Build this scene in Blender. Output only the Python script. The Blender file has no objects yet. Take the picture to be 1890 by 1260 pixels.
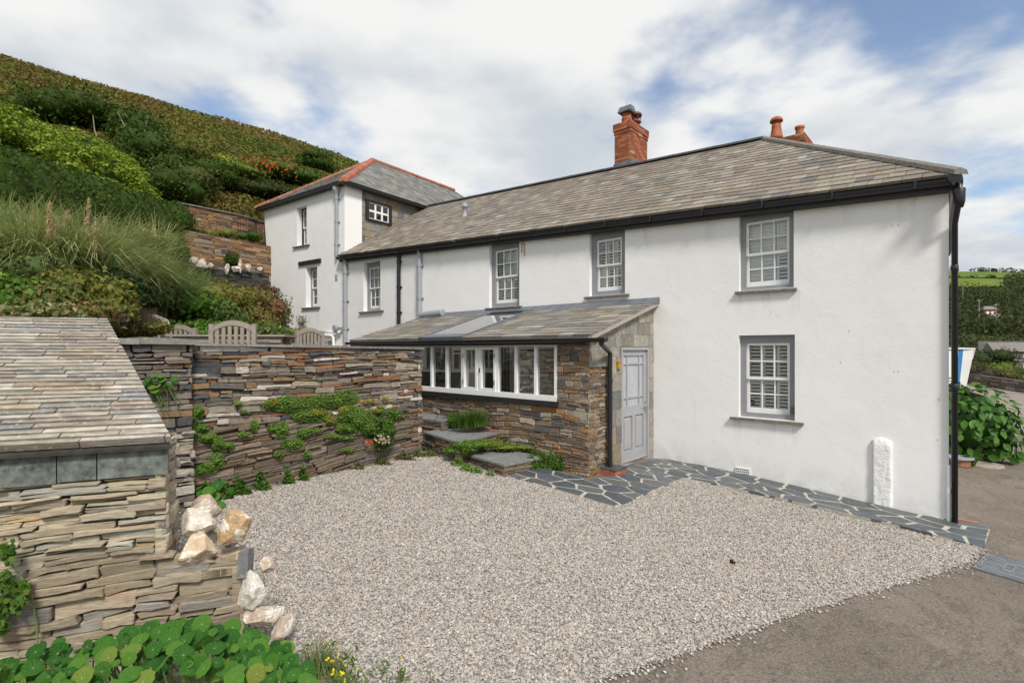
import bpy, math, random
import numpy as np
from mathutils import Vector, Matrix, noise

sc = bpy.context.scene
COL = sc.collection
rad = math.radians
# ---------------------------------------------------------------- camera, sky, sun, exposure
CZ = 2.4                                   # camera height above the zero level
cam_d = bpy.data.cameras.new('camera')
cam = bpy.data.objects.new('camera', cam_d)
COL.objects.link(cam)
cam.location = (0, 0, CZ)
cam.rotation_euler = (rad(90), 0, 0)
cam_d.sensor_width = 36
cam_d.lens = 36 * 960 / 1890
cam_d.shift_y = 15 / 1890
cam_d.clip_start = 0.05
cam_d.clip_end = 6000
sc.camera = cam

SUN_AZ = Vector((0.34, -0.94, 0)).normalized()      # where the sun stands, seen from above
SUN_EL = 46
sun_d = bpy.data.lights.new('sun', 'SUN')
sun = bpy.data.objects.new('sun', sun_d)
COL.objects.link(sun)
sun_d.energy = 2.9
sun_d.angle = rad(11)
sun_d.color = (1.0, 0.955, 0.89)
sdir = Vector((SUN_AZ.x * math.cos(rad(SUN_EL)), SUN_AZ.y * math.cos(rad(SUN_EL)), math.sin(rad(SUN_EL))))
sun.rotation_euler = sdir.to_track_quat('Z', 'Y').to_euler()

world = bpy.data.worlds.new('World')
sc.world = world
world.use_nodes = True
wn, wl = world.node_tree.nodes, world.node_tree.links
wn.clear()
def wnode(t, **kw):
    n = wn.new(t)
    for k, v in kw.items(): setattr(n, k, v)
    return n
w_out = wnode('ShaderNodeOutputWorld')
w_bg = wnode('ShaderNodeBackground')
w_bg.inputs['Strength'].default_value = 0.10
sky = wnode('ShaderNodeTexSky', sky_type='NISHITA')
sky.sun_disc = False
sky.sun_elevation = rad(SUN_EL)
sky.sun_rotation = math.atan2(SUN_AZ.x, SUN_AZ.y)
sky.air_density = 1.0; sky.dust_density = 0.6; sky.ozone_density = 1.6
tc = wnode('ShaderNodeTexCoord')
sep = wnode('ShaderNodeSeparateXYZ'); wl.new(tc.outputs['Generated'], sep.inputs[0])
def wmath(op, a, b=None, clamp=False):
    n = wnode('ShaderNodeMath', operation=op); n.use_clamp = clamp
    for i, x in enumerate((a, b)):
        if x is None: continue
        if isinstance(x, (int, float)): n.inputs[i].default_value = x
        else: wl.new(x, n.inputs[i])
    return n.outputs[0]
zc = wmath('ADD', wmath('MAXIMUM', sep.outputs['Z'], 0.0), 0.16)
cx_, cy_ = wmath('DIVIDE', sep.outputs['X'], zc), wmath('DIVIDE', sep.outputs['Y'], zc)
comb = wnode('ShaderNodeCombineXYZ'); wl.new(cx_, comb.inputs[0]); wl.new(cy_, comb.inputs[1]); comb.inputs[2].default_value = 3.7
def wnoise(scale, detail, rough, dist, off):
    mp = wnode('ShaderNodeMapping'); wl.new(comb.outputs[0], mp.inputs[0]); mp.inputs['Location'].default_value = off
    n = wnode('ShaderNodeTexNoise'); n.inputs['Scale'].default_value = scale; n.inputs['Detail'].default_value = detail
    n.inputs['Roughness'].default_value = rough; n.inputs['Distortion'].default_value = dist
    wl.new(mp.outputs[0], n.inputs['Vector']); return n.outputs['Fac']
def wramp(x, stops):
    r = wnode('ShaderNodeValToRGB'); wl.new(x, r.inputs[0])
    e = r.color_ramp.elements
    while len(e) < len(stops): e.new(0.5)
    for k, (p, c) in enumerate(stops):
        e[k].position = p; e[k].color = (c, c, c, 1) if isinstance(c, (int, float)) else (*c, 1)
    r.color_ramp.interpolation = 'EASE'
    return r.outputs[0]
CLOUD_OFF = (-16.155, 13.565, 6.624)
n1 = wnoise(0.85, 6, 0.50, 0.15, CLOUD_OFF)
n2 = wnoise(2.6, 5, 0.48, 0.1, (7.75, 2.345, 0.4))
n3 = wnoise(1.5, 5, 0.5, 0.1, (1.55, 8.345, 2.4))
mask = wramp(wmath('ADD', wmath('MULTIPLY', n1, 0.64), wmath('MULTIPLY', n2, 0.36)), [(0.40, 0.08), (0.505, 1.0)])
shade = wramp(wmath('ADD', wmath('MULTIPLY', n3, 0.55), wmath('MULTIPLY', n2, 0.45)), [(0.36, (4.9, 5.3, 5.75)), (0.58, (7.5, 7.5, 7.4))])
mix = wnode('ShaderNodeMixRGB'); wl.new(mask, mix.inputs[0])
skym = wnode('ShaderNodeMixRGB', blend_type='MULTIPLY'); skym.inputs[0].default_value = 1
wl.new(sky.outputs[0], skym.inputs[1]); skym.inputs[2].default_value = (1.35, 1.35, 1.35, 1)
wl.new(skym.outputs[0], mix.inputs[1]); wl.new(shade, mix.inputs[2])
wl.new(mix.outputs[0], w_bg.inputs[0]); wl.new(w_bg.outputs[0], w_out.inputs[0])

vs = sc.view_settings
vs.view_transform = 'Standard'; vs.look = 'None'; vs.exposure = 0.29; vs.gamma = 1; vs.use_curve_mapping = False
sc.cycles.max_bounces = 8; sc.cycles.transparent_max_bounces = 12
sc.cycles.use_denoising = True

# ---------------------------------------------------------------- measuring helpers
FPX, HX, HY = 960.0, 945.0, 645.0
CAM = Vector((0, 0, CZ))
def ray(px, py): return Vector(((px - HX) / FPX, 1.0, (HY - py) / FPX))
def at(px, py, Y): return CAM + ray(px, py) * Y
class Fr:
    """an upright plane: a along it to the right, z up, d out of it"""
    def __init__(s, o, u):
        s.o = Vector((o[0], o[1], 0)); s.u = Vector((u[0], u[1], 0)).normalized(); s.n = Vector((s.u.y, -s.u.x, 0))
    def P(s, a, z, d=0.0):
        p = s.o + s.u * a + s.n * d
        return Vector((p.x, p.y, z))
    def pix(s, px, py, d=0.0):
        r = ray(px, py); o = s.o + s.n * d
        t = (o - CAM).dot(s.n) / r.dot(s.n); p = CAM + r * t
        return (p - o).dot(s.u), p.z
    def a_(s, px, d=0.0): return s.pix(px, 600, d)[0]
    def p3(s, px, py, d=0.0):
        a, z = s.pix(px, py, d); return s.P(a, z, d)
class Pl:
    """any plane from three points: a along p0-p1, b across, h out of it"""
    def __init__(s, p0, p1, p2):
        s.o = p0.copy(); s.u = (p1 - p0).normalized(); s.n = s.u.cross(p2 - p0).normalized(); s.v = s.n.cross(s.u)
    def P(s, a, b, h=0.0): return s.o + s.u * a + s.v * b + s.n * h
    def loc(s, p): q = p - s.o; return (q.dot(s.u), q.dot(s.v))
    def hit(s, px, py):
        r = ray(px, py); t = (s.o - CAM).dot(s.n) / r.dot(s.n); return CAM + r * t
def gz(x, y): return CZ - 2.05 - 0.045 * (x - 2) + 0.063 * (y - 9.1)
def GP(px, py, dz=0.0):
    r = ray(px, py); a = -2.05 + 0.09 - 0.063 * 9.1 + dz
    t = a / (r.z + 0.045 * r.x - 0.063 * r.y)
    return CAM + r * t
def lerp(a, b, t): return a + (b - a) * t
def proj(p):
    y = max(p[1], 0.2)
    return HX + FPX * p[0] / y, HY - FPX * (p[2] - CZ) / y

# ---------------------------------------------------------------- materials
def principled(name):
    m = bpy.data.materials.new(name); m.use_nodes = True
    nt = m.node_tree
    return m, nt, nt.nodes['Principled BSDF'], nt.nodes, nt.links
def add_noise(nt, scale, detail=4, rough=0.55, stretch=None, dist=0.0):
    t = nt.nodes.new('ShaderNodeTexCoord'); n = nt.nodes.new('ShaderNodeTexNoise')
    n.inputs['Scale'].default_value = scale; n.inputs['Detail'].default_value = detail
    n.inputs['Roughness'].default_value = rough; n.inputs['Distortion'].default_value = dist
    v = t.outputs['Object']
    if stretch:
        mp = nt.nodes.new('ShaderNodeMapping'); mp.inputs['Scale'].default_value = stretch
        nt.links.new(v, mp.inputs[0]); v = mp.outputs[0]
    nt.links.new(v, n.inputs['Vector'])
    return n.outputs['Fac']
def ramp(nt, x, stops):
    r = nt.nodes.new('ShaderNodeValToRGB'); nt.links.new(x, r.inputs[0]); e = r.color_ramp.elements
    while len(e) < len(stops): e.new(0.5)
    for k, (p, c) in enumerate(stops):
        e[k].position = p; e[k].color = (c, c, c, 1) if isinstance(c, (int, float)) else (*c, 1)
    return r.outputs[0]
def mixrgb(nt, kind, fac, a, b):
    n = nt.nodes.new('ShaderNodeMixRGB'); n.blend_type = kind
    for i, x in enumerate((fac, a, b)):
        if isinstance(x, (int, float)): n.inputs[i].default_value = x if i == 0 else (x, x, x, 1)
        elif isinstance(x, tuple): n.inputs[i].default_value = (*x, 1)
        else: nt.links.new(x, n.inputs[i])
    return n.outputs[0]
def bump(nt, b, x, strength, dist=0.01):
    n = nt.nodes.new('ShaderNodeBump'); n.inputs['Strength'].default_value = strength; n.inputs['Distance'].default_value = dist
    nt.links.new(x, n.inputs['Height']); nt.links.new(n.outputs[0], b.inputs['Normal'])
def simple(name, col, rough=0.6, var=0.15, vscale=6, bscale=40, bstr=0.15, metal=0.0, stretch=None, bdist=0.01, spec=0.5):
    m, nt, b, N, L = principled(name)
    f = add_noise(nt, vscale, 5, 0.6, stretch)
    c = ramp(nt, f, [(0.3, tuple(x * (1 - var) for x in col)), (0.7, tuple(min(1, x * (1 + var)) for x in col))])
    L.new(c, b.inputs['Base Color'])
    b.inputs['Roughness'].default_value = rough; b.inputs['Metallic'].default_value = metal
    b.inputs['Specular IOR Level'].default_value = spec
    if bstr: bump(nt, b, add_noise(nt, bscale, 5, 0.6, stretch), bstr, bdist)
    return m
def tinted(name, rough=0.75, var=0.3, vscale=14, bscale=60, bstr=0.4, stretch=None, speck=None, bdist=0.01, spec=0.35, rust=None, sheen=0):
    """colour comes from each piece's own tint attribute, grain from noise"""
    m, nt, b, N, L = principled(name)
    at_ = N.new('ShaderNodeAttribute'); at_.attribute_name = 'tint'
    g = ramp(nt, add_noise(nt, vscale, 6, 0.62, stretch), [(0.28, 1 - var), (0.72, 1 + var)])
    c = mixrgb(nt, 'MULTIPLY', 1.0, at_.outputs['Color'], g)
    if rust:
        k = ramp(nt, add_noise(nt, rust[1], 4, 0.6), [(rust[2], 0), (rust[2] + 0.1, rust[3])])
        c = mixrgb(nt, 'MIX', k, c, rust[0])
    if speck:
        k = ramp(nt, add_noise(nt, speck[1], 3, 0.7), [(speck[2], 0), (speck[2] + 0.06, speck[3])])
        c = mixrgb(nt, 'MIX', k, c, speck[0])
    L.new(c, b.inputs['Base Color'])
    b.inputs['Roughness'].default_value = rough; b.inputs['Specular IOR Level'].default_value = spec
    if bstr: bump(nt, b, add_noise(nt, bscale, 6, 0.65, stretch), bstr, bdist)
    return m
def leafmat(name, trans=0.28, rough=0.6):
    m, nt, b, N, L = principled(name)
    at_ = N.new('ShaderNodeAttribute'); at_.attribute_name = 'tint'
    L.new(at_.outputs['Color'], b.inputs['Base Color'])
    b.inputs['Roughness'].default_value = rough; b.inputs['Specular IOR Level'].default_value = 0.14
    tr = N.new('ShaderNodeBsdfTranslucent'); L.new(at_.outputs['Color'], tr.inputs['Color'])
    mx = N.new('ShaderNodeMixShader'); mx.inputs[0].default_value = trans
    L.new(b.outputs[0], mx.inputs[1]); L.new(tr.outputs[0], mx.inputs[2])
    L.new(mx.outputs[0], N['Material Output'].inputs['Surface'])
    return m
def stainmat(name, col, amount, scale, up=True):
    m = bpy.data.materials.new(name); m.use_nodes = True; nt = m.node_tree; N, L = nt.nodes, nt.links; b = N['Principled BSDF']
    b.inputs['Base Color'].default_value = (*col, 1); b.inputs['Roughness'].default_value = .9; b.inputs['Specular IOR Level'].default_value = .1
    g = N.new('ShaderNodeTexCoord'); s = N.new('ShaderNodeSeparateXYZ'); L.new(g.outputs['Generated'], s.inputs[0])
    gr = ramp(nt, s.outputs['Z'], [(0, 0 if up else 1), (.85 if up else 1, 1 if up else 0)])
    n_ = ramp(nt, add_noise(nt, scale, 6, .65, (1, 1, .25) if up else None), [(.36, 0), (.66, amount)])
    L.new(mixrgb(nt, 'MULTIPLY', 1.0, gr, n_), b.inputs['Alpha'])
    return m
def glassmat(name, tint=(0.93, 0.96, 0.95), ior=1.45, base=0.04):
    m = bpy.data.materials.new(name); m.use_nodes = True; nt = m.node_tree; N, L = nt.nodes, nt.links
    N.remove(N['Principled BSDF'])
    t = N.new('ShaderNodeBsdfTransparent'); t.inputs[0].default_value = (*tint, 1)
    g = N.new('ShaderNodeBsdfGlossy'); g.inputs['Roughness'].default_value = 0.02
    f = N.new('ShaderNodeFresnel'); f.inputs[0].default_value = ior
    a = N.new('ShaderNodeMath'); a.operation = 'ADD'; a.inputs[1].default_value = base; L.new(f.outputs[0], a.inputs[0])
    x = N.new('ShaderNodeMixShader'); L.new(a.outputs[0], x.inputs[0]); L.new(t.outputs[0], x.inputs[1]); L.new(g.outputs[0], x.inputs[2])
    L.new(x.outputs[0], N['Material Output'].inputs['Surface'])
    return m

def wallmat():
    m, nt, b, N, L = principled('white_render')
    f = add_noise(nt, 0.7, 6, 0.6)
    c = ramp(nt, f, [(0.3, (0.80, 0.785, 0.765)), (0.7, (0.85, 0.84, 0.825))])
    drip = ramp(nt, add_noise(nt, 3.2, 5, 0.6, (1, 1, 0.12)), [(0.60, 0), (0.8, 0.3)])
    c = mixrgb(nt, 'MIX', drip, c, (0.58, 0.55, 0.49))
    mark = ramp(nt, add_noise(nt, 9, 3, 0.5), [(0.74, 0), (0.78, 0.35)])
    c = mixrgb(nt, 'MIX', mark, c, (0.6, 0.58, 0.54))
    L.new(c, b.inputs['Base Color']); b.inputs['Roughness'].default_value = 0.85; b.inputs['Specular IOR Level'].default_value = 0.2
    h = mixrgb(nt, 'ADD', 1.0, ramp(nt, add_noise(nt, 3.0, 4, 0.5), [(0, 0), (1, 1)]), ramp(nt, add_noise(nt, 35, 5, 0.6), [(0, 0), (1, 0.25)]))
    bump(nt, b, h, 0.30, 0.03)
    return m
M_WALL = wallmat()
M_ROUGHWHITE = simple('thick_white_paint', (0.80, 0.79, 0.77), 0.7, 0.05, 6, 14, 0.7, bdist=0.03)
M_GREY = simple('grey_paint', (0.245, 0.25, 0.268), 0.55, 0.08, 5, 60, 0.08)
M_LGREY = simple('pale_grey_paint', (0.345, 0.348, 0.36), 0.5, 0.06, 5, 60, 0.06)
M_PIPEGREY = simple('grey_pipe', (0.30, 0.32, 0.345), 0.5, 0.08, 5, 60, 0.05)
M_WHITE = simple('white_joinery', (0.80, 0.80, 0.78), 0.45, 0.03, 8, 80, 0.05)
M_SHUT = simple('white_shutter', (0.88, 0.875, 0.84), 0.5, 0.04, 8, 80, 0.05)
M_BLACK = simple('black_plastic', (0.014, 0.015, 0.018), 0.35, 0.2, 5, 60, 0.05)
M_BLACKW = simple('black_wood', (0.018, 0.017, 0.017), 0.55, 0.2, 8, 60, 0.15)
M_GLASS = glassmat('window_glass', (0.97, 0.98, 0.975), 1.45, 0.03)
M_PORCHGLASS = glassmat('porch_glass', (0.96, 0.97, 0.96), 1.5, 0.30)
M_SKYGLASS = glassmat('rooflight_glass', (0.86, 0.90, 0.90), 1.5, 0.42)
M_DARK = simple('dark_backing', (0.05, 0.045, 0.04), 0.95, 0.3, 12, 60, 0.3, spec=0.1)
M_MORTAR = simple('pale_mortar', (0.30, 0.25, 0.20), 0.95, 0.2, 12, 50, 0.5, spec=0.1)
M_SILL = simple('slate_sill', (0.17, 0.15, 0.125), 0.7, 0.35, 14, 50, 0.35)
M_LEAD = simple('lead_sheet', (0.15, 0.165, 0.19), 0.5, 0.25, 5, 30, 0.2, metal=0.2)
M_RIDGE = simple('dark_ridge', (0.07, 0.07, 0.075), 0.7, 0.3, 6, 30, 0.3)
M_STONE = tinted('rubble_stone', 0.8, 0.45, 22, 70, 0.9, (0.7, 0.7, 3.2), ((0.50, 0.47, 0.40), 55, 0.66, 0.55), 0.008, 0.3, ((0.24, 0.11, 0.045), 5, 0.60, 0.6))
M_PALESTONE = tinted('pale_slate_stone', 0.8, 0.38, 20, 40, 0.9, (0.5, 0.5, 6.0), ((0.6, 0.54, 0.42), 50, 0.66, 0.5), 0.010, 0.3, ((0.36, 0.17, 0.05), 3.2, 0.62, 0.55))
M_SLATE = tinted('roof_slate', 0.62, 0.24, 18, 60, 0.45, None, ((0.42, 0.40, 0.34), 28, 0.66, 0.45), 0.006, 0.45, ((0.30, 0.20, 0.085), 1.6, 0.66, 0.22))
M_OLDSLATE = tinted('weathered_slate', 0.75, 0.45, 12, 40, 0.7, (0.5, 1, 6), ((0.58, 0.55, 0.48), 26, 0.58, 0.6), 0.01, 0.35, ((0.33, 0.22, 0.12), 6, 0.62, 0.5))
M_HUNG = tinted('hung_slate', 0.65, 0.3, 16, 40, 0.3, None, ((0.46, 0.42, 0.35), 20, 0.62, 0.5), 0.006, 0.45, ((0.26, 0.17, 0.09), 6, 0.64, 0.5))
M_PAVE = tinted('paving_slate', 0.5, 0.25, 12, 45, 0.35, None, ((0.2, 0.21, 0.22), 18, 0.66, 0.4), 0.008, 0.5)
M_BRICK = tinted('chimney_brick', 0.85, 0.3, 25, 80, 0.5, None, ((0.42, 0.30, 0.2), 22, 0.66, 0.45), 0.008, 0.25)
M_TERRA = simple('terracotta', (0.36, 0.105, 0.04), 0.7, 0.35, 9, 50, 0.3)
M_HIPTILE = tinted('red_ridge_tile', 0.75, 0.3, 12, 50, 0.3, None, None)
M_TEAK = simple('weathered_teak', (0.30, 0.255, 0.215), 0.8, 0.25, 20, 60, 0.35, stretch=(4, 4, 0.6))
M_QUARTZ = tinted('quartz_boulder', 0.65, 0.3, 9, 30, 0.8, None, ((0.84, 0.80, 0.73), 9, 0.52, 0.8), 0.02, 0.35, ((0.46, 0.22, 0.07), 7, 0.58, 0.75))
M_LEAF = leafmat('foliage')
M_GLOSSLEAF = leafmat('glossy_foliage', 0.2, 0.38)
M_METAL = simple('galvanised_cover', (0.12, 0.13, 0.14), 0.6, 0.35, 9, 60, 0.3, metal=0.2)
M_BRASS = simple('brass', (0.6, 0.33, 0.05), 0.35, 0.2, 9, 40, 0.1, metal=0.6)
M_STEEL = simple('steel', (0.5, 0.5, 0.5), 0.3, 0.1, 9, 40, 0.05, metal=0.9)
M_INNER = simple('inner_plaster', (0.80, 0.80, 0.77), 0.9, 0.04, 3, 40, 0.05)
M_FLOOR = simple('inner_floor', (0.40, 0.35, 0.29), 0.6, 0.2, 3, 40, 0.1)
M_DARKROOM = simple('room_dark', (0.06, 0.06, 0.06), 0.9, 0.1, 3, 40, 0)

# ---------------------------------------------------------------- object helpers
def tag(o, label=None, cat=None, group=None, kind=None):
    if label: o['label'] = label
    if cat: o['category'] = cat
    if group: o['group'] = group
    if kind: o['kind'] = kind
    return o
def empty(name, loc, label, cat, group=None, kind=None):
    o = bpy.data.objects.new(name, None); COL.objects.link(o); o.location = loc; o.empty_display_size = 0.2
    return tag(o, label, cat, group, kind)
def link(me, name, parent=None):
    o = bpy.data.objects.new(name, me); COL.objects.link(o)
    if parent is not None:
        o.parent = parent
        if parent.type == 'EMPTY': o.matrix_parent_inverse = Matrix.Translation(-parent.location)
    return o
def set_tint(me, cols):
    a = me.attributes.new('tint', 'FLOAT_COLOR', 'POINT')
    arr = np.ones((len(me.vertices), 4), np.float32); arr[:, :3] = cols
    a.data.foreach_set('color', arr.ravel())
class MB:
    def __init__(s): s.v, s.f, s.c = [], [], []
    def add(s, vs, fs, col=None):
        k = len(s.v); s.v += [tuple(p) for p in vs]; s.f += [tuple(i + k for i in f) for f in fs]
        s.c += [col or (0.5, 0.5, 0.5)] * len(vs); return s
    def quad(s, a, b, c, d, col=None): return s.add([a, b, c, d], [(0, 1, 2, 3)], col)
    def hexa(s, p, col=None):     # eight corners, bottom four then top four
        return s.add(p, [(0, 3, 2, 1), (4, 5, 6, 7), (0, 1, 5, 4), (1, 2, 6, 5), (2, 3, 7, 6), (3, 0, 4, 7)], col)
    def box(s, fr, a0, a1, z0, z1, d0, d1, col=None):
        return s.hexa([fr.P(a0, z0, d1), fr.P(a1, z0, d1), fr.P(a1, z0, d0), fr.P(a0, z0, d0),
                       fr.P(a0, z1, d1), fr.P(a1, z1, d1), fr.P(a1, z1, d0), fr.P(a0, z1, d0)], col)
    def extrude(s, prof, p0, p1, n, col=None):    # profile of (out, up) carried from p0 to p1
        a = [p0 + n * d + Vector((0, 0, z)) for d, z in prof]; b = [p1 + n * d + Vector((0, 0, z)) for d, z in prof]
        k = len(prof)
        return s.add(a + b, [tuple(range(k))[::-1], tuple(range(k, 2 * k))] + [(i, (i + 1) % k, k + (i + 1) % k, k + i) for i in range(k)], col)
    def tube(s, pts, r, k=10, col=None, cap=True):
        pts = [Vector(p) for p in pts]; rs = r if isinstance(r, (list, tuple)) else [r] * len(pts)
        vs, fs = [], []; u = None
        for i, p in enumerate(pts):
            t = (pts[min(i + 1, len(pts) - 1)] - pts[max(i - 1, 0)]).normalized()
            if u is None: u = t.orthogonal().normalized()
            else: u = (u - t * u.dot(t)).normalized()
            w = t.cross(u)
            for j in range(k):
                g = 2 * math.pi * j / k; vs.append(p + (u * math.cos(g) + w * math.sin(g)) * rs[i])
        for i in range(len(pts) - 1):
            for j in range(k): fs.append((i * k + j, i * k + (j + 1) % k, (i + 1) * k + (j + 1) % k, (i + 1) * k + j))
        if cap: fs += [tuple(range(k))[::-1], tuple(range((len(pts) - 1) * k, len(pts) * k))]
        return s.add(vs, fs, col)
    def lathe(s, c, prof, k=14, col=None):        # (radius, z) turned about a vertical axis
        vs, fs = [], []
        for r, z in prof:
            for j in range(k):
                g = 2 * math.pi * j / k; vs.append((c[0] + r * math.cos(g), c[1] + r * math.sin(g), c[2] + z))
        for i in range(len(prof) - 1):
            for j in range(k): fs.append((i * k + j, i * k + (j + 1) % k, (i + 1) * k + (j + 1) % k, (i + 1) * k + j))
        fs += [tuple(range(k))[::-1], tuple(range((len(prof) - 1) * k, len(prof) * k))]
        return s.add(vs, fs, col)
    def mesh(s, name, mat, tint=False, smooth=False):
        me = bpy.data.meshes.new(name); me.from_pydata(s.v, [], s.f); me.update()
        me.materials.append(mat)
        if tint: set_tint(me, s.c)
        if smooth: me.shade_smooth()
        return me
    def build(s, name, mat, parent=None, tint=False, smooth=False):
        return link(s.mesh(name, mat, tint, smooth), name, parent)
def fast(name, V, Fc, mat, parent=None, cols=None, smooth=False):
    """numpy mesh: V (n,3), Fc (m,k)"""
    V = np.asarray(V, np.float32); Fc = np.asarray(Fc, np.int32); m, k = Fc.shape
    me = bpy.data.meshes.new(name); me.vertices.add(len(V)); me.vertices.foreach_set('co', V.ravel())
    me.loops.add(m * k); me.loops.foreach_set('vertex_index', Fc.ravel())
    me.polygons.add(m); me.polygons.foreach_set('loop_start', np.arange(0, m * k, k, dtype=np.int32))
    me.polygons.foreach_set('loop_total', np.full(m, k, np.int32))
    me.update(calc_edges=True); me.validate()
    me.materials.append(mat)
    if cols is not None: set_tint(me, cols)
    if smooth: me.shade_smooth()
    return link(me, name, parent)

# pieces: (verts, faces, colour)
def score(vs):
    q = [proj(p) for p in vs]
    x0, x1 = max(0, min(a for a, b in q)), min(1890, max(a for a, b in q))
    y0, y1 = max(0, min(b for a, b in q)), min(1260, max(b for a, b in q))
    return max(0, x1 - x0) * max(0, y1 - y0)
def emit(pieces, name, mat, parent, mass, limit=300, smooth=False):
    pieces = sorted(pieces, key=lambda p: -score(p[0]))
    for vs, fs, c in pieces[:limit]: MB().add(vs, fs, c).build(name, mat, parent, True, smooth)
    if len(pieces) > limit:
        b = MB()
        for vs, fs, c in pieces[limit:]: b.add(vs, fs, c)
        tag(b.build(mass, mat, parent, True, smooth), kind='stuff')
def clip(poly, cl):
    """cut polygon poly by the convex, counter-clockwise polygon cl"""
    out = list(poly)
    for i in range(len(cl)):
        (x0, y0), (x1, y1) = cl[i], cl[(i + 1) % len(cl)]
        out = clip_half(out, x0, y0, -(y1 - y0), x1 - x0)
        if len(out) < 3: return []
    return out
def clip_half(poly, px, py, nx, ny):
    res = []
    for j in range(len(poly)):
        a, b = poly[j], poly[(j + 1) % len(poly)]
        da = (a[0] - px) * nx + (a[1] - py) * ny; db = (b[0] - px) * nx + (b[1] - py) * ny
        if da >= 0: res.append(a)
        if (da > 0 > db) or (da < 0 < db):
            t = da / (da - db); res.append((a[0] + (b[0] - a[0]) * t, a[1] + (b[1] - a[1]) * t))
    return res
def area(p): return 0.5 * sum(p[i][0] * p[(i + 1) % len(p)][1] - p[(i + 1) % len(p)][0] * p[i][1] for i in range(len(p)))
def prism(P, poly, h0, h1, bev, col, tilt=(0, 0)):
    """polygon standing out of a plane from h0 to h1 with a chamfered rim"""
    if area(poly) < 0: poly = poly[::-1]
    n = len(poly); cx = sum(p[0] for p in poly) / n; cy = sum(p[1] for p in poly) / n
    H = lambda x, y: h1 + tilt[0] * (x - cx) + tilt[1] * (y - cy)
    vs = [P(x, y, h0) for x, y in poly]; fs = []
    if bev:
        vs += [P(x, y, H(x, y) - bev) for x, y in poly]
        for x, y in poly:
            l = math.hypot(cx - x, cy - y) or 1; k = min(bev * 1.1, l * 0.4) / l
            xx, yy = x + (cx - x) * k, y + (cy - y) * k; vs.append(P(xx, yy, H(xx, yy)))
        rings = 3
    else:
        vs += [P(x, y, H(x, y)) for x, y in poly]; rings = 2
    for r in range(rings - 1):
        for j in range(n): fs.append((r * n + j, r * n + (j + 1) % n, (r + 1) * n + (j + 1) % n, (r + 1) * n + j))
    fs.append(tuple(range((rings - 1) * n, rings * n)))
    return vs, fs, col
def vary(c, rng, k=0.18):
    s = 1 + rng.uniform(-k, k); return tuple(max(0.005, x * s * (1 + rng.uniform(-0.025, 0.025))) for x in c)
def pick(pal, rng):
    t = rng.random() * sum(w for w, c in pal)
    for w, c in pal:
        t -= w
        if t <= 0: return vary(c, rng)
    return vary(pal[-1][1], rng)
def rubble(P, region, hs, ls, pal, seed, gap=0.008, jit=0.008, proud=(0.0, 0.03), back=-0.06, bev=0.01, wave=0.015, split=0.25, slope=0.0, quoin=0):
    """laid stones: wavy courses of uneven stones cut to the region polygon (counter-clockwise)"""
    rng = random.Random(seed); out = []
    a0, a1 = min(p[0] for p in region), max(p[0] for p in region); z0, z1 = min(p[1] for p in region), max(p[1] for p in region)
    ph = rng.uniform(0, 9)
    def wv(a, z): return wave * (math.sin(a * 2.1 + ph + z * 1.3) + 0.6 * math.sin(a * 5.3 + z * 4)) + slope * (a - a0)
    z = z0 - 0.1 - abs(slope) * (a1 - a0)
    while z < z1 + 0.1:
        h = rng.uniform(*hs) if rng.random() < 0.7 else rng.uniform(hs[0], lerp(hs[0], hs[1], 0.4))
        a = a0 - rng.uniform(0, ls[1])
        while a < a1:
            l = rng.uniform(*ls) * (0.75 + 0.5 * h / hs[1])
            cells = [(z, z + h)]
            if rng.random() < split and h > lerp(hs[0], hs[1], 0.45):
                c = z + h * rng.uniform(0.35, 0.65); cells = [(z, c), (c, z + h)]
            for (zb, zt) in cells:
                g = gap * rng.uniform(0.4, 1.3); j = lambda: rng.uniform(-jit, jit)
                x0, x1, y0, y1 = a + g, a + l - g, zb + g * 0.6, zt - g * 0.6
                cx = min(0.25 * (x1 - x0), rng.uniform(0.003, 0.018)); cy = min(0.3 * (y1 - y0), rng.uniform(0.002, 0.012))
                q = [(x0 + cx, y0 + j()), ((x0 + x1) / 2, y0 + j() * .7), (x1 - cx, y0 + j()), (x1 + j(), y0 + cy), (x1 + j(), y1 - cy), (x1 - cx, y1 + j()), ((x0 + x1) / 2 + j(), y1 + j() * .7), (x0 + cx, y1 + j()), (x0 + j(), y1 - cy), (x0 + j(), y0 + cy)]
                q = [(x, y + wv(x, z)) for x, y in q]
                q = clip(q, region)
                if len(q) >= 3 and abs(area(q)) > 0.0004:
                    out.append(prism(P, q, back, rng.uniform(*proud), bev, pick(pal, rng), (rng.uniform(-.06, .06), rng.uniform(-.12, .12))))
            a += l
        z += h
    return out
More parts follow.
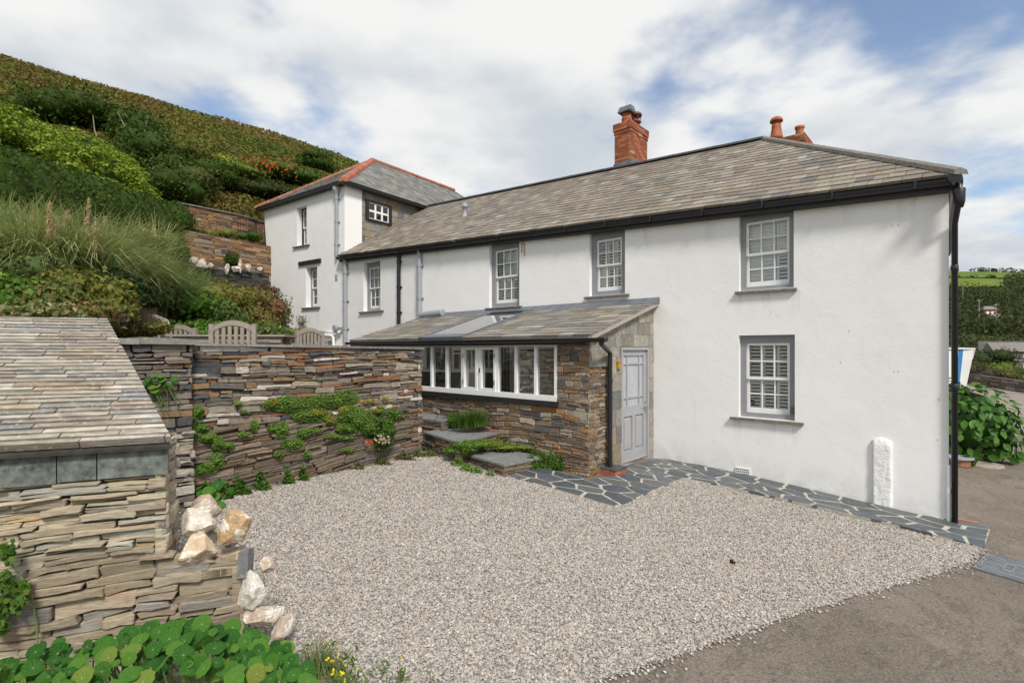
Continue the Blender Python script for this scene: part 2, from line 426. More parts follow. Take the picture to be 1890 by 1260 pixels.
def slates(P, region, gauge, ws, pal, seed, th=0.012, tilt=0.05, ragged=0.012, b0=None, lift=0.0, shrink=0.0):
    """overlapping slates in courses on a sloping plane, cut to its outline"""
    rng = random.Random(seed); out = []
    xs, ys = [p[0] for p in region], [p[1] for p in region]
    b = (min(ys) if b0 is None else b0) - 0.01; row = 0
    while b < max(ys):
        g = gauge * rng.uniform(0.95, 1.05) * (1 - shrink * (b - min(ys)) / (max(ys) - min(ys)))
        a = min(xs) - rng.uniform(0, ws[1])
        while a < max(xs):
            w = rng.uniform(*ws); r = rng.uniform(-ragged, ragged)
            gp = rng.uniform(0.0015, 0.005)
            q = [(a + gp, b + r), (a + w - gp, b + r + rng.uniform(-ragged, ragged) * 0.5), (a + w - gp, b + g + 0.02), (a + gp, b + g + 0.02)]
            q = clip(q, region)
            if len(q) >= 3 and abs(area(q)) > 0.001:
                out.append(prism(P, q, lift - 0.02, lift + th + g * tilt * 0.5 + rng.uniform(0, 0.004), 0, pick(pal, rng), (rng.uniform(-.01, .01), -tilt)))
            a += w
        b += g; row += 1
    return out

# foliage -------------------------------------------------------------------------------------------
def palette(rg, pal, n):
    w = np.array([p[0] for p in pal], float); w /= w.sum()
    c = np.array([p[1] for p in pal], float)[rg.choice(len(pal), n, p=w)]
    return c * rg.uniform(0.75, 1.3, (n, 1))
def leaf_arrays(P, Nn, size, rg, cols, aspect=0.6, wild=0.6):
    n = len(P)
    Nn = Nn + rg.normal(0, wild, (n, 3)); Nn /= np.linalg.norm(Nn, axis=1, keepdims=True) + 1e-9
    t = np.cross(Nn, rg.normal(0, 1, (n, 3))); t /= np.linalg.norm(t, axis=1, keepdims=True) + 1e-9
    s = np.cross(Nn, t); sz = size * rg.uniform(0.6, 1.35, (n, 1))
    mid = P + Nn * sz * 0.10
    V = np.stack([P - t * sz * .5, mid + s * sz * .5 * aspect, P + t * sz * .5 - Nn * sz * .12, mid - s * sz * .5 * aspect], 1).reshape(-1, 3)
    Fc = np.arange(n * 4).reshape(n, 4)
    return V, Fc, np.repeat(cols, 4, 0)
def on_blobs(blobs, n, rg, shell=(0.72, 1.04), lump=0.25):
    """points through the outer shell of a set of ellipsoids, lumpy"""
    w = np.array([b[1][0] * b[1][1] + b[1][1] * b[1][2] + b[1][0] * b[1][2] for b in blobs]); w = w / w.sum()
    k = rg.choice(len(blobs), n, p=w); c = np.array([tuple(b[0]) for b in blobs])[k]; r = np.array([tuple(b[1]) for b in blobs])[k]
    d = rg.normal(0, 1, (n, 3)); d /= np.linalg.norm(d, axis=1, keepdims=True)
    ph = rg.uniform(0, 6, 4)
    lm = 1 + lump * np.sin(d[:, :1] * 7 + c[:, :1] * 3 + ph[0]) * np.sin(d[:, 1:2] * 6 + ph[1]) * np.cos(d[:, 2:] * 6 + ph[2])
    p = c + d * r * lm * rg.uniform(*shell, (n, 1)) ** 0.6
    nn = d / r; nn /= np.linalg.norm(nn, axis=1, keepdims=True)
    return p, nn
def core_arrays(blobs, pal, rg, k=0.72):
    V, Fc, Cc = [], [], []
    for c, r in blobs:
        nu, nv = 12, 7; b = len(V)
        for i in range(nv + 1):
            for j in range(nu):
                th, ph = math.pi * i / nv, 2 * math.pi * j / nu
                q = k * (1 + 0.12 * math.sin(3 * ph + 5 * th))
                V.append((c[0] + r[0] * q * math.sin(th) * math.cos(ph), c[1] + r[1] * q * math.sin(th) * math.sin(ph), c[2] + r[2] * q * math.cos(th)))
        for i in range(nv):
            for j in range(nu): Fc.append((b + i * nu + j, b + (i + 1) * nu + j, b + (i + 1) * nu + (j + 1) % nu, b + i * nu + (j + 1) % nu))
        Cc += [pal[0][1]] * ((nv + 1) * nu)
    return np.array(V), np.array(Fc), np.array(Cc)
def cat(parts):
    V, Fc, Cc, o = [], [], [], 0
    for v, f, c in parts: V.append(v); Fc.append(f + o); Cc.append(c); o += len(v)
    return np.concatenate(V), np.concatenate(Fc), np.concatenate(Cc)
def bush(name, blobs, n, size, pal, seed, mat=None, parent=None, core=True, aspect=0.6, wild=0.6, lump=0.25, shell=(0.72, 1.04), floor=None, corek=0.68):
    rg = np.random.default_rng(seed)
    P, Nn = on_blobs(blobs, n, rg, shell, lump)
    if floor is not None: P[:, 2] = np.maximum(P[:, 2], floor + rg.uniform(0, size, len(P)))
    parts = [leaf_arrays(P, Nn, size, rg, palette(rg, pal, n), aspect, wild)]
    if core: parts.append(core_arrays(blobs, pal, rg, corek))
    V, Fc, Cc = cat(parts)
    return fast(name, V, Fc, mat or M_LEAF, parent, Cc)
def blades(name, bases, n, ln, wd, pal, seed, droop=0.9, lean=0.6, seg=5, mat=None, parent=None, spread=0.15):
    """arching grass blades from a set of base points"""
    rg = np.random.default_rng(seed); B = np.array([tuple(b) for b in bases], float)[rg.integers(0, len(bases), n)]
    B = B + np.c_[rg.normal(0, spread, (n, 2)), np.zeros(n)]
    g = rg.uniform(0, 2 * np.pi, n); out = np.c_[np.cos(g), np.sin(g), np.zeros(n)]; side = np.c_[-np.sin(g), np.cos(g), np.zeros(n)]
    L = ln * rg.uniform(0.55, 1.15, n); le = lean * rg.uniform(0.1, 1.0, n); dr = droop * rg.uniform(0.4, 1.2, n)
    rows = []
    for i in range(seg + 1):
        t = i / seg
        x = L * (le * t + 0.35 * dr * t * t); z = L * (t * (1 - 0.25 * le) - 0.55 * dr * t ** 2.6)
        p = B + out * x[:, None] + np.c_[np.zeros((n, 2)), z]
        w = wd * (1 - t) ** 0.7 + 0.0006
        rows.append(p - side * w * .5); rows.append(p + side * w * .5)
    V = np.stack(rows, 1).reshape(-1, 3); q = 2 * (seg + 1)
    f = np.array([(2 * i, 2 * i + 1, 2 * i + 3, 2 * i + 2) for i in range(seg)])
    Fc = (np.arange(n)[:, None, None] * q + f[None]).reshape(-1, 4)
    return fast(name, V, Fc, mat or M_LEAF, parent, np.repeat(palette(rg, pal, n), q, 0))
GREEN = [(3, (0.055, 0.12, 0.018)), (2, (0.085, 0.16, 0.022)), (1, (0.12, 0.17, 0.03))]
DKGREEN = [(3, (0.042, 0.075, 0.010)), (2, (0.056, 0.10, 0.014)), (1, (0.085, 0.125, 0.02))]
LIME = [(3, (0.22, 0.30, 0.03)), (2, (0.15, 0.24, 0.022)), (1, (0.32, 0.36, 0.06))]
OLIVE = [(3, (0.11, 0.12, 0.022)), (2, (0.14, 0.125, 0.028)), (1, (0.08, 0.11, 0.022))]
BROWN = [(3, (0.11, 0.06, 0.022)), (2, (0.08, 0.055, 0.022)), (1, (0.15, 0.075, 0.025))]
# ================================================================ SETTING
def gpt(px, py): p = GP(px, py); return (p.x, p.y)
def GR(x, y, h=0.0): return Vector((x, y, gz(x, y) + h))
def sheet(name, poly, h, mat, kind='structure', thick=0.0):
    b = MB(); n = len(poly)
    vs = [GR(x, y, h) for x, y in poly]
    if thick:
        vs += [GR(x, y, h - thick) for x, y in poly]
        b.add(vs, [tuple(range(n))] + [(i, n + i, n + (i + 1) % n, (i + 1) % n) for i in range(n)])
    else: b.add(vs, [tuple(range(n))])
    return tag(b.build(name, mat), kind=kind)

# the great ground sheet: the plot's tilt near by, level far off
def ground_z(x, y):
    r = math.hypot(x, y); k = min(1, max(0, (r - 45) / 60)); k = k * k * (3 - 2 * k)
    return lerp(gz(x, y) - 0.12, CZ - 6.5, k)
def ground_sheet():
    ax = sorted(set([-3000, -1500, -700, -350, -180] + list(range(-120, 121, 8)) + [180, 350, 700, 1500, 3000]))
    n = len(ax); V = [(x, y, ground_z(x, y)) for y in ax for x in ax]
    Fc = [(j * n + i, j * n + i + 1, (j + 1) * n + i + 1, (j + 1) * n + i) for j in range(n - 1) for i in range(n - 1)]
    o = fast('ground', V, Fc, simple('earth_and_grass', (0.075, 0.085, 0.03), 0.95, 0.4, 0.4, 8, 0.5, spec=0.1))
    return tag(o, kind='structure')
ground_sheet()

def asphalt():
    m, nt, b, N, L = principled('asphalt')
    c = ramp(nt, add_noise(nt, 0.9, 6, 0.65), [(0.3, (0.15, 0.126, 0.10)), (0.7, (0.215, 0.182, 0.147))])
    fine = ramp(nt, add_noise(nt, 150, 3, 0.7), [(0.3, 0.55), (0.7, 1.4)])
    c = mixrgb(nt, 'MULTIPLY', 1.0, c, fine)
    pale = ramp(nt, add_noise(nt, 70, 2, 0.5), [(0.66, 0), (0.70, 0.6)])
    c = mixrgb(nt, 'MIX', pale, c, (0.30, 0.27, 0.23))
    crk = ramp(nt, add_noise(nt, 0.55, 8, 0.75, None, 1.2), [(0.485, 0), (0.5, 0.55), (0.515, 0)]); c = mixrgb(nt, 'MIX', crk, c, (0.06, 0.052, 0.045))
    coarse = ramp(nt, add_noise(nt, 48, 3, 0.6), [(0.35, 0.72), (0.65, 1.25)]); c = mixrgb(nt, 'MULTIPLY', 1.0, c, coarse)
    dust = ramp(nt, add_noise(nt, 1.6, 7, 0.7, None, 0.6), [(0.56, 0), (0.72, 0.4)])
    c = mixrgb(nt, 'MIX', dust, c, (0.30, 0.265, 0.22))
    L.new(c, b.inputs['Base Color']); b.inputs['Roughness'].default_value = 0.9; b.inputs['Specular IOR Level'].default_value = 0.2
    bump(nt, b, add_noise(nt, 130, 4, 0.7), 0.7, 0.006)
    return m
M_ASPHALT = asphalt()
sheet('road', [(-8, -12), (40, -12), (80, 20), (36, 37), (19.5, 27), (8.5, 13.5), (6.2, 9), (3.5, 9.8), (-3, 9.5), (-6, 4)], -0.004, M_ASPHALT)
M_ROADFAR = simple('pale_road', (0.25, 0.205, 0.175), 0.9, 0.2, 1.5, 60, 0.2)
sheet('pale_road', [gpt(1700, 806), gpt(2100, 803), (44, 34), (36, 37), (19.5, 27)], 0.004, M_ROADFAR)
# gravel
GRAVEL = [gpt(*q) for q in [(345, 936), (440, 902), (600, 872), (775, 843), (800, 841), (905, 873), (942, 879), (1135, 938), (1262, 883.5), (1815, 1013), (1790, 1037), (1700, 1066), (1500, 1121), (1250, 1209), (1085, 1262), (900, 1345), (520, 1345), (420, 1190), (330, 1000)]]
M_GRAVELBED = simple('gravel_bed', (0.28, 0.255, 0.23), 0.95, 0.3, 60, 120, 0.8)
sheet('gravel_bed', GRAVEL[:], 0.002, M_GRAVELBED)
def in_poly(x, y, poly):
    c = np.zeros(len(x), bool); n = len(poly)
    for i in range(n):
        (x0, y0), (x1, y1) = poly[i], poly[(i + 1) % n]
        if y0 == y1: continue
        c ^= ((y0 > y) != (y1 > y)) & (x < (x1 - x0) * (y - y0) / (y1 - y0) + x0)
    return c
def pebbles(name, X, Y, size, seed, Z=None):
    rg = np.random.default_rng(seed); n = len(X)
    base = np.array([(-1, -.7, -.2), (.8, -1, -.1), (1, .8, -.2), (-.7, .9, -.1), (-.3, -.2, .9), (.45, .2, .75)])
    Fb = np.array([(0, 1, 4), (1, 5, 4), (1, 2, 5), (2, 3, 5), (3, 4, 5), (3, 0, 4)])
    v = base[None] * rg.uniform(0.6, 1.25, (n, 6, 3)); s = size * rg.uniform(0.5, 1.3, (n, 1)) * 0.5
    v[:, :, 2] *= rg.uniform(0.5, 1.0, (n, 1)); v *= s[:, None]
    a = rg.uniform(0, 6.28, n); ca, sa = np.cos(a)[:, None], np.sin(a)[:, None]
    t = rg.uniform(-.5, .5, n); ct, st = np.cos(t)[:, None], np.sin(t)[:, None]
    x, y, z = v[:, :, 0], v[:, :, 1], v[:, :, 2]
    y, z = y * ct - z * st, y * st + z * ct
    x, y = x * ca - y * sa, x * sa + y * ca
    zz = gz(X, Y) if Z is None else Z
    V = np.stack([x + X[:, None], y + Y[:, None], z + (zz + 0.004 + rg.uniform(0, 0.010, n))[:, None]], 2).reshape(-1, 3)
    Fc = (np.arange(n)[:, None, None] * 6 + Fb[None]).reshape(-1, 3)
    pal = [(5, (0.435, 0.395, 0.345)), (5, (0.385, 0.35, 0.305)), (2.0, (0.51, 0.475, 0.425)), (2, (0.29, 0.268, 0.243)), (0.7, (0.165, 0.163, 0.163)), (0.6, (0.37, 0.275, 0.2))]
    o = fast(name, V, Fc, M_GRAVEL, None, np.repeat(palette(rg, pal, n) * np.array([.93, .92, .92]), 6, 0))
    return tag(o, kind='stuff')
M_GRAVEL = tinted('gravel_stone', 0.85, 0.15, 60, 90, 0.2)
def gravel():
    rg = np.random.default_rng(5)
    xs = [p[0] for p in GRAVEL]; ys = [p[1] for p in GRAVEL]
    n = 400000
    X = rg.uniform(min(xs) - .1, max(xs) + .1, n); Y = rg.uniform(min(ys) - .1, max(ys) + .1, n)
    X2 = X + rg.normal(0, 0.022, n); Y2 = Y + rg.normal(0, 0.022, n)     # ragged border
    k = in_poly(X2, Y2, GRAVEL) & (Y > 2.6)
    pv = in_poly(X, Y, PAVING)
    k &= ~pv
    pebbles('gravel', X[k], Y[k], 0.0215, 6)
    # stray stones on the asphalt edge
    i = [9, 10, 11, 12, 13, 14]; XX, YY = [], []
    for a, b in zip(i, i[1:]):
        (x0, y0), (x1, y1) = GRAVEL[a], GRAVEL[b]
        t = rg.uniform(0, 1, 60); o = np.abs(rg.normal(0, 0.06, 60))
        XX.append(x0 + (x1 - x0) * t + o * .5); YY.append(y0 + (y1 - y0) * t - o)
    pebbles('scattered_gravel', np.concatenate(XX), np.concatenate(YY), 0.022, 9)
# crazy paving
PAVING = [gpt(*q) for q in [(938, 879), (1135, 938), (1262, 884), (1420, 917), (1640, 968), (1815, 1013), (1828, 976), (1765, 964), (1690, 952), (1560, 921), (1400, 884), (1290, 860), (1212, 849), (1150, 866), (1153, 876), (1110, 884), (1085, 888), (1040, 878), (1000, 864)]]
def crazy_paving():
    rng = random.Random(12)
    root = sheet('crazy_paving', PAVING, 0.027, simple('white_pointing', (0.43, 0.40, 0.34), 0.9, 0.3, 9, 60, 0.4), thick=0.08)
    u, n = Vector((1075, -960)).normalized(), Vector((-960, -1075)).normalized()
    to = lambda p: ((p[0] * u.x + p[1] * u.y) * 0.62, p[0] * n.x + p[1] * n.y)
    fro = lambda q: (q[0] / 0.62 * u.x + q[1] * n.x, q[0] / 0.62 * u.y + q[1] * n.y)
    reg = [to(p) for p in PAVING]
    if area(reg) < 0: reg = reg[::-1]
    xs, ys = [p[0] for p in reg], [p[1] for p in reg]
    rx = np.array(reg); seeds = []
    for k in range(9000):
        p = (rng.uniform(min(xs), max(xs)), rng.uniform(min(ys), max(ys)))
        if not in_poly(np.array([p[0]]), np.array([p[1]]), reg)[0]: continue
        m = 0.18 if rng.random() < 0.2 else 0.31
        if all(math.hypot(p[0] - q[0], p[1] - q[1]) > m for q in seeds): seeds.append(p)
    pcs = []
    for i, s in enumerate(seeds):
        q = list(reg)
        for j, t in enumerate(seeds):
            if i == j or math.hypot(s[0] - t[0], s[1] - t[1]) > 1.6: continue
            mx, my = (s[0] + t[0]) / 2, (s[1] + t[1]) / 2; dx, dy = s[0] - t[0], s[1] - t[1]; l = math.hypot(dx, dy)
            g = rng.uniform(0.009, 0.017); q = clip_half(q, mx + dx / l * g, my + dy / l * g, dx, dy)
            if len(q) < 3: break
        if len(q) >= 3 and abs(area(q)) > 0.003:
            c = (sum(p[0] for p in q) / len(q), sum(p[1] for p in q) / len(q))
            q = [(c[0] + (p[0] - c[0]) * 0.975 + rng.uniform(-.006, .006), c[1] + (p[1] - c[1]) * 0.975 + rng.uniform(-.006, .006)) for p in q]
            q2 = []
            for (x0, y0), (x1, y1) in zip(q, q[1:] + q[:1]):
                q2.append((x0, y0)); k_ = int(math.hypot(x1 - x0, y1 - y0) / .09)
                for t_ in range(1, k_ + 1): q2.append((lerp(x0, x1, t_ / (k_ + 1)) + rng.uniform(-.005, .005), lerp(y0, y1, t_ / (k_ + 1)) + rng.uniform(-.005, .005)))
            q = [fro(p) for p in q2]
            col = vary(random.Random(i).choice([(0.075, 0.085, 0.098), (0.095, 0.105, 0.115), (0.115, 0.12, 0.122), (0.085, 0.095, 0.10)]), rng, 0.15)
            pcs.append(prism(GR, q, 0.0, 0.031 + rng.uniform(0, 0.006), 0.003, col))
    emit(pcs, 'paving_slab', M_PAVE, root, 'small_paving_slabs')
crazy_paving()
gravel()

# ================================================================ COTTAGE
MF = Fr((2.708, 10), (1075, -960))                 # the long white front
LC = MF.P(-11.15, 0); LF = Fr((LC.x, LC.y), (1335, -960))       # the taller house at its far end
LR = Fr((LC.x, LC.y), (-LF.n.x, -LF.n.y))          # that house's flank
EL = MF.p3(622, 472, 0.2); ER = MF.p3(1774, 321, 0.2); PK = MF.p3(1410, 258, -3.65)
RP = Pl(EL, ER, PK); RL = RP.hit(775, 385); NS = RP.n
eave_z = lambda a: lerp(EL.z, ER.z, (MF.P(a, 0) - EL).xy.dot((ER - EL).xy) / (ER - EL).xy.length_squared)
cottage = empty('cottage', MF.P(-3, gz(0.5, 12), -1.5), 'long white rendered cottage with slate roof, black gutter and brick chimneys', 'house')

def window(fr, a0, a1, z0, z1, root, rec=0.10, fw=0.085, cols=3, mat=None, state='mixed', sill=True, sillx=0.07, seed=0, rows=(2, 2), head=None, headw=None, shutters=True, panels=3):
    """sash window set back in the wall: casing, two sashes, a pane for every light, sill, louvred shutters behind"""
    rng = random.Random(seed); mat = mat or M_GREY; hw = headw or fw
    b = MB(); d0, d1 = -rec - 0.10, -rec
    b.box(fr, a0, a0 + fw, z0, z1, d0, d1); b.box(fr, a1 - fw, a1, z0, z1, d0, d1)
    b.box(fr, a0 + fw, a1 - fw, z1 - hw, z1, d0, d1); b.box(fr, a0 + fw, a1 - fw, z0, z0 + fw * .8, d0, d1)
    w = b.build('window', mat, root)
    i0, i1, j0, j1 = a0 + fw, a1 - fw, z0 + fw * .8, z1 - hw; mid = lerp(j0, j1, 0.48)
    for up in (1, 0):
        y0, y1 = (mid, j1) if up else (j0, mid + 0.03); dd = -rec - 0.02 if up else -rec - 0.055
        s = MB(); st = 0.042; bt = 0.045 if up else 0.085; tp = 0.04
        e0, e1 = dd - 0.032, dd
        s.box(fr, i0, i0 + st, y0, y1, e0, e1); s.box(fr, i1 - st, i1, y0, y1, e0, e1)
        s.box(fr, i0 + st, i1 - st, y0, y0 + bt, e0, e1); s.box(fr, i0 + st, i1 - st, y1 - tp, y1, e0, e1)
        g = 0.011; x0, x1, q0, q1 = i0 + st, i1 - st, y0 + bt, y1 - tp
        nr = rows[0] if up else rows[1]
        for k in range(1, cols):
            x = lerp(x0, x1, k / cols); s.box(fr, x - g, x + g, q0, q1, e0 + .004, e1 - .004)
        for k in range(1, nr):
            y = lerp(q0, q1, k / nr)
            for c in range(cols):
                s.box(fr, lerp(x0, x1, c / cols) + (g if c else 0), lerp(x0, x1, (c + 1) / cols) - (g if c < cols - 1 else 0), y - g, y + g, e0 + .006, e1 - .006)
        s.build('sash', M_WHITE, w)
        for c in range(cols):
            for r in range(nr):
                p0, p1 = lerp(x0, x1, c / cols) + (g if c else 0), lerp(x0, x1, (c + 1) / cols) - (g if c < cols - 1 else 0)
                r0, r1 = lerp(q0, q1, r / nr) + (g if r else 0), lerp(q0, q1, (r + 1) / nr) - (g if r < nr - 1 else 0)
                m = e0 + 0.012 + rng.uniform(-.002, .002); tl = rng.uniform(-.003, .003)
                MB().quad(fr.P(p0, r0, m), fr.P(p1, r0, m + tl), fr.P(p1, r1, m), fr.P(p0, r1, m - tl)).build('pane', M_GLASS, w)
    if shutters:
        dd = -rec - 0.105; pw = (i1 - i0) / panels; sw = 0.045; mr = lerp(j0, j1, 0.47)
        for p in range(panels):
            x0, x1 = i0 + p * pw + 0.004, i0 + (p + 1) * pw - 0.004
            s = MB(); s.box(fr, x0, x0 + sw, j0, j1, dd - .03, dd); s.box(fr, x1 - sw * .7, x1, j0, j1, dd - .03, dd)
            for y in (j0, mr - .03, j1 - .06): s.box(fr, x0 + sw, x1 - sw * .7, y, y + .06, dd - .03, dd)
            s.build('shutter', M_SHUT, w)
            for half in (0, 1):
                y, yt = (j0 + .06, mr - .03) if half == 0 else (mr + .03, j1 - .06)
                if state == 'open': t = 0.22
                elif state == 'shut': t = 1.0
                else: t = state[p][half]
                n = max(3, round((yt - y) / 0.062)); stp = (yt - y) / n
                hh, dp = stp * lerp(0.27, 0.50, t), lerp(0.012, 0.002, t)
                for k in range(n):
                    c = y + (k + .5) * stp
                    q0, q1 = dd - .006 + dp, dd - .018 - dp
                    lv = MB().hexa([fr.P(x0 + sw, c - hh, q0), fr.P(x1 - sw * .7, c - hh, q0), fr.P(x1 - sw * .7, c - hh - .002, q0 - .009), fr.P(x0 + sw, c - hh - .002, q0 - .009),
                                    fr.P(x0 + sw, c + hh, q1), fr.P(x1 - sw * .7, c + hh, q1), fr.P(x1 - sw * .7, c + hh - .002, q1 - .009), fr.P(x0 + sw, c + hh - .002, q1 - .009)])
                    lv.build('louvre', M_SHUT, w)
    if sill:
        s = MB(); jg = rng.uniform(-.012, .012)
        s.hexa([fr.P(a0 - sillx, z0 - .05, .07), fr.P(a1 + sillx, z0 - .052 + jg, .07), fr.P(a1 + sillx, z0 - .05 + jg, -rec - .1), fr.P(a0 - sillx, z0 - .05, -rec - .1),
                fr.P(a0 - sillx, z0 - .012, .07), fr.P(a1 + sillx, z0 - .014 + jg * .5, .07), fr.P(a1 + sillx, z0 - .002, -rec - .1), fr.P(a0 - sillx, z0 - .002, -rec - .1)])
        s.build('sill', M_SILL, w)
    return w

def holed_wall(fr, a0, a1, zb, zt, holes, rec, slant=None):
    """skin with real openings; zt(a) top line"""
    b = MB(); A = sorted({a0, a1} | {h[0] for h in holes} | {h[1] for h in holes})
    for x0, x1 in zip(A, A[1:]):
        hs = sorted([h for h in holes if h[0] <= x0 + 1e-6 and h[1] >= x1 - 1e-6], key=lambda h: h[2])
        m = max(1, int((x1 - x0) / 0.8))
        for i in range(m):
            u0, u1 = lerp(x0, x1, i / m), lerp(x0, x1, (i + 1) / m)
            lo0 = lo1 = zb
            for h in hs:
                b.quad(fr.P(u0, lo0), fr.P(u1, lo1), fr.P(u1, h[2]), fr.P(u0, h[2])); lo0 = lo1 = h[3]
            if max(zt(u0) - lo0, zt(u1) - lo1) > 0.002:
                b.quad(fr.P(u0, lo0), fr.P(u1, lo1), fr.P(u1, max(zt(u1), lo1)), fr.P(u0, max(zt(u0), lo0)))
    for h0, h1, y0, y1 in holes:
        r = -rec - .12
        b.quad(fr.P(h0, y0), fr.P(h0, y1), fr.P(h0, y1, r), fr.P(h0, y0, r)); b.quad(fr.P(h1, y1), fr.P(h1, y0), fr.P(h1, y0, r), fr.P(h1, y1, r))
        b.quad(fr.P(h0, y1), fr.P(h1, y1), fr.P(h1, y1, r), fr.P(h0, y1, r)); b.quad(fr.P(h1, y0), fr.P(h0, y0), fr.P(h0, y0, r), fr.P(h1, y0, r))
    return b
def box_of(fr, pl, pr, pt, pb, d=-0.0):
    """opening from pixels: left/right columns, a point on the head, a point on the foot"""
    return (fr.pix(*pl, d)[0], fr.pix(*pr, d)[0], fr.pix(*pb, d)[1], fr.pix(*pt, d)[1])
W1 = box_of(MF, (1364, 460), (1465, 460), (1364, 389), (1465, 530))
W2 = box_of(MF, (1363.5, 700), (1467, 700), (1363, 619), (1467, 777))
W3 = box_of(MF, (1088, 490), (1153.5, 490), (1088, 424), (1153.8, 541.5))
W4 = box_of(MF, (903, 510), (958.5, 510), (903, 452), (959, 563.6))
W5 = box_of(MF, (670.8, 530), (701.8, 530), (670.5, 485.5), (702.5, 572))
wtop = lambda a: eave_z(a) - 0.10
holes = []
for w in (W1, W2, W3, W4, W5): holes.append((w[0], w[1], w[2], min(w[3], min(wtop(w[0]), wtop(w[1])) - 0.01)))
cw = holed_wall(MF, -11.15, 4.36, -1.2, wtop, holes, 0.09)
endv = Vector((0.80, 1.0, 0)).normalized(); RC = MF.P(4.36, 0); EF = Fr((RC.x, RC.y), (endv.x, endv.y))
BCK = EF.P(7.2, 0); BL = MF.P(-11.15, 0, -7.3)
zt_ = wtop(4.36)
cw.quad(EF.P(0, -1.2), EF.P(7.2, -1.2), EF.P(7.2, zt_), EF.P(0, zt_))
cw.quad(Vector((BCK.x, BCK.y, -1.2)), Vector((BL.x, BL.y, -1.2)), Vector((BL.x, BL.y, wtop(-11.15))), Vector((BCK.x, BCK.y, zt_)))
cw.build('wall', M_WALL, cottage)
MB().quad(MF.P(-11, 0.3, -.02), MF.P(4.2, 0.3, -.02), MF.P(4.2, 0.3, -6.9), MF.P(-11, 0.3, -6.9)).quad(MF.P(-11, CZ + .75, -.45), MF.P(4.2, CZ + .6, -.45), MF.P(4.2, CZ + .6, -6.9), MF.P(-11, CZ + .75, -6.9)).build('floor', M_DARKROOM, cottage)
o_, x_ = 0.20, 1.0
window(MF, *holes[0], cottage, 0.09, 0.085, state=[(1, 1), (.85, 1), (.3, .95)], seed=1, sillx=.05, headw=.14)
window(MF, *holes[1], cottage, 0.09, 0.095, state='open', seed=2, sillx=.13, headw=.13)
window(MF, *holes[2], cottage, 0.09, 0.12, state=[(1, .2), (.15, .25), (.15, .2)], seed=3, sillx=.1, headw=.18)
window(MF, *holes[3], cottage, 0.09, 0.12, state=[(.6, .15), (.7, .9), (.3, 1)], seed=4, sillx=.09, headw=.16)
window(MF, *holes[4], cottage, 0.14, 0.11, state='open', seed=5, sillx=.2, headw=.16)

# roof: base, slates, ridge and hip, gutter
rl, pk, er, el = RP.loc(RL), RP.loc(PK), RP.loc(ER), RP.loc(EL)
BE = Vector((BCK.x, BCK.y, zt_ + .1)) + endv * .2 + MF.u * .2; BKL = MF.P(-11.3, EL.z, -7.5)
RLX = PK + (RL - PK) * 1.0
rb = MB(); dn = NS * -0.03
rb.add([EL + dn, ER + dn, PK + dn, RLX + dn], [(0, 1, 2, 3)]); rb.add([ER + dn, BE + dn, PK + dn], [(0, 1, 2)]); rb.add([PK + dn, BE + dn, BKL + dn, RLX + dn], [(0, 1, 2, 3)])
rb.build('roof', M_RIDGE, cottage)
PAL_ROOF = [(6, (0.218, 0.182, 0.142)), (5, (0.248, 0.212, 0.168)), (3, (0.188, 0.157, 0.125)), (1.8, (0.285, 0.25, 0.205)), (.5, (0.14, 0.136, 0.132)), (.5, (0.225, 0.17, 0.115)), (0.3, (0.33, 0.305, 0.26))]
emit(slates(RP.P, [el, er, pk, rl], 0.215, (0.15, 0.30), PAL_ROOF, 21, 0.011, 0.055, 0.008), 'slate', M_SLATE, cottage, 'small_slates')
HB = Pl(ER, BE, PK)
q = slates(HB.P, [HB.loc(ER), HB.loc(BE), HB.loc(PK)], 0.3, (0.3, 0.5), PAL_ROOF, 22, 0.011, 0.05, 0.01)
b = MB()
for v, f, c in q: b.add(v, f, c)
tag(b.build('hip_slates', M_SLATE, cottage, True), kind='stuff')
n = 24
for i in range(n):
    a, c = lerp(RLX, PK, i / n), lerp(RLX, PK, (i + 1) / n - 0.0)
    MB().extrude([(-.13, -.03), (.13, -.03), (.12, .012), (.05, .045), (-.05, .045), (-.12, .012)], a + Vector((0, 0, .03)), c + Vector((0, 0, .03 + 0.004 * (i % 2))) - (c - a) * .015, MF.n).build('ridge_tile', M_RIDGE, cottage)
sag = lambda t: Vector((0, 0, -0.16 * math.sin(math.pi * t) * 0))
n = 14
hv = (ER - PK).normalized(); hn = Vector((0, 0, 1)).cross(hv).normalized()
for i in range(n):
    a, c = lerp(PK, ER, i / n), lerp(PK, ER, (i + 1) / n)
    MB().extrude([(-.10, -.04), (.10, -.04), (.08, .02), (0, .05), (-.08, .02)], a + Vector((0, 0, .04)), c + Vector((0, 0, .036)), hn).build('hip_tile', M_SILL, cottage)
e0, e1 = EL - MF.n * 0.02, ER - MF.n * 0.02
MB().extrude([(-.22, -.19), (-.05, -.19), (-.05, -.015), (-.22, -.015)], e0, e1 - MF.u * .03, MF.n).build('fascia', M_BLACKW, cottage)
gut = [(-.045 + .075 * math.cos(t) + .03, -.045 - .08 * math.sin(t)) for t in [math.pi * k / 8 for k in range(9)]]
gi = [(d * .85 + .0, z + .012) for d, z in gut[::-1]]
MB().extrude(gut + [(gut[-1][0] + .008, -.04), (gut[0][0] - .008, -.04)], e0 + Vector((0, 0, -.01)), e1 + Vector((0, 0, -.01)) + MF.u * .02, MF.n).build('gutter', M_BLACK, cottage)
for i in range(16):
    p = lerp(e0, e1, (i + .5) / 16)
    MB().extrude([(-.055, -.13), (.07, -.13), (.075, -.035), (.068, -.03), (.06, -.12), (-.055, -.115)], p, p + MF.u * .03, MF.n).build('gutter_bracket', M_BLACK, cottage)
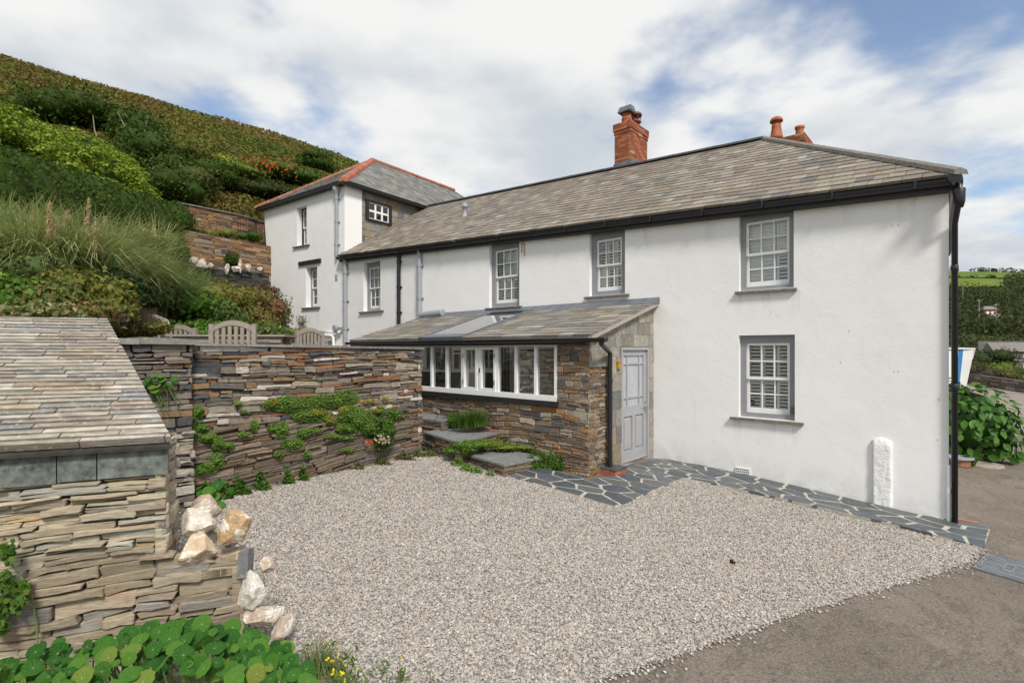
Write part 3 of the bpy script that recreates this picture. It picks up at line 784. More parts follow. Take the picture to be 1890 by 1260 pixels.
# end gutter, corner hopper and downpipe
g0 = ER - MF.u * .05; g1 = g0 + endv * 3.5
MB().extrude([(x, z - .01) for x, z in gut] + [(gut[-1][0], -.04)], g0 - endv * .18 + Vector((0, 0, -.01)), g1, EF.n).build('gutter', M_BLACK, cottage)
dpx = at(1762, 800, 7.02); zt0 = ER.z - .12
top = ER - MF.u * .02 + Vector((0, 0, -.1))
MB().tube([top, top + Vector((0, 0, -.12)), top + Vector((-.02, 0, -.34)), Vector((dpx.x, dpx.y, top.z - .52)), Vector((dpx.x, dpx.y, gz(6, 7) + .02))], .036, 12).lathe((top.x, top.y, top.z - .34), [(.045, 0), (.065, .08), (.07, .24), (.065, .25)], 12).lathe((dpx.x, dpx.y, CZ + 1.05), [(.037, 0), (.044, .01), (.044, .08), (.037, .09)], 12).lathe((dpx.x, dpx.y, CZ - .55), [(.037, 0), (.044, .01), (.044, .08), (.037, .09)], 12).build('corner_downpipe', M_BLACK, cottage, smooth=True)
def fpipe(px, y0, y1, r, mat, name, d=0.06, fr=MF, hop=False, root=None, k=3):
    a = fr.a_(px, d); z0, z1 = fr.pix(px, y1, d)[1], fr.pix(px, y0, d)[1]
    b = MB().tube([fr.P(a, z0, d), fr.P(a, z1, d)], r, 12)
    for i in range(k):
        z = lerp(z0, z1, (i + .5) / k); b.tube([fr.P(a, z, d), fr.P(a, z + .07, d)], r * 1.22, 12); b.box(fr, a - r * 1.7, a + r * 1.7, z + .02, z + .05, 0, .03)
    if hop:
        p = fr.P(a, z1, d); b.lathe(p, [(r, -.22), (r * 2.2, -.05), (r * 2.2, .06)], 10)
    return b.build(name, mat, root or cottage, smooth=False)
fpipe(736, 462, 602, .055, M_BLACK, 'black_downpipe', hop=True)
fpipe(774, 463, 582, .065, M_PIPEGREY, 'grey_soil_pipe', d=.08, k=2)
fpipe(637, 480, 634, .07, M_PIPEGREY, 'grey_soil_pipe', d=.09)
pp = MF.p3(776, 582, .10); pq = MF.p3(818, 577, .10)
MB().tube([pp, pp + MF.u * .05, pq - MF.u * .02, pq], [.06, .1, .1, .085], 14).build('grey_flue_drum', M_PIPEGREY, cottage, smooth=False)
# roof vent
v = RP.hit(858, 400); MB().lathe(v, [(.10, -.15), (.10, .02), (.065, .05), (.065, .26), (.1, .28), (.1, .34), (.075, .36), (.075, .40), (.02, .42)], 12).build('roof_vent', M_PIPEGREY, cottage, smooth=True)
# wall bits: plastered stub, air brick, white waste pipe, rust streak, small marks
a0, a1 = MF.a_(1609), MF.a_(1648); zb, zt = gz(*MF.P(a0, 0).xy) - .1, MF.pix(1628, 806, .08)[1]
rng = random.Random(3); b = MB(); G = []
nu, nv = 12, 16
for j in range(nv + 1):
    for i in range(nu + 1):
        x, z = lerp(a0, a1, i / nu), lerp(zb, zt, j / nv)
        ed = min(i, nu - i); tp = min(1, (nv - j))
        x += rng.uniform(-.004, .004); zz = z - (0 if j < nv else .05 * abs(i / nu - .5) ** 2 * 8)
        G.append(MF.P(x, zz, (0.045 if min(1, ed) * tp > .5 else -.01) + rng.uniform(-.005, .006)))
b.add(G, [(j * (nu + 1) + i, j * (nu + 1) + i + 1, (j + 1) * (nu + 1) + i + 1, (j + 1) * (nu + 1) + i) for j in range(nv) for i in range(nu)])
b.build('plastered_stub', M_ROUGHWHITE, cottage, smooth=True)
a0, a1 = MF.a_(1358), MF.a_(1385); z1, z0 = MF.pix(1358, 861)[1], MF.pix(1385, 879)[1]
b = MB().box(MF, a0, a1, z0, z1, -.01, .02); av = b.build('air_brick', M_WHITE, cottage)
b = MB()
for i in range(7):
    for j in range(3):
        x, z = lerp(a0, a1, (i + .6 + .3 * (j % 2)) / 7.6), lerp(z0, z1, (j + .7) / 3.4); b.box(MF, x - .012, x + .008, z - .010, z + .010, .0, .0215)
b.build('air_hole', M_DARK, av)
fpipe(1751, 858, 962, .022, M_WHITE, 'white_waste_pipe', d=.03, k=1)
b = MB(); a = MF.a_(966)
M_RUST = simple('rust_stain', (0.50, 0.34, 0.18), 0.8, 0.3, 20, 40, 0.1)
z1, z0 = MF.pix(966, 449)[1], MF.pix(966, 458)[1]
b.box(MF, a - .07, a + .06, z1 - .03, z1, 0, .012); b.box(MF, a - .07, a - .02, z0 - .1, z1 - .03, 0, .003); b.box(MF, a + .01, a + .06, z0 - .18, z1 - .03, 0, .003)
b.build('rusty_bracket', M_RUST, cottage)
b = MB()
for px, py in [(1646, 416), (1658, 416), (1436, 583), (1567, 611), (1551, 668), (1650, 685), (1658, 685), (1733, 737), (1730, 811), (1240, 680)]:
    x, z = MF.pix(px, py); MB().box(MF, x - .004, x + .004, z - .012, z + .006, 0, .003).build('wall_fixing', M_SILL, cottage)
# sticker on the lower window and the key safe on its frame
w = holes[1]; x, z = MF.pix(1386, 742, -.16)
bl = simple('blue_sticker', (0.012, 0.02, 0.12), 0.4, 0.1, 9, 40, 0)
s = MB().box(MF, x - .045, x + .045, z - .035, z + .04, -.185, -.18).build('sticker', bl, cottage)
MB().box(MF, x - .034, x + .034, z - .005, z + .002, -.18, -.178).box(MF, x - .034, x + .02, z - .022, z - .016, -.18, -.178).build('sticker_print', M_WHITE, s)
x, z = MF.pix(1463, 758, -.06); MB().box(MF, x - .03, x + .03, z - .055, z + .06, -.09, -.035).box(MF, x - .02, x + .02, z - .01, z + .03, -.035, -.03).build('key_safe', simple('grey_key_safe', (.1, .1, .11), .4), cottage)

# stains: drips under sills and gutter joints, splash along the base
M_DRIP = stainmat('drip_stain', (.5, .46, .40), .14, 9); M_SPLASH = stainmat('splash_stain', (.46, .43, .36), .2, 5, False)
rng = random.Random(17)
for w in holes[:4]:
    for x in (w[0] - .02, w[1] + .03, lerp(w[0], w[1], rng.uniform(.3, .7))):
        h_ = rng.uniform(.25, .6); MB().quad(MF.P(x - .05, w[2] - .06 - h_, .004), MF.P(x + .05, w[2] - .06 - h_, .004), MF.P(x + .07, w[2] - .052, .004), MF.P(x - .07, w[2] - .052, .004)).build('drip_stain', M_DRIP, cottage)
for x in (-8.2, -6.3, -2.4, -.1, 1.1, 3.2, 3.9):
    h_ = rng.uniform(.3, .8); z = wtop(x) - .02; MB().quad(MF.P(x - .06, z - h_, .004), MF.P(x + .06, z - h_, .004), MF.P(x + .12, z, .004), MF.P(x - .12, z, .004)).build('drip_stain', M_DRIP, cottage)
for k in range(6):
    x0, x1 = .02 + .72 * k, .02 + .72 * (k + 1); g0_, g1_ = [gz(*MF.P(x, 0).xy) for x in (x0, x1)]
    MB().quad(MF.P(x0, g0_, .003), MF.P(x1, g1_, .003), MF.P(x1, g1_ + .42, .003), MF.P(x0, g0_ + .42, .003)).build('splash_stain', M_SPLASH, cottage)
# chimneys
def bricks(P, w, h, seed, c=.075, L=.225):
    rng = random.Random(seed); out = []; n = int(round(h / c)); c = h / n
    pal = [(4, (0.34, 0.105, 0.05)), (3, (0.27, 0.085, 0.045)), (2, (0.38, 0.15, 0.075)), (1, (0.2, 0.08, 0.05)), (.6, (0.40, 0.24, 0.15))]
    for r in range(n):
        x = -L / 2 if r % 2 else 0
        while x < w - 0.01:
            x0, x1 = max(x, 0) + .004, min(x + L, w) - .004
            if x1 - x0 > .03: out.append(prism(P, [(x0, r * c + .004), (x1, r * c + .004), (x1, (r + 1) * c - .004), (x0, (r + 1) * c - .004)], -.02, rng.uniform(.010, .016), .003, pick(pal, rng)))
            x += L
    return out
def stack(o, w, dp, z0, z1, seed, oversail=0.036):
    f1 = Fr((o.x, o.y), (MF.u.x, MF.u.y)); f1.o = Vector((o.x, o.y, 0)) - MF.u * w
    f2 = Fr((o.x, o.y), (-MF.n.x, -MF.n.y))
    core = MB().box(f1, .0, w, z0, z1, -dp, 0).build('chimney', M_MORTAR, cottage)
    hb = z1 - z0 - .30
    P1 = lambda x, y, h: f1.P(x, z0 + y, h); P2 = lambda x, y, h: f2.P(x, z0 + y, h)
    pcs = bricks(P1, w, hb, seed) + bricks(P2, dp, hb, seed + 1)
    for k, (hh, o1) in enumerate([(.10, .016), (.2, oversail)]):
        zz = hb + .1 * k + (0 if k == 0 else 0)
        pcs += bricks(lambda x, y, h: f1.P(x - o1, z0 + zz + y, h + o1), w + 2 * o1, hh, seed + 3 + k)
        pcs += bricks(lambda x, y, h: f2.P(x - o1, z0 + zz + y, h + o1), dp + 2 * o1, hh, seed + 7 + k)
        MB().box(f1, -o1, w + o1, z0 + zz, z0 + zz + hh, -dp - o1, o1).build('corbel', M_TERRA if k else M_MORTAR, core)
    emit(pcs, 'brick', M_BRICK, core, 'small_bricks')
    return core, f1, f2
K = RP.hit(1163, 308); f2 = Fr((K.x, K.y), (-MF.n.x, -MF.n.y)); f1 = Fr((K.x, K.y), (MF.u.x, MF.u.y))
cwid = -f1.a_(1134.5); cdep = f2.a_(1194); ztop = f1.pix(1163, 222)[1]
core, f1, f2 = stack(K, cwid, cdep, K.z - .35, ztop, 31)
MB().box(f1, -.02, cwid + .02, K.z - .4, K.z + .18, -cdep * .4, .03).build('lead_flashing', M_LEAD, cottage)
MB().add([f2.P(-.03, K.z - .4, .03), f2.P(cdep * .55, K.z + .05, .03), f2.P(cdep * .4, K.z + .33, .03), f2.P(-.03, K.z + .2, .03)], [(0, 1, 2, 3)]).build('lead_flashing', M_LEAD, cottage)
t = f1.P(cwid * .5, ztop + .02, -cdep * .25)
MB().lathe(t, [(.16, 0), (.15, .05), (.135, .1), (.145, .12), (.145, .18), (.13, .2), (.13, .34)], 14).build('chimney_pot', M_TERRA, core, smooth=True)
b = MB(); b.box(f1, cwid * .5 - .19, cwid * .5 + .19, ztop + .34, ztop + .37, -cdep * .25 - .19, -cdep * .25 + .19)
b.hexa([f1.P(cwid * .5 - .2, ztop + .37, -cdep * .25 + .16), f1.P(cwid * .5 + .2, ztop + .37, -cdep * .25 + .16), f1.P(cwid * .5 + .2, ztop + .37, -cdep * .25 - .16), f1.P(cwid * .5 - .2, ztop + .37, -cdep * .25 - .16),
        f1.P(cwid * .5 - .18, ztop + .52, -cdep * .25 + .1), f1.P(cwid * .5 + .18, ztop + .52, -cdep * .25 + .1), f1.P(cwid * .5 + .18, ztop + .52, -cdep * .25 - .1), f1.P(cwid * .5 - .18, ztop + .52, -cdep * .25 - .1)])
b.tube([t + Vector((0, 0, .5)), t + Vector((0, 0, .68))], [.008, .003], 5); b.build('slate_pot_cap', M_LEAD, core)
t = f1.P(cwid * .55, ztop + .02, -cdep * .72)
b = MB().lathe(t, [(.12, 0), (.11, .16), (.15, .18), (.17, .21), (.15, .24), (.10, .26), (.10, .30)], 14).lathe(t + Vector((0, 0, .38)), [(.18, 0), (.19, .03), (.16, .08), (.05, .11)], 14)
for g in range(6): b.tube([t + Vector((.13 * math.cos(g), .13 * math.sin(g), .22)), t + Vector((.15 * math.cos(g), .15 * math.sin(g), .4))], .012, 5)
b.build('vented_pot', simple('rusty_cowl', (0.16, 0.07, 0.04), .7, .4, 12, 40, .3), core, smooth=True)
K2 = MF.p3(1482, 262, -5.6); f1 = Fr((K2.x, K2.y), (MF.u.x, MF.u.y)); f2 = Fr((K2.x, K2.y), (-MF.n.x, -MF.n.y))
w2, d2 = -f1.a_(1418), f2.a_(1496); z2 = f1.pix(1480, 246)[1]
core2, f1, f2 = stack(K2, w2, d2, z2 - 1.6, z2, 41)
t = f1.P(w2 - f1.a_(1482) + f1.a_(1433), z2, -d2 * .5) if False else f1.P(f1.a_(1433, -d2 * .5), z2, -d2 * .5)
t.z = z2 - .1
hP = (MF.pix(1432, 210, -5.8)[1] - z2 + .1)
MB().lathe(t, [(.12, 0), (.115, .12 * hP), (.115, .25 * hP), (.16, .29 * hP), (.165, .37 * hP), (.15, .41 * hP), (.115, .68 * hP), (.12, .74 * hP), (.09, .75 * hP), (.09, .84 * hP), (.16, .83 * hP), (.165, .87 * hP), (.14, .94 * hP), (.08, .985 * hP), (.02, hP)], 16).build('capped_chimney_pot', M_TERRA, core2, smooth=True)
t = f1.P(f1.a_(1476, -d2 * .5), z2, -d2 * .5); hP = MF.pix(1476, 228, -5.8)[1] - z2
MB().lathe(t, [(.11, 0), (.10, hP * .5), (.095, hP * .8), (.12, hP * .85), (.12, hP)], 14).build('chimney_pot', simple('orange_pot', (0.48, 0.17, 0.05), .7, .25, 9, 40, .2), core2, smooth=True)

# ================================================================ TALLER HOUSE at the far end
tall = empty('hipped_house', LF.P(-2.5, CZ, -3), 'taller white house with hipped slate roof edged in red tiles, beyond the cottage', 'house')
V6 = box_of(LF, (548, 420), (566, 420), (549, 384), (566, 451)); V7 = box_of(LF, (564.5, 530), (585.4, 530), (565, 494), (585.4, 565.5))
ze = CZ + 5.52
lw = MB()
LX = lambda z: lerp(-4.05, -5.07, min(1, max(0, (z - CZ - .6) / 4.9)))
hl = holed_wall(LF, -4.05, 0, CZ - 1.2, lambda a: ze, [V6, V7], .2)
hl.add([LF.P(-4.05, CZ - 1.2), LF.P(-4.05, ze), LF.P(-5.07, ze), LF.P(-4.25, CZ + .6), LF.P(-4.2, CZ - 1.2)], [(0, 1, 2, 3, 4)])
hl.quad(LF.P(-4.2, CZ - 1.2), LF.P(-5.07, ze), LF.P(-5.07, ze, -10), LF.P(-4.2, CZ - 1.2, -10))
hl.quad(LR.P(0, CZ - 1), LR.P(.71, CZ - 1), LR.P(.71, ze), LR.P(0, ze))
hl.quad(LR.P(.71, CZ - 1, -.03), LR.P(10, CZ - 1, -.03), LR.P(10, ze, -.03), LR.P(.71, ze, -.03))
hl.quad(LF.P(0, CZ - 1, -10), LF.P(-5, CZ - 1, -10), LF.P(-5, ze, -10), LF.P(0, ze, -10))
hl.quad(LR.P(.71, CZ - 1, -.03), LR.P(.71, ze, -.03), LR.P(.71, ze, 0), LR.P(.71, CZ - 1, 0))
hl.build('wall', M_WALL, tall)
window(LF, *V6, tall, .20, .05, cols=2, state='shut', seed=8, sillx=.2, mat=M_BLACKW, shutters=True, panels=2)
window(LF, *V7, tall, .20, .06, cols=2, state='open', seed=9, sillx=.2, panels=2)
zl = LF.pix(553, 489)[1]; a0, a1 = LF.a_(553), LF.a_(593)
MB().box(LF, a0, a1, zl - .04, zl + .1, -.05, .06).build('lintel', M_BLACKW, tall)
# slate-hung flank with its low window
zr = lambda a: (RP.o + (-(RP.n.x * (LR.P(a, 0).x - RP.o.x) + RP.n.y * (LR.P(a, 0).y - RP.o.y)) / RP.n.z) * Vector((0, 0, 1))).z
V8 = (LR.a_(674.5), LR.a_(722), LR.pix(722, 417)[1], LR.pix(674.5, 367)[1])
regs = [[(.71, zr(.71) - .1), (V8[0], zr(V8[0]) - .1), (V8[0], ze), (.71, ze)], [(V8[0], zr(V8[0]) - .1), (V8[1], zr(V8[1]) - .1), (V8[1], V8[2]), (V8[0], V8[2])],
        [(V8[0], V8[3]), (V8[1], V8[3]), (V8[1], ze), (V8[0], ze)], [(V8[1], zr(V8[1]) - .1), (3.5, min(zr(3.5) - .1, ze - .01)), (3.5, ze), (V8[1], ze)]]
PAL_HUNG = [(3, (0.235, 0.215, 0.18)), (3, (0.19, 0.18, 0.16)), (2, (0.28, 0.26, 0.22)), (1, (0.13, 0.135, 0.14)), (.7, (0.25, 0.18, 0.11))]
pcs = []
for k, rg_ in enumerate(regs):
    if k == 1 and rg_[0][1] > rg_[3][1]: continue
    pcs += slates(lambda a, z, h: LR.P(a, z, h - .03), rg_, 0.24, (0.26, 0.38), PAL_HUNG, 50 + k, .01, .04, .006, b0=CZ + 3.0)
emit(pcs, 'hung_slate', M_HUNG, tall, 'small_hung_slates')
b = MB(); x0, x1, y0, y1 = V8; t = .13
b.box(LR, x0, x0 + t, y0, y1, -.06, .05); b.box(LR, x1 - t, x1, y0, y1, -.06, .05); b.box(LR, x0 + t, x1 - t, y1 - t * .6, y1, -.06, .05); b.box(LR, x0 + t, x1 - t, y0, y0 + t * .5, -.06, .05)
w = b.build('window', M_BLACKW, tall)
b = MB(); u0, u1, v0, v1 = x0 + t, x1 - t, y0 + t * .5, y1 - t * .6; s_ = .035
for r in range(2):
    for c in range(3):
        p0, p1, q0, q1 = lerp(u0, u1, c / 3), lerp(u0, u1, (c + 1) / 3), lerp(v0, v1, r / 2), lerp(v0, v1, (r + 1) / 2)
        b.box(LR, p0, p0 + s_, q0, q1, -.03, .01); b.box(LR, p1 - s_, p1, q0, q1, -.03, .01); b.box(LR, p0 + s_, p1 - s_, q0, q0 + s_, -.03, .008); b.box(LR, p0 + s_, p1 - s_, q1 - s_, q1, -.03, .008)
        MB().quad(LR.P(p0, q0, -.012), LR.P(p1, q0, -.012), LR.P(p1, q1, -.012), LR.P(p0, q1, -.012)).build('pane', M_GLASS, w)
b.build('sash', M_WHITE, w)
MB().box(LR, u0 - .05, u1 + .05, v0 - .05, v1 + .05, -.028, -.02).build('unlit_room_sheet', M_DARKROOM, w)  # dark sheet painting the unlit room behind the panes
# roof of the taller house
ov = .22; EA, EB = LF.P(-5.3, ze + .0, ov), LF.P(ov, ze, ov); EC, ED = LF.P(ov, ze, -10.4), LF.P(-5.3, ze, -10.4)
TP = LF.P(-2.5, CZ + 7.80, -3.2); TE = LF.P(-2.5, CZ + 7.80, -8.2)
EB = EB + Vector((0, 0, .06))
b = MB(); b.add([EA, EB, TP], [(0, 1, 2)]); b.add([EB, EC, TE, TP], [(0, 1, 2, 3)]); b.add([EC, ED, TE], [(0, 1, 2)]); b.add([ED, EA, TP, TE], [(0, 1, 2, 3)]); b.add([EA, EB, EC, ED], [(3, 2, 1, 0)])
b.build('roof', M_RIDGE, tall)
PAL_R2 = [(4, (0.17, 0.165, 0.15)), (3, (0.21, 0.20, 0.18)), (2, (0.14, 0.14, 0.135)), (1, (0.25, 0.235, 0.21)), (.5, (0.20, 0.155, 0.11))]
A1, A2 = Pl(EA, EB, TP), Pl(EB, EC, TP)
pcs = slates(A1.P, [A1.loc(p) for p in (EA, EB, TP)], .22, (.2, .34), PAL_R2, 61, .01, .05, .008, lift=.015) + slates(A2.P, [A2.loc(p) for p in (EB, EC, TE, TP)], .22, (.2, .34), PAL_R2, 62, .01, .05, .008, lift=.015)
emit(pcs, 'slate', M_SLATE, tall, 'small_slates')
def tiles(p0, p1, r, n, name, root):
    v = (p1 - p0).normalized(); s = Vector((0, 0, 1)).cross(v).normalized(); rng = random.Random(n)
    for i in range(n):
        a, c = lerp(p0, p1, i / n), lerp(p0, p1, (i + .97) / n); z = Vector((0, 0, .03))
        MB().extrude([(-r, -r * .5), (r, -r * .5), (r * .85, r * .2), (r * .4, r * .55), (-r * .4, r * .55), (-r * .85, r * .2)], a + z, c + z, s, vary((0.36, 0.125, 0.07), rng)).build(name, M_HIPTILE, root, True)
tiles(EA, TP, .11, 16, 'hip_tile', tall); tiles(EB, TP, .15, 12, 'hip_tile', tall); tiles(TP, TE, .11, 14, 'ridge_tile', tall)
MB().extrude([(-.22, -.09), (-.01, -.09), (-.01, -.01), (-.22, -.01)], EA, EB, LF.n).build('fascia', M_BLACKW, tall)
MB().extrude([(-.22, -.09), (-.02, -.09), (-.02, -.01), (-.22, -.01)], EB, EC, LR.n).extrude([(x, z) for x, z in gut], EB - LR.u * .05, EC, LR.n).build('gutter', M_BLACK, tall)
fpipe(621, 348, 474, .06, M_PIPEGREY, 'grey_downpipe', d=.08, fr=LF, root=tall, hop=True)
b = MB(); p = LF.P(-.25, CZ + .72, .08)
b.tube([p, p + LF.n * .1, p + LF.n * .16], [.06, .12, .10], 12).tube([p - LF.u * .0, p + LF.u * .25], .04, 8).build('wall_lamp', M_PIPEGREY, tall)
x, z = LF.pix(621, 512); MB().box(LF, x - .06, x + .06, z - .1, z + .1, 0, .02).build('wall_plaque', M_LGREY, tall)
x, z = LF.pix(600, 612, .1); b = MB()
b.tube([LF.P(x - .3, z, .1), LF.P(-.1, z - .03, .1)], .035, 8).tube([LF.P(x - .3, z - .12, .14), LF.P(-.5, z - .14, .14), LF.P(-.42, z - .2, .14), LF.P(-.42, z - 1.2, .14)], .045, 8).build('waste_pipe', M_WHITE, tall, smooth=True)
b = MB(); b.box(LF, x + .05, -.6, z - 1.1, z - .32, -.0, .02)
b.build('basement_window', M_LGREY, tall)
# ================================================================ PORCH: lean-to of rubble stone with the long window and the side door
PD = 2.2
pc = MF.P(0, 0, PD); PF = Fr((pc.x, pc.y), (MF.u.x, MF.u.y)); PS = Fr((pc.x, pc.y), (-MF.n.x, -MF.n.y))
porch = empty('porch', PF.P(-3, gz(0, 9), -1), 'stone lean-to porch with slate roof, long white window and grey side door', 'porch')
PZ = CZ + 0.20                                     # eaves height
PTOP = CZ + 0.91                                   # where its roof meets the cottage
wx = [PF.a_(769) - .47 * k for k in (3, 2, 1)] + [PF.a_(p) for p in (769, 795, 822.7, 851.7, 882, 916, 950.5, 987, 1027)]
WZ1, WZ0 = PF.pix(1027, 634)[1], PF.pix(1027, 737)[1]
LE = -6.85
PAL_PORCH = [(3, (0.20, 0.14, 0.09)), (2.5, (0.155, 0.12, 0.09)), (2.4, (0.27, 0.21, 0.145)), (1.6, (0.10, 0.095, 0.092)), (1.4, (0.28, 0.15, 0.065)), (1.6, (0.33, 0.29, 0.235))]
b = MB()
b.box(PF, LE, wx[0], CZ - 2.4, PZ - .1, -.3, -.03).box(PF, wx[0], wx[-1], CZ - 2.4, WZ0 - .08, -.3, -.03).box(PF, wx[-1], -.02, CZ - 2.4, PZ - .1, -.3, -.03)
b.box(PS, .02, PS.a_(1146), CZ - 2.4, PZ - .0, -.3, -.03)
b.box(PS, PS.a_(1197), PD, CZ - 2.3, PZ + .5, -.3, -.03)
zg = lambda a: lerp(PZ + .02, PTOP, a / PD)
aD0, aD1 = PS.a_(1146), PS.a_(1197)
dz0, dz1 = PS.pix(1148, 863)[1], PS.pix(1148, 643.5)[1]
b.hexa([PS.P(.02, PZ, -.03), PS.P(PD, PZ, -.03), PS.P(PD, PZ, -.3), PS.P(.02, PZ, -.3), PS.P(.02, zg(0) - .02, -.03), PS.P(PD, zg(PD) - .02, -.03), PS.P(PD, zg(PD) - .02, -.3), PS.P(.02, zg(0) - .02, -.3)])
b.box(PS, aD0, aD1, dz1, PZ, -.3, -.03)
b.build('wall', M_MORTAR, porch)
reg = [(wx[0] - .2, CZ - 2.35), (-.015, CZ - 2.35), (-.015, WZ0 - .10), (wx[0] - .2, WZ0 - .10)]
pcs = rubble(PF.P, reg, (.035, .11), (.12, .42), PAL_PORCH, 71, .011, .009, (-.012, .012), -.05, .010, .02)
pcs += rubble(PF.P, [(wx[-1] + .01, WZ0 - .10), (-.015, WZ0 - .10), (-.015, PZ - .10), (wx[-1] + .01, PZ - .10)], (.035, .11), (.12, .34), PAL_PORCH, 72, .011, .009, (-.012, .012), -.05, .010, .02)
sx = PS.a_(1121)
pcs += rubble(PS.P, [(.015, CZ - 2.35), (sx, CZ - 2.35), (sx, CZ - .28), (.015, CZ - .28)], (.035, .11), (.10, .3), PAL_PORCH, 73, .011, .009, (-.012, .012), -.05, .010, .02)
emit(pcs, 'stone', M_STONE, porch, 'small_stones')
# slate-hung gable and jambs
PAL_GAB = [(3, (0.27, 0.245, 0.205)), (3, (0.225, 0.21, 0.18)), (2, (0.33, 0.30, 0.25)), (1, (0.17, 0.165, 0.155)), (.8, (0.25, 0.19, 0.13))]
GP_ = lambda a, z, h: PS.P(a, z, h + .004)
pcs = slates(GP_, [(.01, dz1 + .04), (PD - .01, dz1 + .04), (PD - .01, PTOP - .05), (.01, PZ - .02)], .23, (.17, .33), PAL_GAB, 81, .008, .02, .004, b0=dz1 + .04)
pcs += slates(GP_, [(.01, CZ - .28), (sx, CZ - .28), (sx, dz1 + .04), (.01, dz1 + .04)], .2, (.17, .25), PAL_GAB, 84, .008, .02, .004, b0=CZ - .28)
pcs += slates(GP_, [(sx, CZ - 2.2), (aD0, CZ - 2.2), (aD0, dz1 + .04), (sx, dz1 + .04)], .30, (.25, .4), PAL_GAB, 82, .008, .02, .006)
pcs += slates(GP_, [(aD1, CZ - 2.2), (PD - .01, CZ - 2.2), (PD - .01, dz1 + .04), (aD1, dz1 + .04)], .28, (.3, .4), PAL_GAB, 83, .008, .02, .006)
emit(pcs, 'hung_slate', M_HUNG, porch, 'small_hung_slates')
# long window: sill, frame of eight lights, one pair of casements
MB().box(PF, wx[0] - .1, wx[-1] + .04, WZ0 - .125, WZ0 - .035, -.25, .05).build('black_sill', M_BLACKW, porch)
b = MB(); fd0, fd1 = -.10, -.015
b.box(PF, wx[0], wx[-1] - .0, WZ0 - .035, WZ0 + .055, fd0, fd1 + .02).box(PF, wx[0], wx[-1], WZ1 - .05, WZ1 + .02, fd0, fd1)
mw = .028
for i, x in enumerate(wx):
    w = mw if 0 < i < 11 else .03
    xx = x - .03 if i == 11 else x
    b.box(PF, xx - w, xx + w, WZ0 + .055, WZ1 - .05, fd0, fd1)
win = b.build('window', M_WHITE, porch)
for i in range(11):
    x0, x1 = wx[i] + mw, (wx[i + 1] - mw if i < 10 else wx[11] - .06); z0, z1 = WZ0 + .055, WZ1 - .05
    if i in (6, 7):
        c = MB(); s_ = .05; c.box(PF, x0, x0 + s_, z0, z1, -.09, .0).box(PF, x1 - s_, x1, z0, z1, -.09, .0).box(PF, x0 + s_, x1 - s_, z0, z0 + s_, -.09, .0).box(PF, x0 + s_, x1 - s_, z1 - s_, z1, -.09, .0)
        c.build('casement', M_WHITE, win)
        h = MB(); e = x0 + .02 if i == 6 else x1 - .02
        for q in (.2, .8): h.box(PF, e - .01, e + .01, lerp(z0, z1, q) - .04, lerp(z0, z1, q) + .04, 0, .012)
        h.build('hinge', M_STEEL, win)
        if i == 7: MB().box(PF, x0 + .015, x0 + .03, lerp(z0, z1, .42), lerp(z0, z1, .52), 0, .02).build('latch', M_BLACK, win)
        x0, x1, z0, z1 = x0 + s_, x1 - s_, z0 + s_, z1 - s_
    MB().quad(PF.P(x0, z0, -.06), PF.P(x1, z0, -.06), PF.P(x1, z1, -.06), PF.P(x0, z1, -.06)).build('pane', M_PORCHGLASS, win)
QL_0 = PF.P(LE - .1, PZ + .02, .13); QR_0 = PF.P(.12, PZ + .02, .13); PR_ = Pl(QL_0, QR_0, MF.P(.12, PTOP, .02)); ql_, qr_ = PR_.loc(QL_0), PR_.loc(QR_0); H_ = PR_.loc(MF.P(.12, PTOP, .02))[1]
s0_, s1_ = PR_.loc(PF.P(PF.a_(776, .1), PZ, 0))[0], PR_.loc(PF.P(PF.a_(853, .1), PZ, 0))[0]
# the room behind it
b = MB(); zf = CZ - 2.0
b.quad(MF.P(LE, zf, .02), MF.P(0, zf, .02), MF.P(0, PTOP, .02), MF.P(LE, PTOP, .02))
b.quad(PF.P(LE + .1, zf), PF.P(LE + .1, zf, -PD), PF.P(LE + .1, CZ - .5, -PD), PF.P(LE + .1, CZ - .5))
b.quad(PS.P(.32, zf, -.31), PS.P(aD0, zf, -.31), PS.P(aD0, PZ, -.31), PS.P(.32, PZ, -.31)).quad(PF.P(LE, zf, -.31), PF.P(-.1, zf, -.31), PF.P(-.1, WZ0 - .2, -.31), PF.P(LE, WZ0 - .2, -.31))
b.build('inner_wall', M_INNER, porch)
EW = MB(); EWF = Fr(PF.P(LE + .1, 0).xy, (-PF.n.x, -PF.n.y))
for k in range(5): EW.box(EWF, .02 + .52 * k, .08 + .52 * k, CZ - .5, CZ + .22 + .13 * k, -.04, .04)
EW.box(EWF, .08, 2.1, CZ - .56, CZ - .5, -.06, .06); ew_ = EW.build('added_end_window', M_WHITE, porch)  # unseen glazed end, added to let sky light into the room
MB().add([EWF.P(.05, CZ - .5), EWF.P(2.15, CZ - .5), EWF.P(2.15, CZ + .85), EWF.P(.05, CZ + .2)], [(0, 1, 2, 3)]).build('pane', M_GLASS, ew_)
MB().quad(PF.P(LE, zf, -.1), PF.P(0, zf, -.1), PF.P(0, zf, -PD), PF.P(LE, zf, -PD)).build('floor', M_FLOOR, porch)
b = MB(); qd = -.085
for u0, u1 in ((ql_[0] + .1, s0_), (s1_, qr_[0] - .35)): b.quad(PR_.P(u0, .1, qd), PR_.P(u1, .1, qd), PR_.P(u1, H_, qd), PR_.P(u0, H_, qd))
b.build('ceiling', M_INNER, porch)
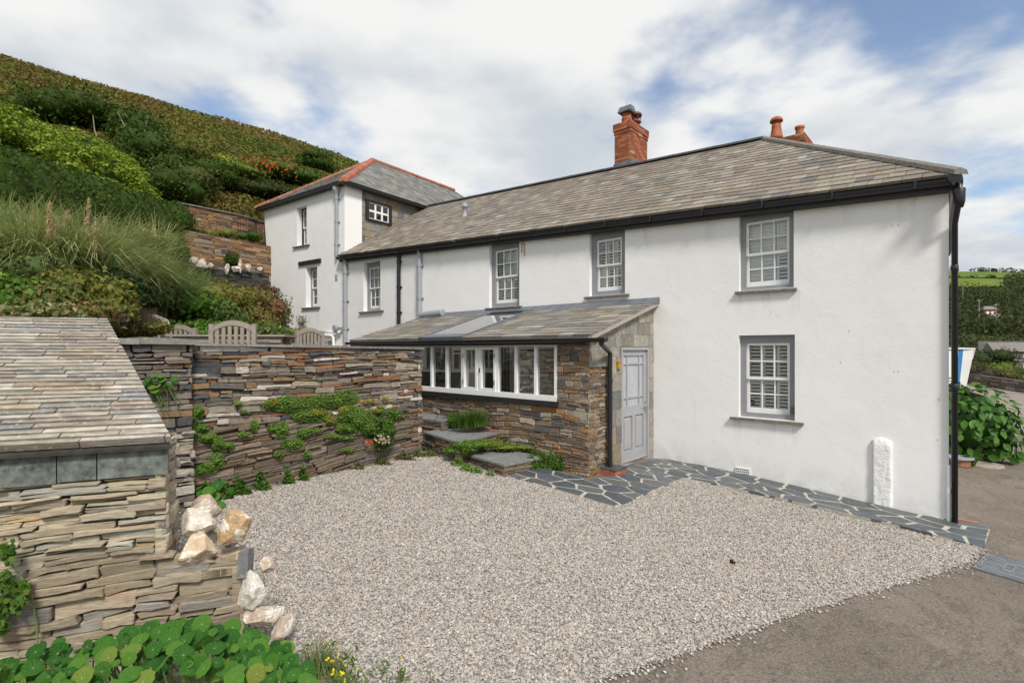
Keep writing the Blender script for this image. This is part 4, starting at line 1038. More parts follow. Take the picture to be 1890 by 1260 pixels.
# dark panel painted as an unlit doorway, and a picture, on the back wall
b = MB(); x0, x1 = MF.a_(885, .03), MF.a_(940, .03)
b.box(MF, x0, x1, zf, CZ + .12, .021, .03); b.build('doorway_dark_panel', M_DARKROOM, porch)
b = MB()
for k in range(4): b.box(MF, lerp(x0, x1, .62 + .1 * k), lerp(x0, x1, .64 + .1 * k), zf, CZ + .1, .03, .05)
b.build('inner_door', M_LGREY, porch)
x, z = MF.pix(814, 676, .05); pf = MB().box(MF, x - .24, x + .24, z - .42, z + .38, .02, .05).build('picture_frame', M_TEAK, porch)
MB().box(MF, x - .17, x + .17, z - .34, z + .3, .05, .053).build('picture', simple('picture_paper', (0.55, 0.58, 0.6), .8, .3, 5, 40, 0), pf)
MB().box(MF, x - .09, x + .01, z - .22, z + .1, .053, .055).box(MF, x + .01, x + .11, z - .15, z + .2, .053, .056).build('picture_shape', simple('picture_ink', (0.05, 0.1, 0.16), .8, .3, 5, 40, 0), pf)
# lamp bracket seen through the last two lights
x, z = MF.pix(985, 655, 1.4); b = MB(); p = MF.P(x, z, 1.4)
b.tube([p - MF.u * .16 + Vector((0, 0, .09)), p + MF.u * .16 + Vector((0, 0, .09))], .022, 6).tube([p + MF.u * .1, p + MF.u * .1 + Vector((0, 0, -.2))], .02, 6).tube([p - MF.u * .1 + Vector((0, 0, .06)), p + MF.u * .09 + Vector((0, 0, -.14))], .016, 6)
b.build('inner_bracket', M_BLACK, porch)
# roof
QL = PF.P(LE - .1, PZ + .02, .13); QR = PF.P(.12, PZ + .02, .13); QT = MF.P(.12, PTOP, .02)
PR = Pl(QL, QR, QT); ql, qr, qt = PR.loc(QL), PR.loc(QR), PR.loc(QT); LTp = PR.loc(MF.P(LE - .1, PTOP, .02))
sk0, sk1 = PF.a_(774, .1) , PF.a_(853, .1)
def skx(a): return PR.loc(PF.P(a, PZ, 0))[0]
s0, s1 = -4.45, -3.42
s0, s1 = skx(PF.a_(776, .1)), skx(PF.a_(853, .1))
s1t = s1
PAL_PR = [(4, (0.22, 0.195, 0.16)), (3, (0.27, 0.245, 0.205)), (2, (0.18, 0.17, 0.16)), (.9, (0.235, 0.175, 0.12)), (.7, (0.16, 0.163, 0.165)), (1, (0.31, 0.29, 0.25))]
H = qt[1]
pcs = slates(PR.P, [(ql[0], 0), (s0, 0), (s0, H), (ql[0], H)], .20, (.22, .42), PAL_PR, 91, .012, .05, .01)
pcs += slates(PR.P, [(s1, 0), (qr[0], 0), (qr[0], H), (s1, H)], .20, (.22, .42), PAL_PR, 92, .012, .05, .01)
emit(pcs, 'slate', M_SLATE, porch, 'small_slates')
b = MB()
for u0, u1 in ((ql[0], s0), (s1, qr[0])):
    b.hexa([PR.P(u0, 0, -.08), PR.P(u1, 0, -.08), PR.P(u1, H, -.08), PR.P(u0, H, -.08), PR.P(u0, 0, -.01), PR.P(u1, 0, -.01), PR.P(u1, H, -.01), PR.P(u0, H, -.01)])
b.build('roof', M_TEAK, porch)
b = MB(); b.add([PR.P(s0 + .03, .22, .03), PR.P(s1 - .03, .22, .03), PR.P(s1 - .03, H - .16, .03), PR.P(s0 + .03, H - .16, .03)], [(0, 1, 2, 3)]); rg_ = b.build('rooflight', M_SKYGLASS, porch)
b = MB()
for u0, u1, v0, v1 in ((s0 - .03, s0 + .03, .0, H - .1), (s1 - .03, s1 + .03, .0, H - .1), (s0, s1, -.01, .22), (s0, s1, H - .17, H - .05)):
    b.hexa([PR.P(u0, v0, -.05), PR.P(u1, v0, -.05), PR.P(u1, v1, -.05), PR.P(u0, v1, -.05), PR.P(u0, v0, .045), PR.P(u1, v0, .045), PR.P(u1, v1, .045), PR.P(u0, v1, .045)])
b.build('rooflight_frame', M_LEAD, rg_)
MB().extrude([(0.0, -.05), (.20, -.085), (.20, -.06), (.02, .07), (0, .07)], MF.P(LE - .1, PTOP + .02), MF.P(.14, PTOP + .02), MF.n).build('lead_flashing', M_LEAD, porch)
pgv = PS.n
b = MB(); b.hexa([QR + pgv * .01 + Vector((0, 0, -.07)), QT + pgv * .01 + Vector((0, 0, -.07)), QT - pgv * .06 + Vector((0, 0, -.07)), QR - pgv * .06 + Vector((0, 0, -.07)), QR + pgv * .01 + Vector((0, 0, -.01)), QT + pgv * .01 + Vector((0, 0, -.01)), QT - pgv * .06 + Vector((0, 0, -.01)), QR - pgv * .06 + Vector((0, 0, -.01))])
b.build('verge_board', M_HUNG if False else simple('verge_mortar', (0.36, 0.32, 0.27), .9, .25, 20, 50, .4), porch)
MB().extrude([(-.12, -.14), (-.02, -.14), (-.02, -.03), (-.12, -.03)], QL, QR - MF.u * .1, MF.n).build('fascia', M_BLACKW, porch)
MB().extrude([(x * .85 + .02, z * .85 - .0) for x, z in gut], QL - MF.u * .1, QR + MF.u * .28, MF.n).build('gutter', M_BLACK, porch)
p = PS.P(PS.a_(1126, .09), 0, .09); r_ = .04
gq = QR + MF.u * .2 + MF.n * .02
MB().tube([gq + Vector((0, 0, -.05)), gq + Vector((0, 0, -.13)), Vector((p.x, p.y, PZ - .26)), Vector((p.x, p.y, gz(p.x, p.y) + .06))], r_, 12).lathe((p.x, p.y, CZ - .55), [(r_, 0), (.05, .01), (.05, .06), (r_, .07)], 12).build('black_downpipe', M_BLACK, porch)
# door
b = MB(); t = .045
b.box(PS, aD0, aD0 + t, dz0 - .1, dz1 + .03, -.14, .012).box(PS, aD1 - t, aD1, dz0 - .1, dz1 + .03, -.14, .012).box(PS, aD0 + t, aD1 - t, dz1 - .02, dz1 + .03, -.14, .012).box(PS, aD0 + t, aD1 - t, dz0 - .12, dz0 + .03, -.14, .02)
b.build('door_frame', M_LGREY, porch)
x0, x1, z0, z1 = aD0 + t, aD1 - t, dz0 + .03, dz1 - .02; W, Hh = x1 - x0, z1 - z0
b = MB(); st = .10; zm = lerp(z0, z1, .46)
D0, D1 = -.075, -.03
b.box(PS, x0, x0 + st, z0, z1, D0, D1).box(PS, x1 - st, x1, z0, z1, D0, D1).box(PS, x0 + st, x1 - st, z1 - st, z1, D0, D1).box(PS, x0 + st, x1 - st, zm - .09, zm + .09, D0, D1).box(PS, x0 + st, x1 - st, z0, z0 + .2, D0, D1)
xm = (x0 + x1) / 2; b.box(PS, xm - .05, xm + .05, z0 + .2, zm - .09, D0, D1)
gx = [x0 + st, lerp(x0, x1, .26), lerp(x0, x1, .74), x1 - st]; gzv = [zm + .09, zm + .24, z1 - st - .15, z1 - st]
for x in gx[1:3]: b.box(PS, x - .014, x + .014, gzv[0], gzv[3], D0 + .005, D1 - .004)
for z in gzv[1:3]:
    for i in range(3): b.box(PS, gx[i] + (.014 if i else 0), gx[i + 1] - (.014 if i < 2 else 0), z - .014, z + .014, D0 + .006, D1 - .005)
door = b.build('door', M_LGREY, porch)
M_OBSC = simple('obscured_glass', (0.42, 0.43, 0.45), .12, .1, 6, 90, .05)
for i in range(3):
    for j in range(3):
        MB().box(PS, gx[i], gx[i + 1], gzv[j], gzv[j + 1], D0 + .012, D0 + .018).build('pane', M_OBSC, door)
for a, c in ((x0 + st, xm - .05), (xm + .05, x1 - st)):
    P = lambda x, y, h: PS.P(x, y, h)
    v, f, c_ = prism(P, [(a, z0 + .2), (c, z0 + .2), (c, zm - .09), (a, zm - .09)], -.07, -.058, 0, None)
    q = MB().add(v, f); v, f, c_ = prism(P, [(a + .05, z0 + .25), (c - .05, z0 + .25), (c - .05, zm - .14), (a + .05, zm - .14)], -.06, -.038, .012, None)
    q.add(v, f).build('panel', M_LGREY, door)
hz = lerp(z0, z1, .475); hx = x1 - .05
MB().box(PS, hx - .02, hx + .02, hz - .1, hz + .1, D1, D1 + .008).tube([PS.P(hx, hz + .03, D1), PS.P(hx, hz + .03, D1 + .05), PS.P(hx - .11, hz + .03, D1 + .05)], .01, 8).build('handle', M_STEEL, door)
x, z = PS.pix(1138, 675); MB().box(PS, x - .03, x + .05, z - .05, z + .06, .0, .06).box(PS, x - .04, x + .06, z + .06, z + .075, 0, .075).build('brass_lamp', M_BRASS, porch)
# drain box of bricks under the downpipe
dr = empty('drain_box', (p.x, p.y, gz(p.x, p.y)), 'small brick drain box with a slate lid under the porch downpipe', 'drain')
q0 = Fr((p.x, p.y), (PS.u.x, PS.u.y)); q0.o = Vector((p.x, p.y, 0)); gzp = gz(p.x, p.y)
MB().box(q0, -.16, .22, gzp + .085, gzp + .11, -.1, .2).build('lid', M_RIDGE, dr)
for i in range(2): MB().box(q0, -.15 + .185 * i, .025 + .185 * i, gzp - .02, gzp + .085, .09, .19, vary((.36, .12, .06), random.Random(i))).build('brick', M_BRICK, dr, True)
MB().box(q0, -.16, -.0, gzp - .02, gzp + .084, -.1, .085, (.33, .11, .06)).box(q0, .06, .215, gzp - .02, gzp + .083, -.1, .085, (.33, .11, .06)).build('brick', M_BRICK, dr, True)
# gully at the house corner
gp = GP(1790, 962); gu = empty('corner_gully', gp, 'terracotta gully surround at the foot of the corner downpipe', 'gully')
b = MB(); rng = random.Random(5)
for k in range(2):
    c = GP(1777 + 16 * k, 961 + 3.5 * k); q = Fr((c.x, c.y), (MF.u.x, MF.u.y)); q.o = Vector((c.x, c.y, 0))
    MB().box(q, -.075, .07, c.z - .05, c.z + .022, -.04, .04, vary((.36, .15, .09), rng)).build('brick', M_BRICK, gu, True)

# ================================================================ RETAINING WALL and its raised terrace
TZ = CZ - 0.52
WE = gpt(779, 839); WL = gpt(352, 929)
WF = Fr(WL, (WE[0] - WL[0], WE[1] - WL[1])); WLEN = math.hypot(WE[0] - WL[0], WE[1] - WL[1])
wall = empty('retaining_wall', WF.P(WLEN / 2, gz(-2.8, 8), -.25), 'dry stone retaining wall of dark brown slate below the terrace, creepers on it', 'wall')
PAL_WALL = [(3, (0.165, 0.13, 0.095)), (3, (0.225, 0.185, 0.14)), (2.0, (0.125, 0.113, 0.098)), (2.4, (0.29, 0.255, 0.205)), (1.5, (0.235, 0.12, 0.065)), (1.0, (0.085, 0.088, 0.095)), (1.0, (0.29, 0.18, 0.10)), (1.3, (0.52, 0.475, 0.42))]
wt = lambda a: lerp(CZ + .085, CZ + .04, a / WLEN)
b = MB(); b.hexa([WF.P(-1.2, CZ - 2.6, -.04), WF.P(WLEN - .05, CZ - 2.6, -.04), WF.P(WLEN - .05, CZ - 2.6, -.45), WF.P(-1.2, CZ - 2.6, -.45), WF.P(-1.2, wt(0) - .05, -.04), WF.P(WLEN - .05, wt(WLEN) - .05, -.04), WF.P(WLEN - .05, wt(WLEN) - .05, -.45), WF.P(-1.2, wt(0) - .05, -.45)])
b.build('wall_core', M_DARK, wall)
low = [(3, (0.16, 0.12, 0.083)), (3, (0.205, 0.16, 0.115)), (2, (0.13, 0.113, 0.095)), (1.5, (0.24, 0.19, 0.145)), (1, (0.21, 0.12, 0.07))]
zmid = CZ - 1.0
pcs = rubble(WF.P, [(-.01, zmid), (WLEN, zmid), (WLEN, wt(WLEN) - .04), (-.01, wt(0) - .04)], (.028, .105), (.12, .46), PAL_WALL, 101, .005, .009, (-.03, .03), -.08, .008, .012, .3)
pcs += rubble(WF.P, [(-.01, CZ - 2.15), (WLEN, CZ - 2.1), (WLEN, zmid), (-.01, zmid)], (.025, .10), (.2, .62), low, 102, .004, .009, (-.03, .04), -.08, .008, .02, .35, slope=.07)
WEF = Fr((WF.P(WLEN, 0).x, WF.P(WLEN, 0).y), (-WF.n.x, -WF.n.y))
pcs += rubble(lambda a, z, h: WEF.P(a, z, h - .03), [(0, CZ - 2.1), (.45, CZ - 2.1), (.45, wt(WLEN) - .04), (0, wt(WLEN) - .04)], (.03, .11), (.15, .4), PAL_WALL, 103)
# the thicker end next to the slate-roofed store
PLX = -1.15
pier = [(3, (0.19, 0.16, 0.13)), (2, (0.26, 0.225, 0.19)), (2, (0.15, 0.13, 0.115)), (1.3, (0.22, 0.15, 0.085)), (1, (0.09, 0.09, 0.095)), (1, (0.3, 0.27, 0.23))]
PP = lambda a, z, h: WF.P(a, z, h + .16)
pcs += rubble(PP, [(PLX, CZ - 1.0), (-.03, CZ - 1.0), (-.03, CZ + .06), (PLX, CZ + .06)], (.035, .12), (.12, .42), pier, 104, .007, .01, (-.03, .03), -.2, .008, .012)
pcs += rubble(PP, [(PLX, CZ - 2.2), (-.01, CZ - 2.2), (-.01, CZ - 1.0), (PLX, CZ - 1.0)], (.03, .11), (.2, .55), [(3, (0.34, 0.30, 0.245)), (2, (0.27, 0.24, 0.20)), (2, (0.40, 0.36, 0.30)), (1, (0.2, 0.17, 0.14))], 105, .007, .02, (-.03, .05), -.2, .008, .012)  # paler palette below: the lighter lit lower face put into the stone colours
emit(pcs, 'stone', M_STONE, wall, 'small_stones')
# coping slabs
rng = random.Random(8); a = 0.02
while a < WLEN - .1:
    l = min(rng.uniform(.5, 1.1), WLEN + .03 - a); z0, z1 = wt(a) - .035, wt(a + l) - .035
    MB().hexa([WF.P(a, z0, .05), WF.P(a + l - .01, z1, .045), WF.P(a + l - .01, z1, -.45), WF.P(a, z0, -.45), WF.P(a, z0 + .035, .05), WF.P(a + l - .01, z1 + .035, .045), WF.P(a + l - .01, z1 + .035, -.45), WF.P(a, z0 + .035, -.45)], vary((.20, .19, .18), rng)).build('coping_slab', M_HUNG, wall, True)
    a += l
for a0, a1 in ((PLX - .25, -.58), (-.575, .0)):
    MB().hexa([WF.P(a0, CZ + .065, .21), WF.P(a1, CZ + .06, .21), WF.P(a1, CZ + .06, -.45), WF.P(a0, CZ + .065, -.45), WF.P(a0, CZ + .145, .21), WF.P(a1, CZ + .125, .21), WF.P(a1, CZ + .125, -.45), WF.P(a0, CZ + .145, -.45)], vary((.24, .23, .21), rng)).build('coping_slab', M_HUNG, wall, True)
tp = [WF.P(-1.5, 0, -.3), WF.P(WLEN - .2, 0, -.3), MF.P(-6.9, 0, PD - .05), MF.P(-6.9, 0, .05), MF.P(-11.1, 0, .05), LF.P(-4.6, 0, .1), Vector((-11, 18, 0)), Vector((-8.5, 9, 0)), Vector((-6.5, 5.0, 0))]
b = MB(); b.add([Vector((p_.x, p_.y, TZ)) for p_ in tp], [tuple(range(len(tp)))]); tag(b.build('terrace', simple('terrace_slabs', (0.22, 0.20, 0.17), .85, .2, 3, 30, .3)), kind='structure')

# steps between the wall and the porch
def step(name, corners, z, label, seed, sub=2):
    pts = []
    for px, py in corners:
        r = ray(px, py); t = (z - CZ) / r.z; p_ = CAM + r * t; pts.append((p_.x, p_.y))
    cx, cy = sum(p_[0] for p_ in pts) / 4, sum(p_[1] for p_ in pts) / 4; zg_ = gz(cx, cy)
    root = empty(name, (cx, cy, zg_), label, 'step', 'stone steps up beside the porch'); rng = random.Random(seed)
    P = lambda x, y, h: Vector((x, y, z + h))
    if area(pts) < 0: pts = pts[::-1]
    # slabs: cut across at random
    A, B, C_, D_ = [Vector((q[0], q[1])) for q in pts]
    t = rng.uniform(.6, .7)
    for (s0_, s1_) in ((0, t - .008), (t + .008, 1)):
        q = [lerp(A, B, s0_), lerp(A, B, s1_), lerp(D_, C_, s1_), lerp(D_, C_, s0_)]
        q = [(v_.x, v_.y) for v_ in q]
        v, f, c = prism(P, q, -.04, 0, .006, vary((.20, .205, .20), rng, .12)); MB().add(v, f, c).build('slab', M_HUNG, root, True)
    b = MB(); q = [(lerp(x, cx, .1), lerp(y, cy, .1)) for x, y in pts]
    v, f, c = prism(P, q, zg_ - .15 - z, -.04, 0, (.1, .08, .06)); b.add(v, f, c); b.build('step_core', M_DARK, root)
    for k in range(4):
        p0, p1 = Vector((*pts[k], 0)), Vector((*pts[(k + 1) % 4], 0)); u = (p1 - p0)
        fr = Fr((p0.x, p0.y), (u.x, u.y))
        if fr.n.dot(Vector((cx, cy, 0)) - p0) > 0: continue
        for pc_ in rubble(lambda a, zz, h: fr.P(a, zz, h - .03), [(.02, zg_ - .1), (u.length - .02, zg_ - .1), (u.length - .02, z - .042), (.02, z - .042)], (.04, .1), (.15, .45), low, seed + k): MB().add(*pc_).build('stone', M_STONE, root, True)
step('stone_step', [(853, 835), (930, 857), (1003, 842), (905, 822)], CZ - 1.80, 'lowest slate step, nearest the gravel and the paving', 1)
step('stone_step', [(781, 796), (846, 815), (919, 798), (838, 790)], CZ - 1.55, 'middle slate step, between the wall end and the porch', 2)
step('stone_step', [(770, 770), (822, 777), (836, 765), (772, 758)], CZ - 1.36, 'highest slate step, half hidden behind the wall end', 3)

# ================================================================ SLATE-ROOFED STORE in the foreground
SE = at(317, 812, 3.62); su = Vector((0.925, 0.38, 0)).normalized(); SFr = Fr((SE.x, SE.y), (su.x, su.y))
back = Vector((-su.y, su.x, 0))
def solve_top():
    best = None
    for i in range(0, 200):
        m = i * .01; p_ = SE + back * 1.2 - su * m; px = HX + FPX * p_.x / p_.y
        if best is None or abs(px - 199) < best[0]: best = (abs(px - 199), p_)
    p_ = best[1]; p_.z = CZ + (HY - 591) / FPX * p_.y; return p_
ST = solve_top(); SE0 = SE - su * 1.9
SP = Pl(SE0, SE, ST); se0, se, stp = SP.loc(SE0), SP.loc(SE), SP.loc(ST)
store = empty('slate_roofed_store', SFr.P(-.7, gz(-3, 4), -.5), 'low stone store with a weathered slate roof and slate fascia in the left foreground', 'store')
PAL_OLD = [(4, (0.33, 0.295, 0.245)), (3, (0.40, 0.365, 0.31)), (2, (0.27, 0.255, 0.235)), (1.5, (0.46, 0.42, 0.36)), (.8, (0.33, 0.27, 0.20)), (1, (0.24, 0.24, 0.245))]
reg = [se0, se, stp, (se0[0], stp[1])]
emit(slates(SP.P, reg, .052, (.28, .60), PAL_OLD, 111, .016, .34, .007, lift=.0, shrink=.25), 'slate', M_OLDSLATE, store, 'small_slates')
b = MB(); q = [SP.P(*p_) for p_ in reg]; dn = Vector((0, 0, -.04))
lowq = [SP.P(*se0) - Vector((0, 0, .06)), SP.P(*se) - Vector((0, 0, .06)), Vector((ST.x, ST.y, SE.z - .06)), Vector((q[3].x, q[3].y, SE.z - .06))]
b.hexa(lowq + [v_ + dn for v_ in q]); b.build('roof', M_DARK, store)
# fascia slabs
rng = random.Random(4); fz1 = SE.z - .035; fz0 = fz1 - .212; a = -1.9
for l in (.62, .28, .345, .215, .44):
    if a > -.05: break
    e = min(a + l, -.03)
    if l == .44: e = -.03
    MB().box(SFr, a + .004, e - .003, fz0 + rng.uniform(-.006, .006), fz1, -.10, -.045 + rng.uniform(-.006, .006), vary((.125, .14, .125), rng, .12)).build('fascia_slab', tinted('mossy_slate', .7, .8, 13, 40, .3, None, ((0.20, 0.20, 0.17), 12, .58, .6), .006, .35, ((.28, .10, .03), 6.5, .68, .8)) if 'mossy_slate' not in bpy.data.materials else bpy.data.materials['mossy_slate'], store, True)
    a = e
wz = gz(-3, 3.6) - .15
MB().box(SFr, -1.9, -.08, wz, fz1, -.5, -.10).build('wall_core', M_DARK, store)
PAL_PALE = [(3, (0.45, 0.375, 0.265)), (3, (0.38, 0.32, 0.225)), (2, (0.52, 0.445, 0.325)), (2, (0.33, 0.285, 0.21)), (1, (0.50, 0.35, 0.18)), (.5, (0.24, 0.205, 0.175)), (1.2, (0.40, 0.385, 0.32))]
SW = lambda a, z, h: SFr.P(a, z, h - .06)
ml = fz0 - .55
pcs = rubble(SW, [(-1.9, ml), (-.045, ml), (-.045, fz0 - .01), (-1.9, fz0 - .01)], (.016, .075), (.12, .50), PAL_PALE, 121, .003, .010, (-.03, .03), -.08, .005, .010, .6, slope=.03)
SWB = lambda a, z, h: SFr.P(a, z, h - .04)
big = [(3, (0.37, 0.30, 0.21)), (2, (0.31, 0.25, 0.175)), (2, (0.42, 0.35, 0.25)), (1, (0.29, 0.265, 0.225))]
stz = CZ - 1.58
pcs += rubble(SWB, [(-1.9, wz), (.42, wz), (.42, stz), (-.06, ml), (-1.9, ml)], (.045, .125), (.18, .46), big, 122, .005, .014, (-.03, .04), -.1, .008, .014, .25, slope=.02)
SEF = Fr((SFr.P(-.05, 0, -.06).x, SFr.P(-.05, 0, -.06).y), (back.x, back.y))
pcs += rubble(SEF.P, [(0, wz), (.4, wz), (.4, fz1), (0, fz1)], (.025, .1), (.15, .4), PAL_PALE, 123, .005, .01, (-.02, .02))
emit(pcs, 'stone', M_PALESTONE, store, 'small_stones')
MB().box(SFr, -.08, .40, wz, stz - .03, -.45, -.08).build('stub_core', M_DARK, store)
SBF = Fr((SFr.P(.43, 0, -.02).x, SFr.P(.43, 0, -.02).y), (back.x, back.y))
for pc_ in rubble(SBF.P, [(0, wz), (.42, wz), (.42, stz), (0, stz)], (.06, .14), (.2, .4), big, 124): MB().add(*pc_).build('stone', M_PALESTONE, store, True)
for pc_ in rubble(lambda a, y, h: SFr.P(a, stz + h, -y), [(-.04, .03), (.42, .03), (.42, .45), (-.04, .45)], (.12, .25), (.16, .3), big, 125, .004, .02, (-.02, .02)): MB().add(*pc_).build('stone', M_PALESTONE, store, True)

# boulders of quartz
def boulder(name, c, r, col, seed, label, group=None, sub=4, sq=(1, 1, 1), kind=None):
    bm = __import__('bmesh').new(); __import__('bmesh').ops.create_icosphere(bm, subdivisions=sub, radius=1)
    rng = random.Random(seed); cuts = []
    for k in range(12):
        n_ = Vector((rng.gauss(0, 1), rng.gauss(0, 1), rng.gauss(0, 1))).normalized(); cuts.append((n_, rng.uniform(.42, .74)))
    for v in bm.verts:
        p_ = v.co.copy()
        for n_, d_ in cuts:
            k = p_.dot(n_) - d_
            if k > 0: p_ -= n_ * k * .92
        p_ *= 1.12 + .10 * noise.noise(p_ * 2.6 + Vector((seed, 0, 0))) + .045 * noise.noise(p_ * 7 + Vector((2, 0, seed))) + .035 * noise.noise(p_ * 15 + Vector((seed, 3, 0)))
        v.co = Vector((p_.x * r * sq[0], p_.y * r * sq[1], p_.z * r * sq[2]))
    me = bpy.data.meshes.new(name); bm.to_mesh(me); bm.free(); me.materials.append(M_QUARTZ); set_tint(me, col)
    o = bpy.data.objects.new(name, me); COL.objects.link(o); o.location = c; o.rotation_euler = (0, 0, rng.uniform(0, 6))
    return tag(o, label, 'boulder', group, kind)
GB = 'quartz boulders beside the stone store'
boulder('boulder', SFr.P(.16, stz + .14, -.10), .165, (0.6, 0.46, 0.31), 23, 'largest tan and white quartz boulder sitting on the stub of the stone wall', GB, sq=(1.2, .95, .82))
boulder('boulder', SFr.P(.36, stz + .19, -.28), .14, (0.52, 0.36, 0.2), 2, 'orange stained white quartz boulder behind the largest one', GB)
boulder('boulder', SFr.P(.08, stz + .24, -.38), .125, (0.64, 0.57, 0.47), 3, 'whitish quartz boulder leaning on the store wall above the largest one', GB)
boulder('boulder', SFr.P(.05, stz + .24, -.68), .12, (0.58, 0.5, 0.4), 4, 'pale grey quartz boulder second highest up the store corner', GB)
boulder('boulder', SFr.P(.06, stz + .19, -1.0), .15, (0.52, 0.37, 0.26), 5, 'rusty cream boulder topmost and farthest along the store side', GB)
boulder('boulder', SFr.P(.50, stz - .17, -.02), .13, (0.68, 0.63, 0.54), 6, 'white quartz boulder at the foot of the wall stub', GB, sq=(.9, .9, 1.15))
boulder('boulder', SFr.P(.60, stz - .05, -.1), .075, (0.58, 0.45, 0.35), 7, 'small buff stone wedged behind the white boulder at the wall foot', GB)
boulder('boulder', SFr.P(.58, stz - .38, .0), .12, (0.56, 0.45, 0.35), 8, 'buff boulder among the nasturtium leaves at the gravel edge', GB, sq=(1.2, .8, .8))
boulder('boulder', SFr.P(.72, stz - .47, .02), .10, (0.5, 0.41, 0.32), 9, 'low brown boulder farthest out along the gravel edge', GB, sq=(1.4, .8, .7))
boulder('boulder', SFr.P(.24, stz + .02, -.6), .16, (0.36, 0.33, 0.28), 10, 'grey rock low behind the largest boulder on the gravel side', GB)
P = SFr.P(.44, stz + .03, -.06)
o = MB().hexa([SFr.P(.40, stz - .08, .0), SFr.P(.47, stz - .08, .02), SFr.P(.5, stz - .08, -.10), SFr.P(.42, stz - .08, -.12), SFr.P(.41, stz + .10, -.02), SFr.P(.48, stz + .13, -.0), SFr.P(.51, stz + .09, -.10), SFr.P(.44, stz + .10, -.12)], (.17, .17, .17)).build('slate_block', M_HUNG, None, True)
tag(o, 'upright dark grey slate block at the right end of the wall stub', 'stone block')

# manhole cover
M_STUD = simple('pale_stud', (.30, .31, .32), .5, .25, 9, 60, .1, metal=.3)  # paler than the plate so the raised pattern shows
mc = [GP(1822, 1020), GP(1796, 1048), GP(1905, 1080), GP(1925, 1045)]
mfr = Pl(mc[1], mc[2], mc[0]); L_ = (mc[2] - mc[1]).length; D__ = (mc[0] - mc[1]).length
man = empty('manhole_cover', mc[1], 'grey studded metal manhole cover set in the road by the gravel', 'manhole cover')
P = lambda a, b_, h: mc[1] + (mc[2] - mc[1]) * a + (mc[0] - mc[1]) * b_ + Vector((0, 0, h))
def slabp(a0, a1, b0, b1, h0, h1): return prism(P, [(a0, b0), (a1, b0), (a1, b1), (a0, b1)], h0, h1, 0, (.5, .5, .5))
b = MB(); b.add(*slabp(0, 1, 0, 1, -.02, .006)); b.build('plate', M_METAL, man)
b = MB()
for e in ((0, 1, -.03, .0), (0, 1, 1, 1.03), (-.02, 0, -.03, 1.03), (1, 1.02, -.03, 1.03)): b.add(*slabp(*e, -.02, .010))
b.build('rim', M_METAL, man)
b = MB()
for i in range(26):
    for j in range(9):
        a, c = (i + .5) / 26, (j + .5) / 9
        if .42 < a < .62 and .3 < c < .7: continue
        if (i + j) % 2: b.add(*slabp(a - .014, a + .014, c - .018, c + .018, .006, .011))
        else: b.add(*slabp(a - .006, a + .006, c - .045, c + .045, .006, .011))
tag(b.build('stud', M_STUD, man), kind='stuff')
b = MB()
for e in ((.43, .61, .32, .36), (.43, .61, .64, .68), (.43, .445, .36, .64), (.595, .61, .36, .64)): b.add(*slabp(*e, .006, .012))
b.build('centre_frame', M_STUD, man)
lf = GP(1352, 1036, .03); o = bush('fallen_leaf', [(lf, (.03, .03, .005))], 3, .08, [(1, (.12, .05, .02))], 5, core=False); tag(o, 'small brown dead leaf lying on the gravel below the windows', 'leaf')

# ================================================================ TERRACE FURNITURE
def garden_chair(c, rot, label, w=.60, h=.96):
    root = empty('garden_chair', c, label, 'chair', 'weathered wooden garden furniture on the terrace')
    u = Vector((math.cos(rot), math.sin(rot), 0)); fr = Fr((c.x, c.y), (u.x, u.y)); fr.o = Vector((c.x, c.y, 0)); z = c.z; hw = w / 2
    for s in (-1, 1):
        MB().box(fr, s * hw - .03, s * hw + .03, z, z + h - .06, -.03, .03).build('leg', M_TEAK, root)
        MB().box(fr, s * hw - .03, s * hw + .03, z, z + .62, -.55, -.49).build('leg', M_TEAK, root)
        MB().box(fr, s * hw - .035, s * hw + .035, z + .62, z + .65, -.58, -.03).build('arm', M_TEAK, root)
    MB().box(fr, -hw + .03, hw - .03, z + .4, z + .44, -.52, 0).build('seat', M_TEAK, root)
    b = MB(); k = 10
    arc = lambda x: z + h - .13 + .11 * (1 - (x / hw) ** 2)
    for i in range(k):
        x0, x1 = lerp(-hw + .03, hw - .03, i / k), lerp(-hw + .03, hw - .03, (i + 1) / k)
        b.hexa([fr.P(x0, arc(x0) - .06, .02), fr.P(x1, arc(x1) - .06, .02), fr.P(x1, arc(x1) - .06, -.02), fr.P(x0, arc(x0) - .06, -.02), fr.P(x0, arc(x0) + .015, .02), fr.P(x1, arc(x1) + .015, .02), fr.P(x1, arc(x1) + .015, -.02), fr.P(x0, arc(x0) + .015, -.02)])
    b.build('top_rail', M_TEAK, root); MB().box(fr, -hw + .03, hw - .03, z + .5, z + .56, -.018, .018).build('lower_rail', M_TEAK, root)
    for i in range(6):
        x = lerp(-hw + .08, hw - .08, i / 5); MB().box(fr, x - .025, x + .025, z + .56, arc(x) - .06, -.01, .01).build('back_slat', M_TEAK, root)
    return root
def on_terrace(px, Y): p_ = at(px, 600, Y); return Vector((p_.x, p_.y, TZ))
garden_chair(on_terrace(430, 7.75), .12, 'weathered wooden armchair with arched back, nearest behind the wall, before the table')
garden_chair(on_terrace(329, 9.1), -.05, 'weathered wooden armchair at the far left end of the terrace table')
garden_chair(on_terrace(572, 10.4), 1.0, 'weathered wooden armchair turned sideways in front of the white house', w=.58)
tb = empty('garden_table', on_terrace(432, 8.7), 'long weathered wooden table behind the terrace wall', 'table', 'weathered wooden garden furniture on the terrace')
c = on_terrace(434, 8.6); fr = Fr((c.x, c.y), (1, .10)); fr.o = Vector((c.x, c.y, 0)); zt_ = TZ + .76
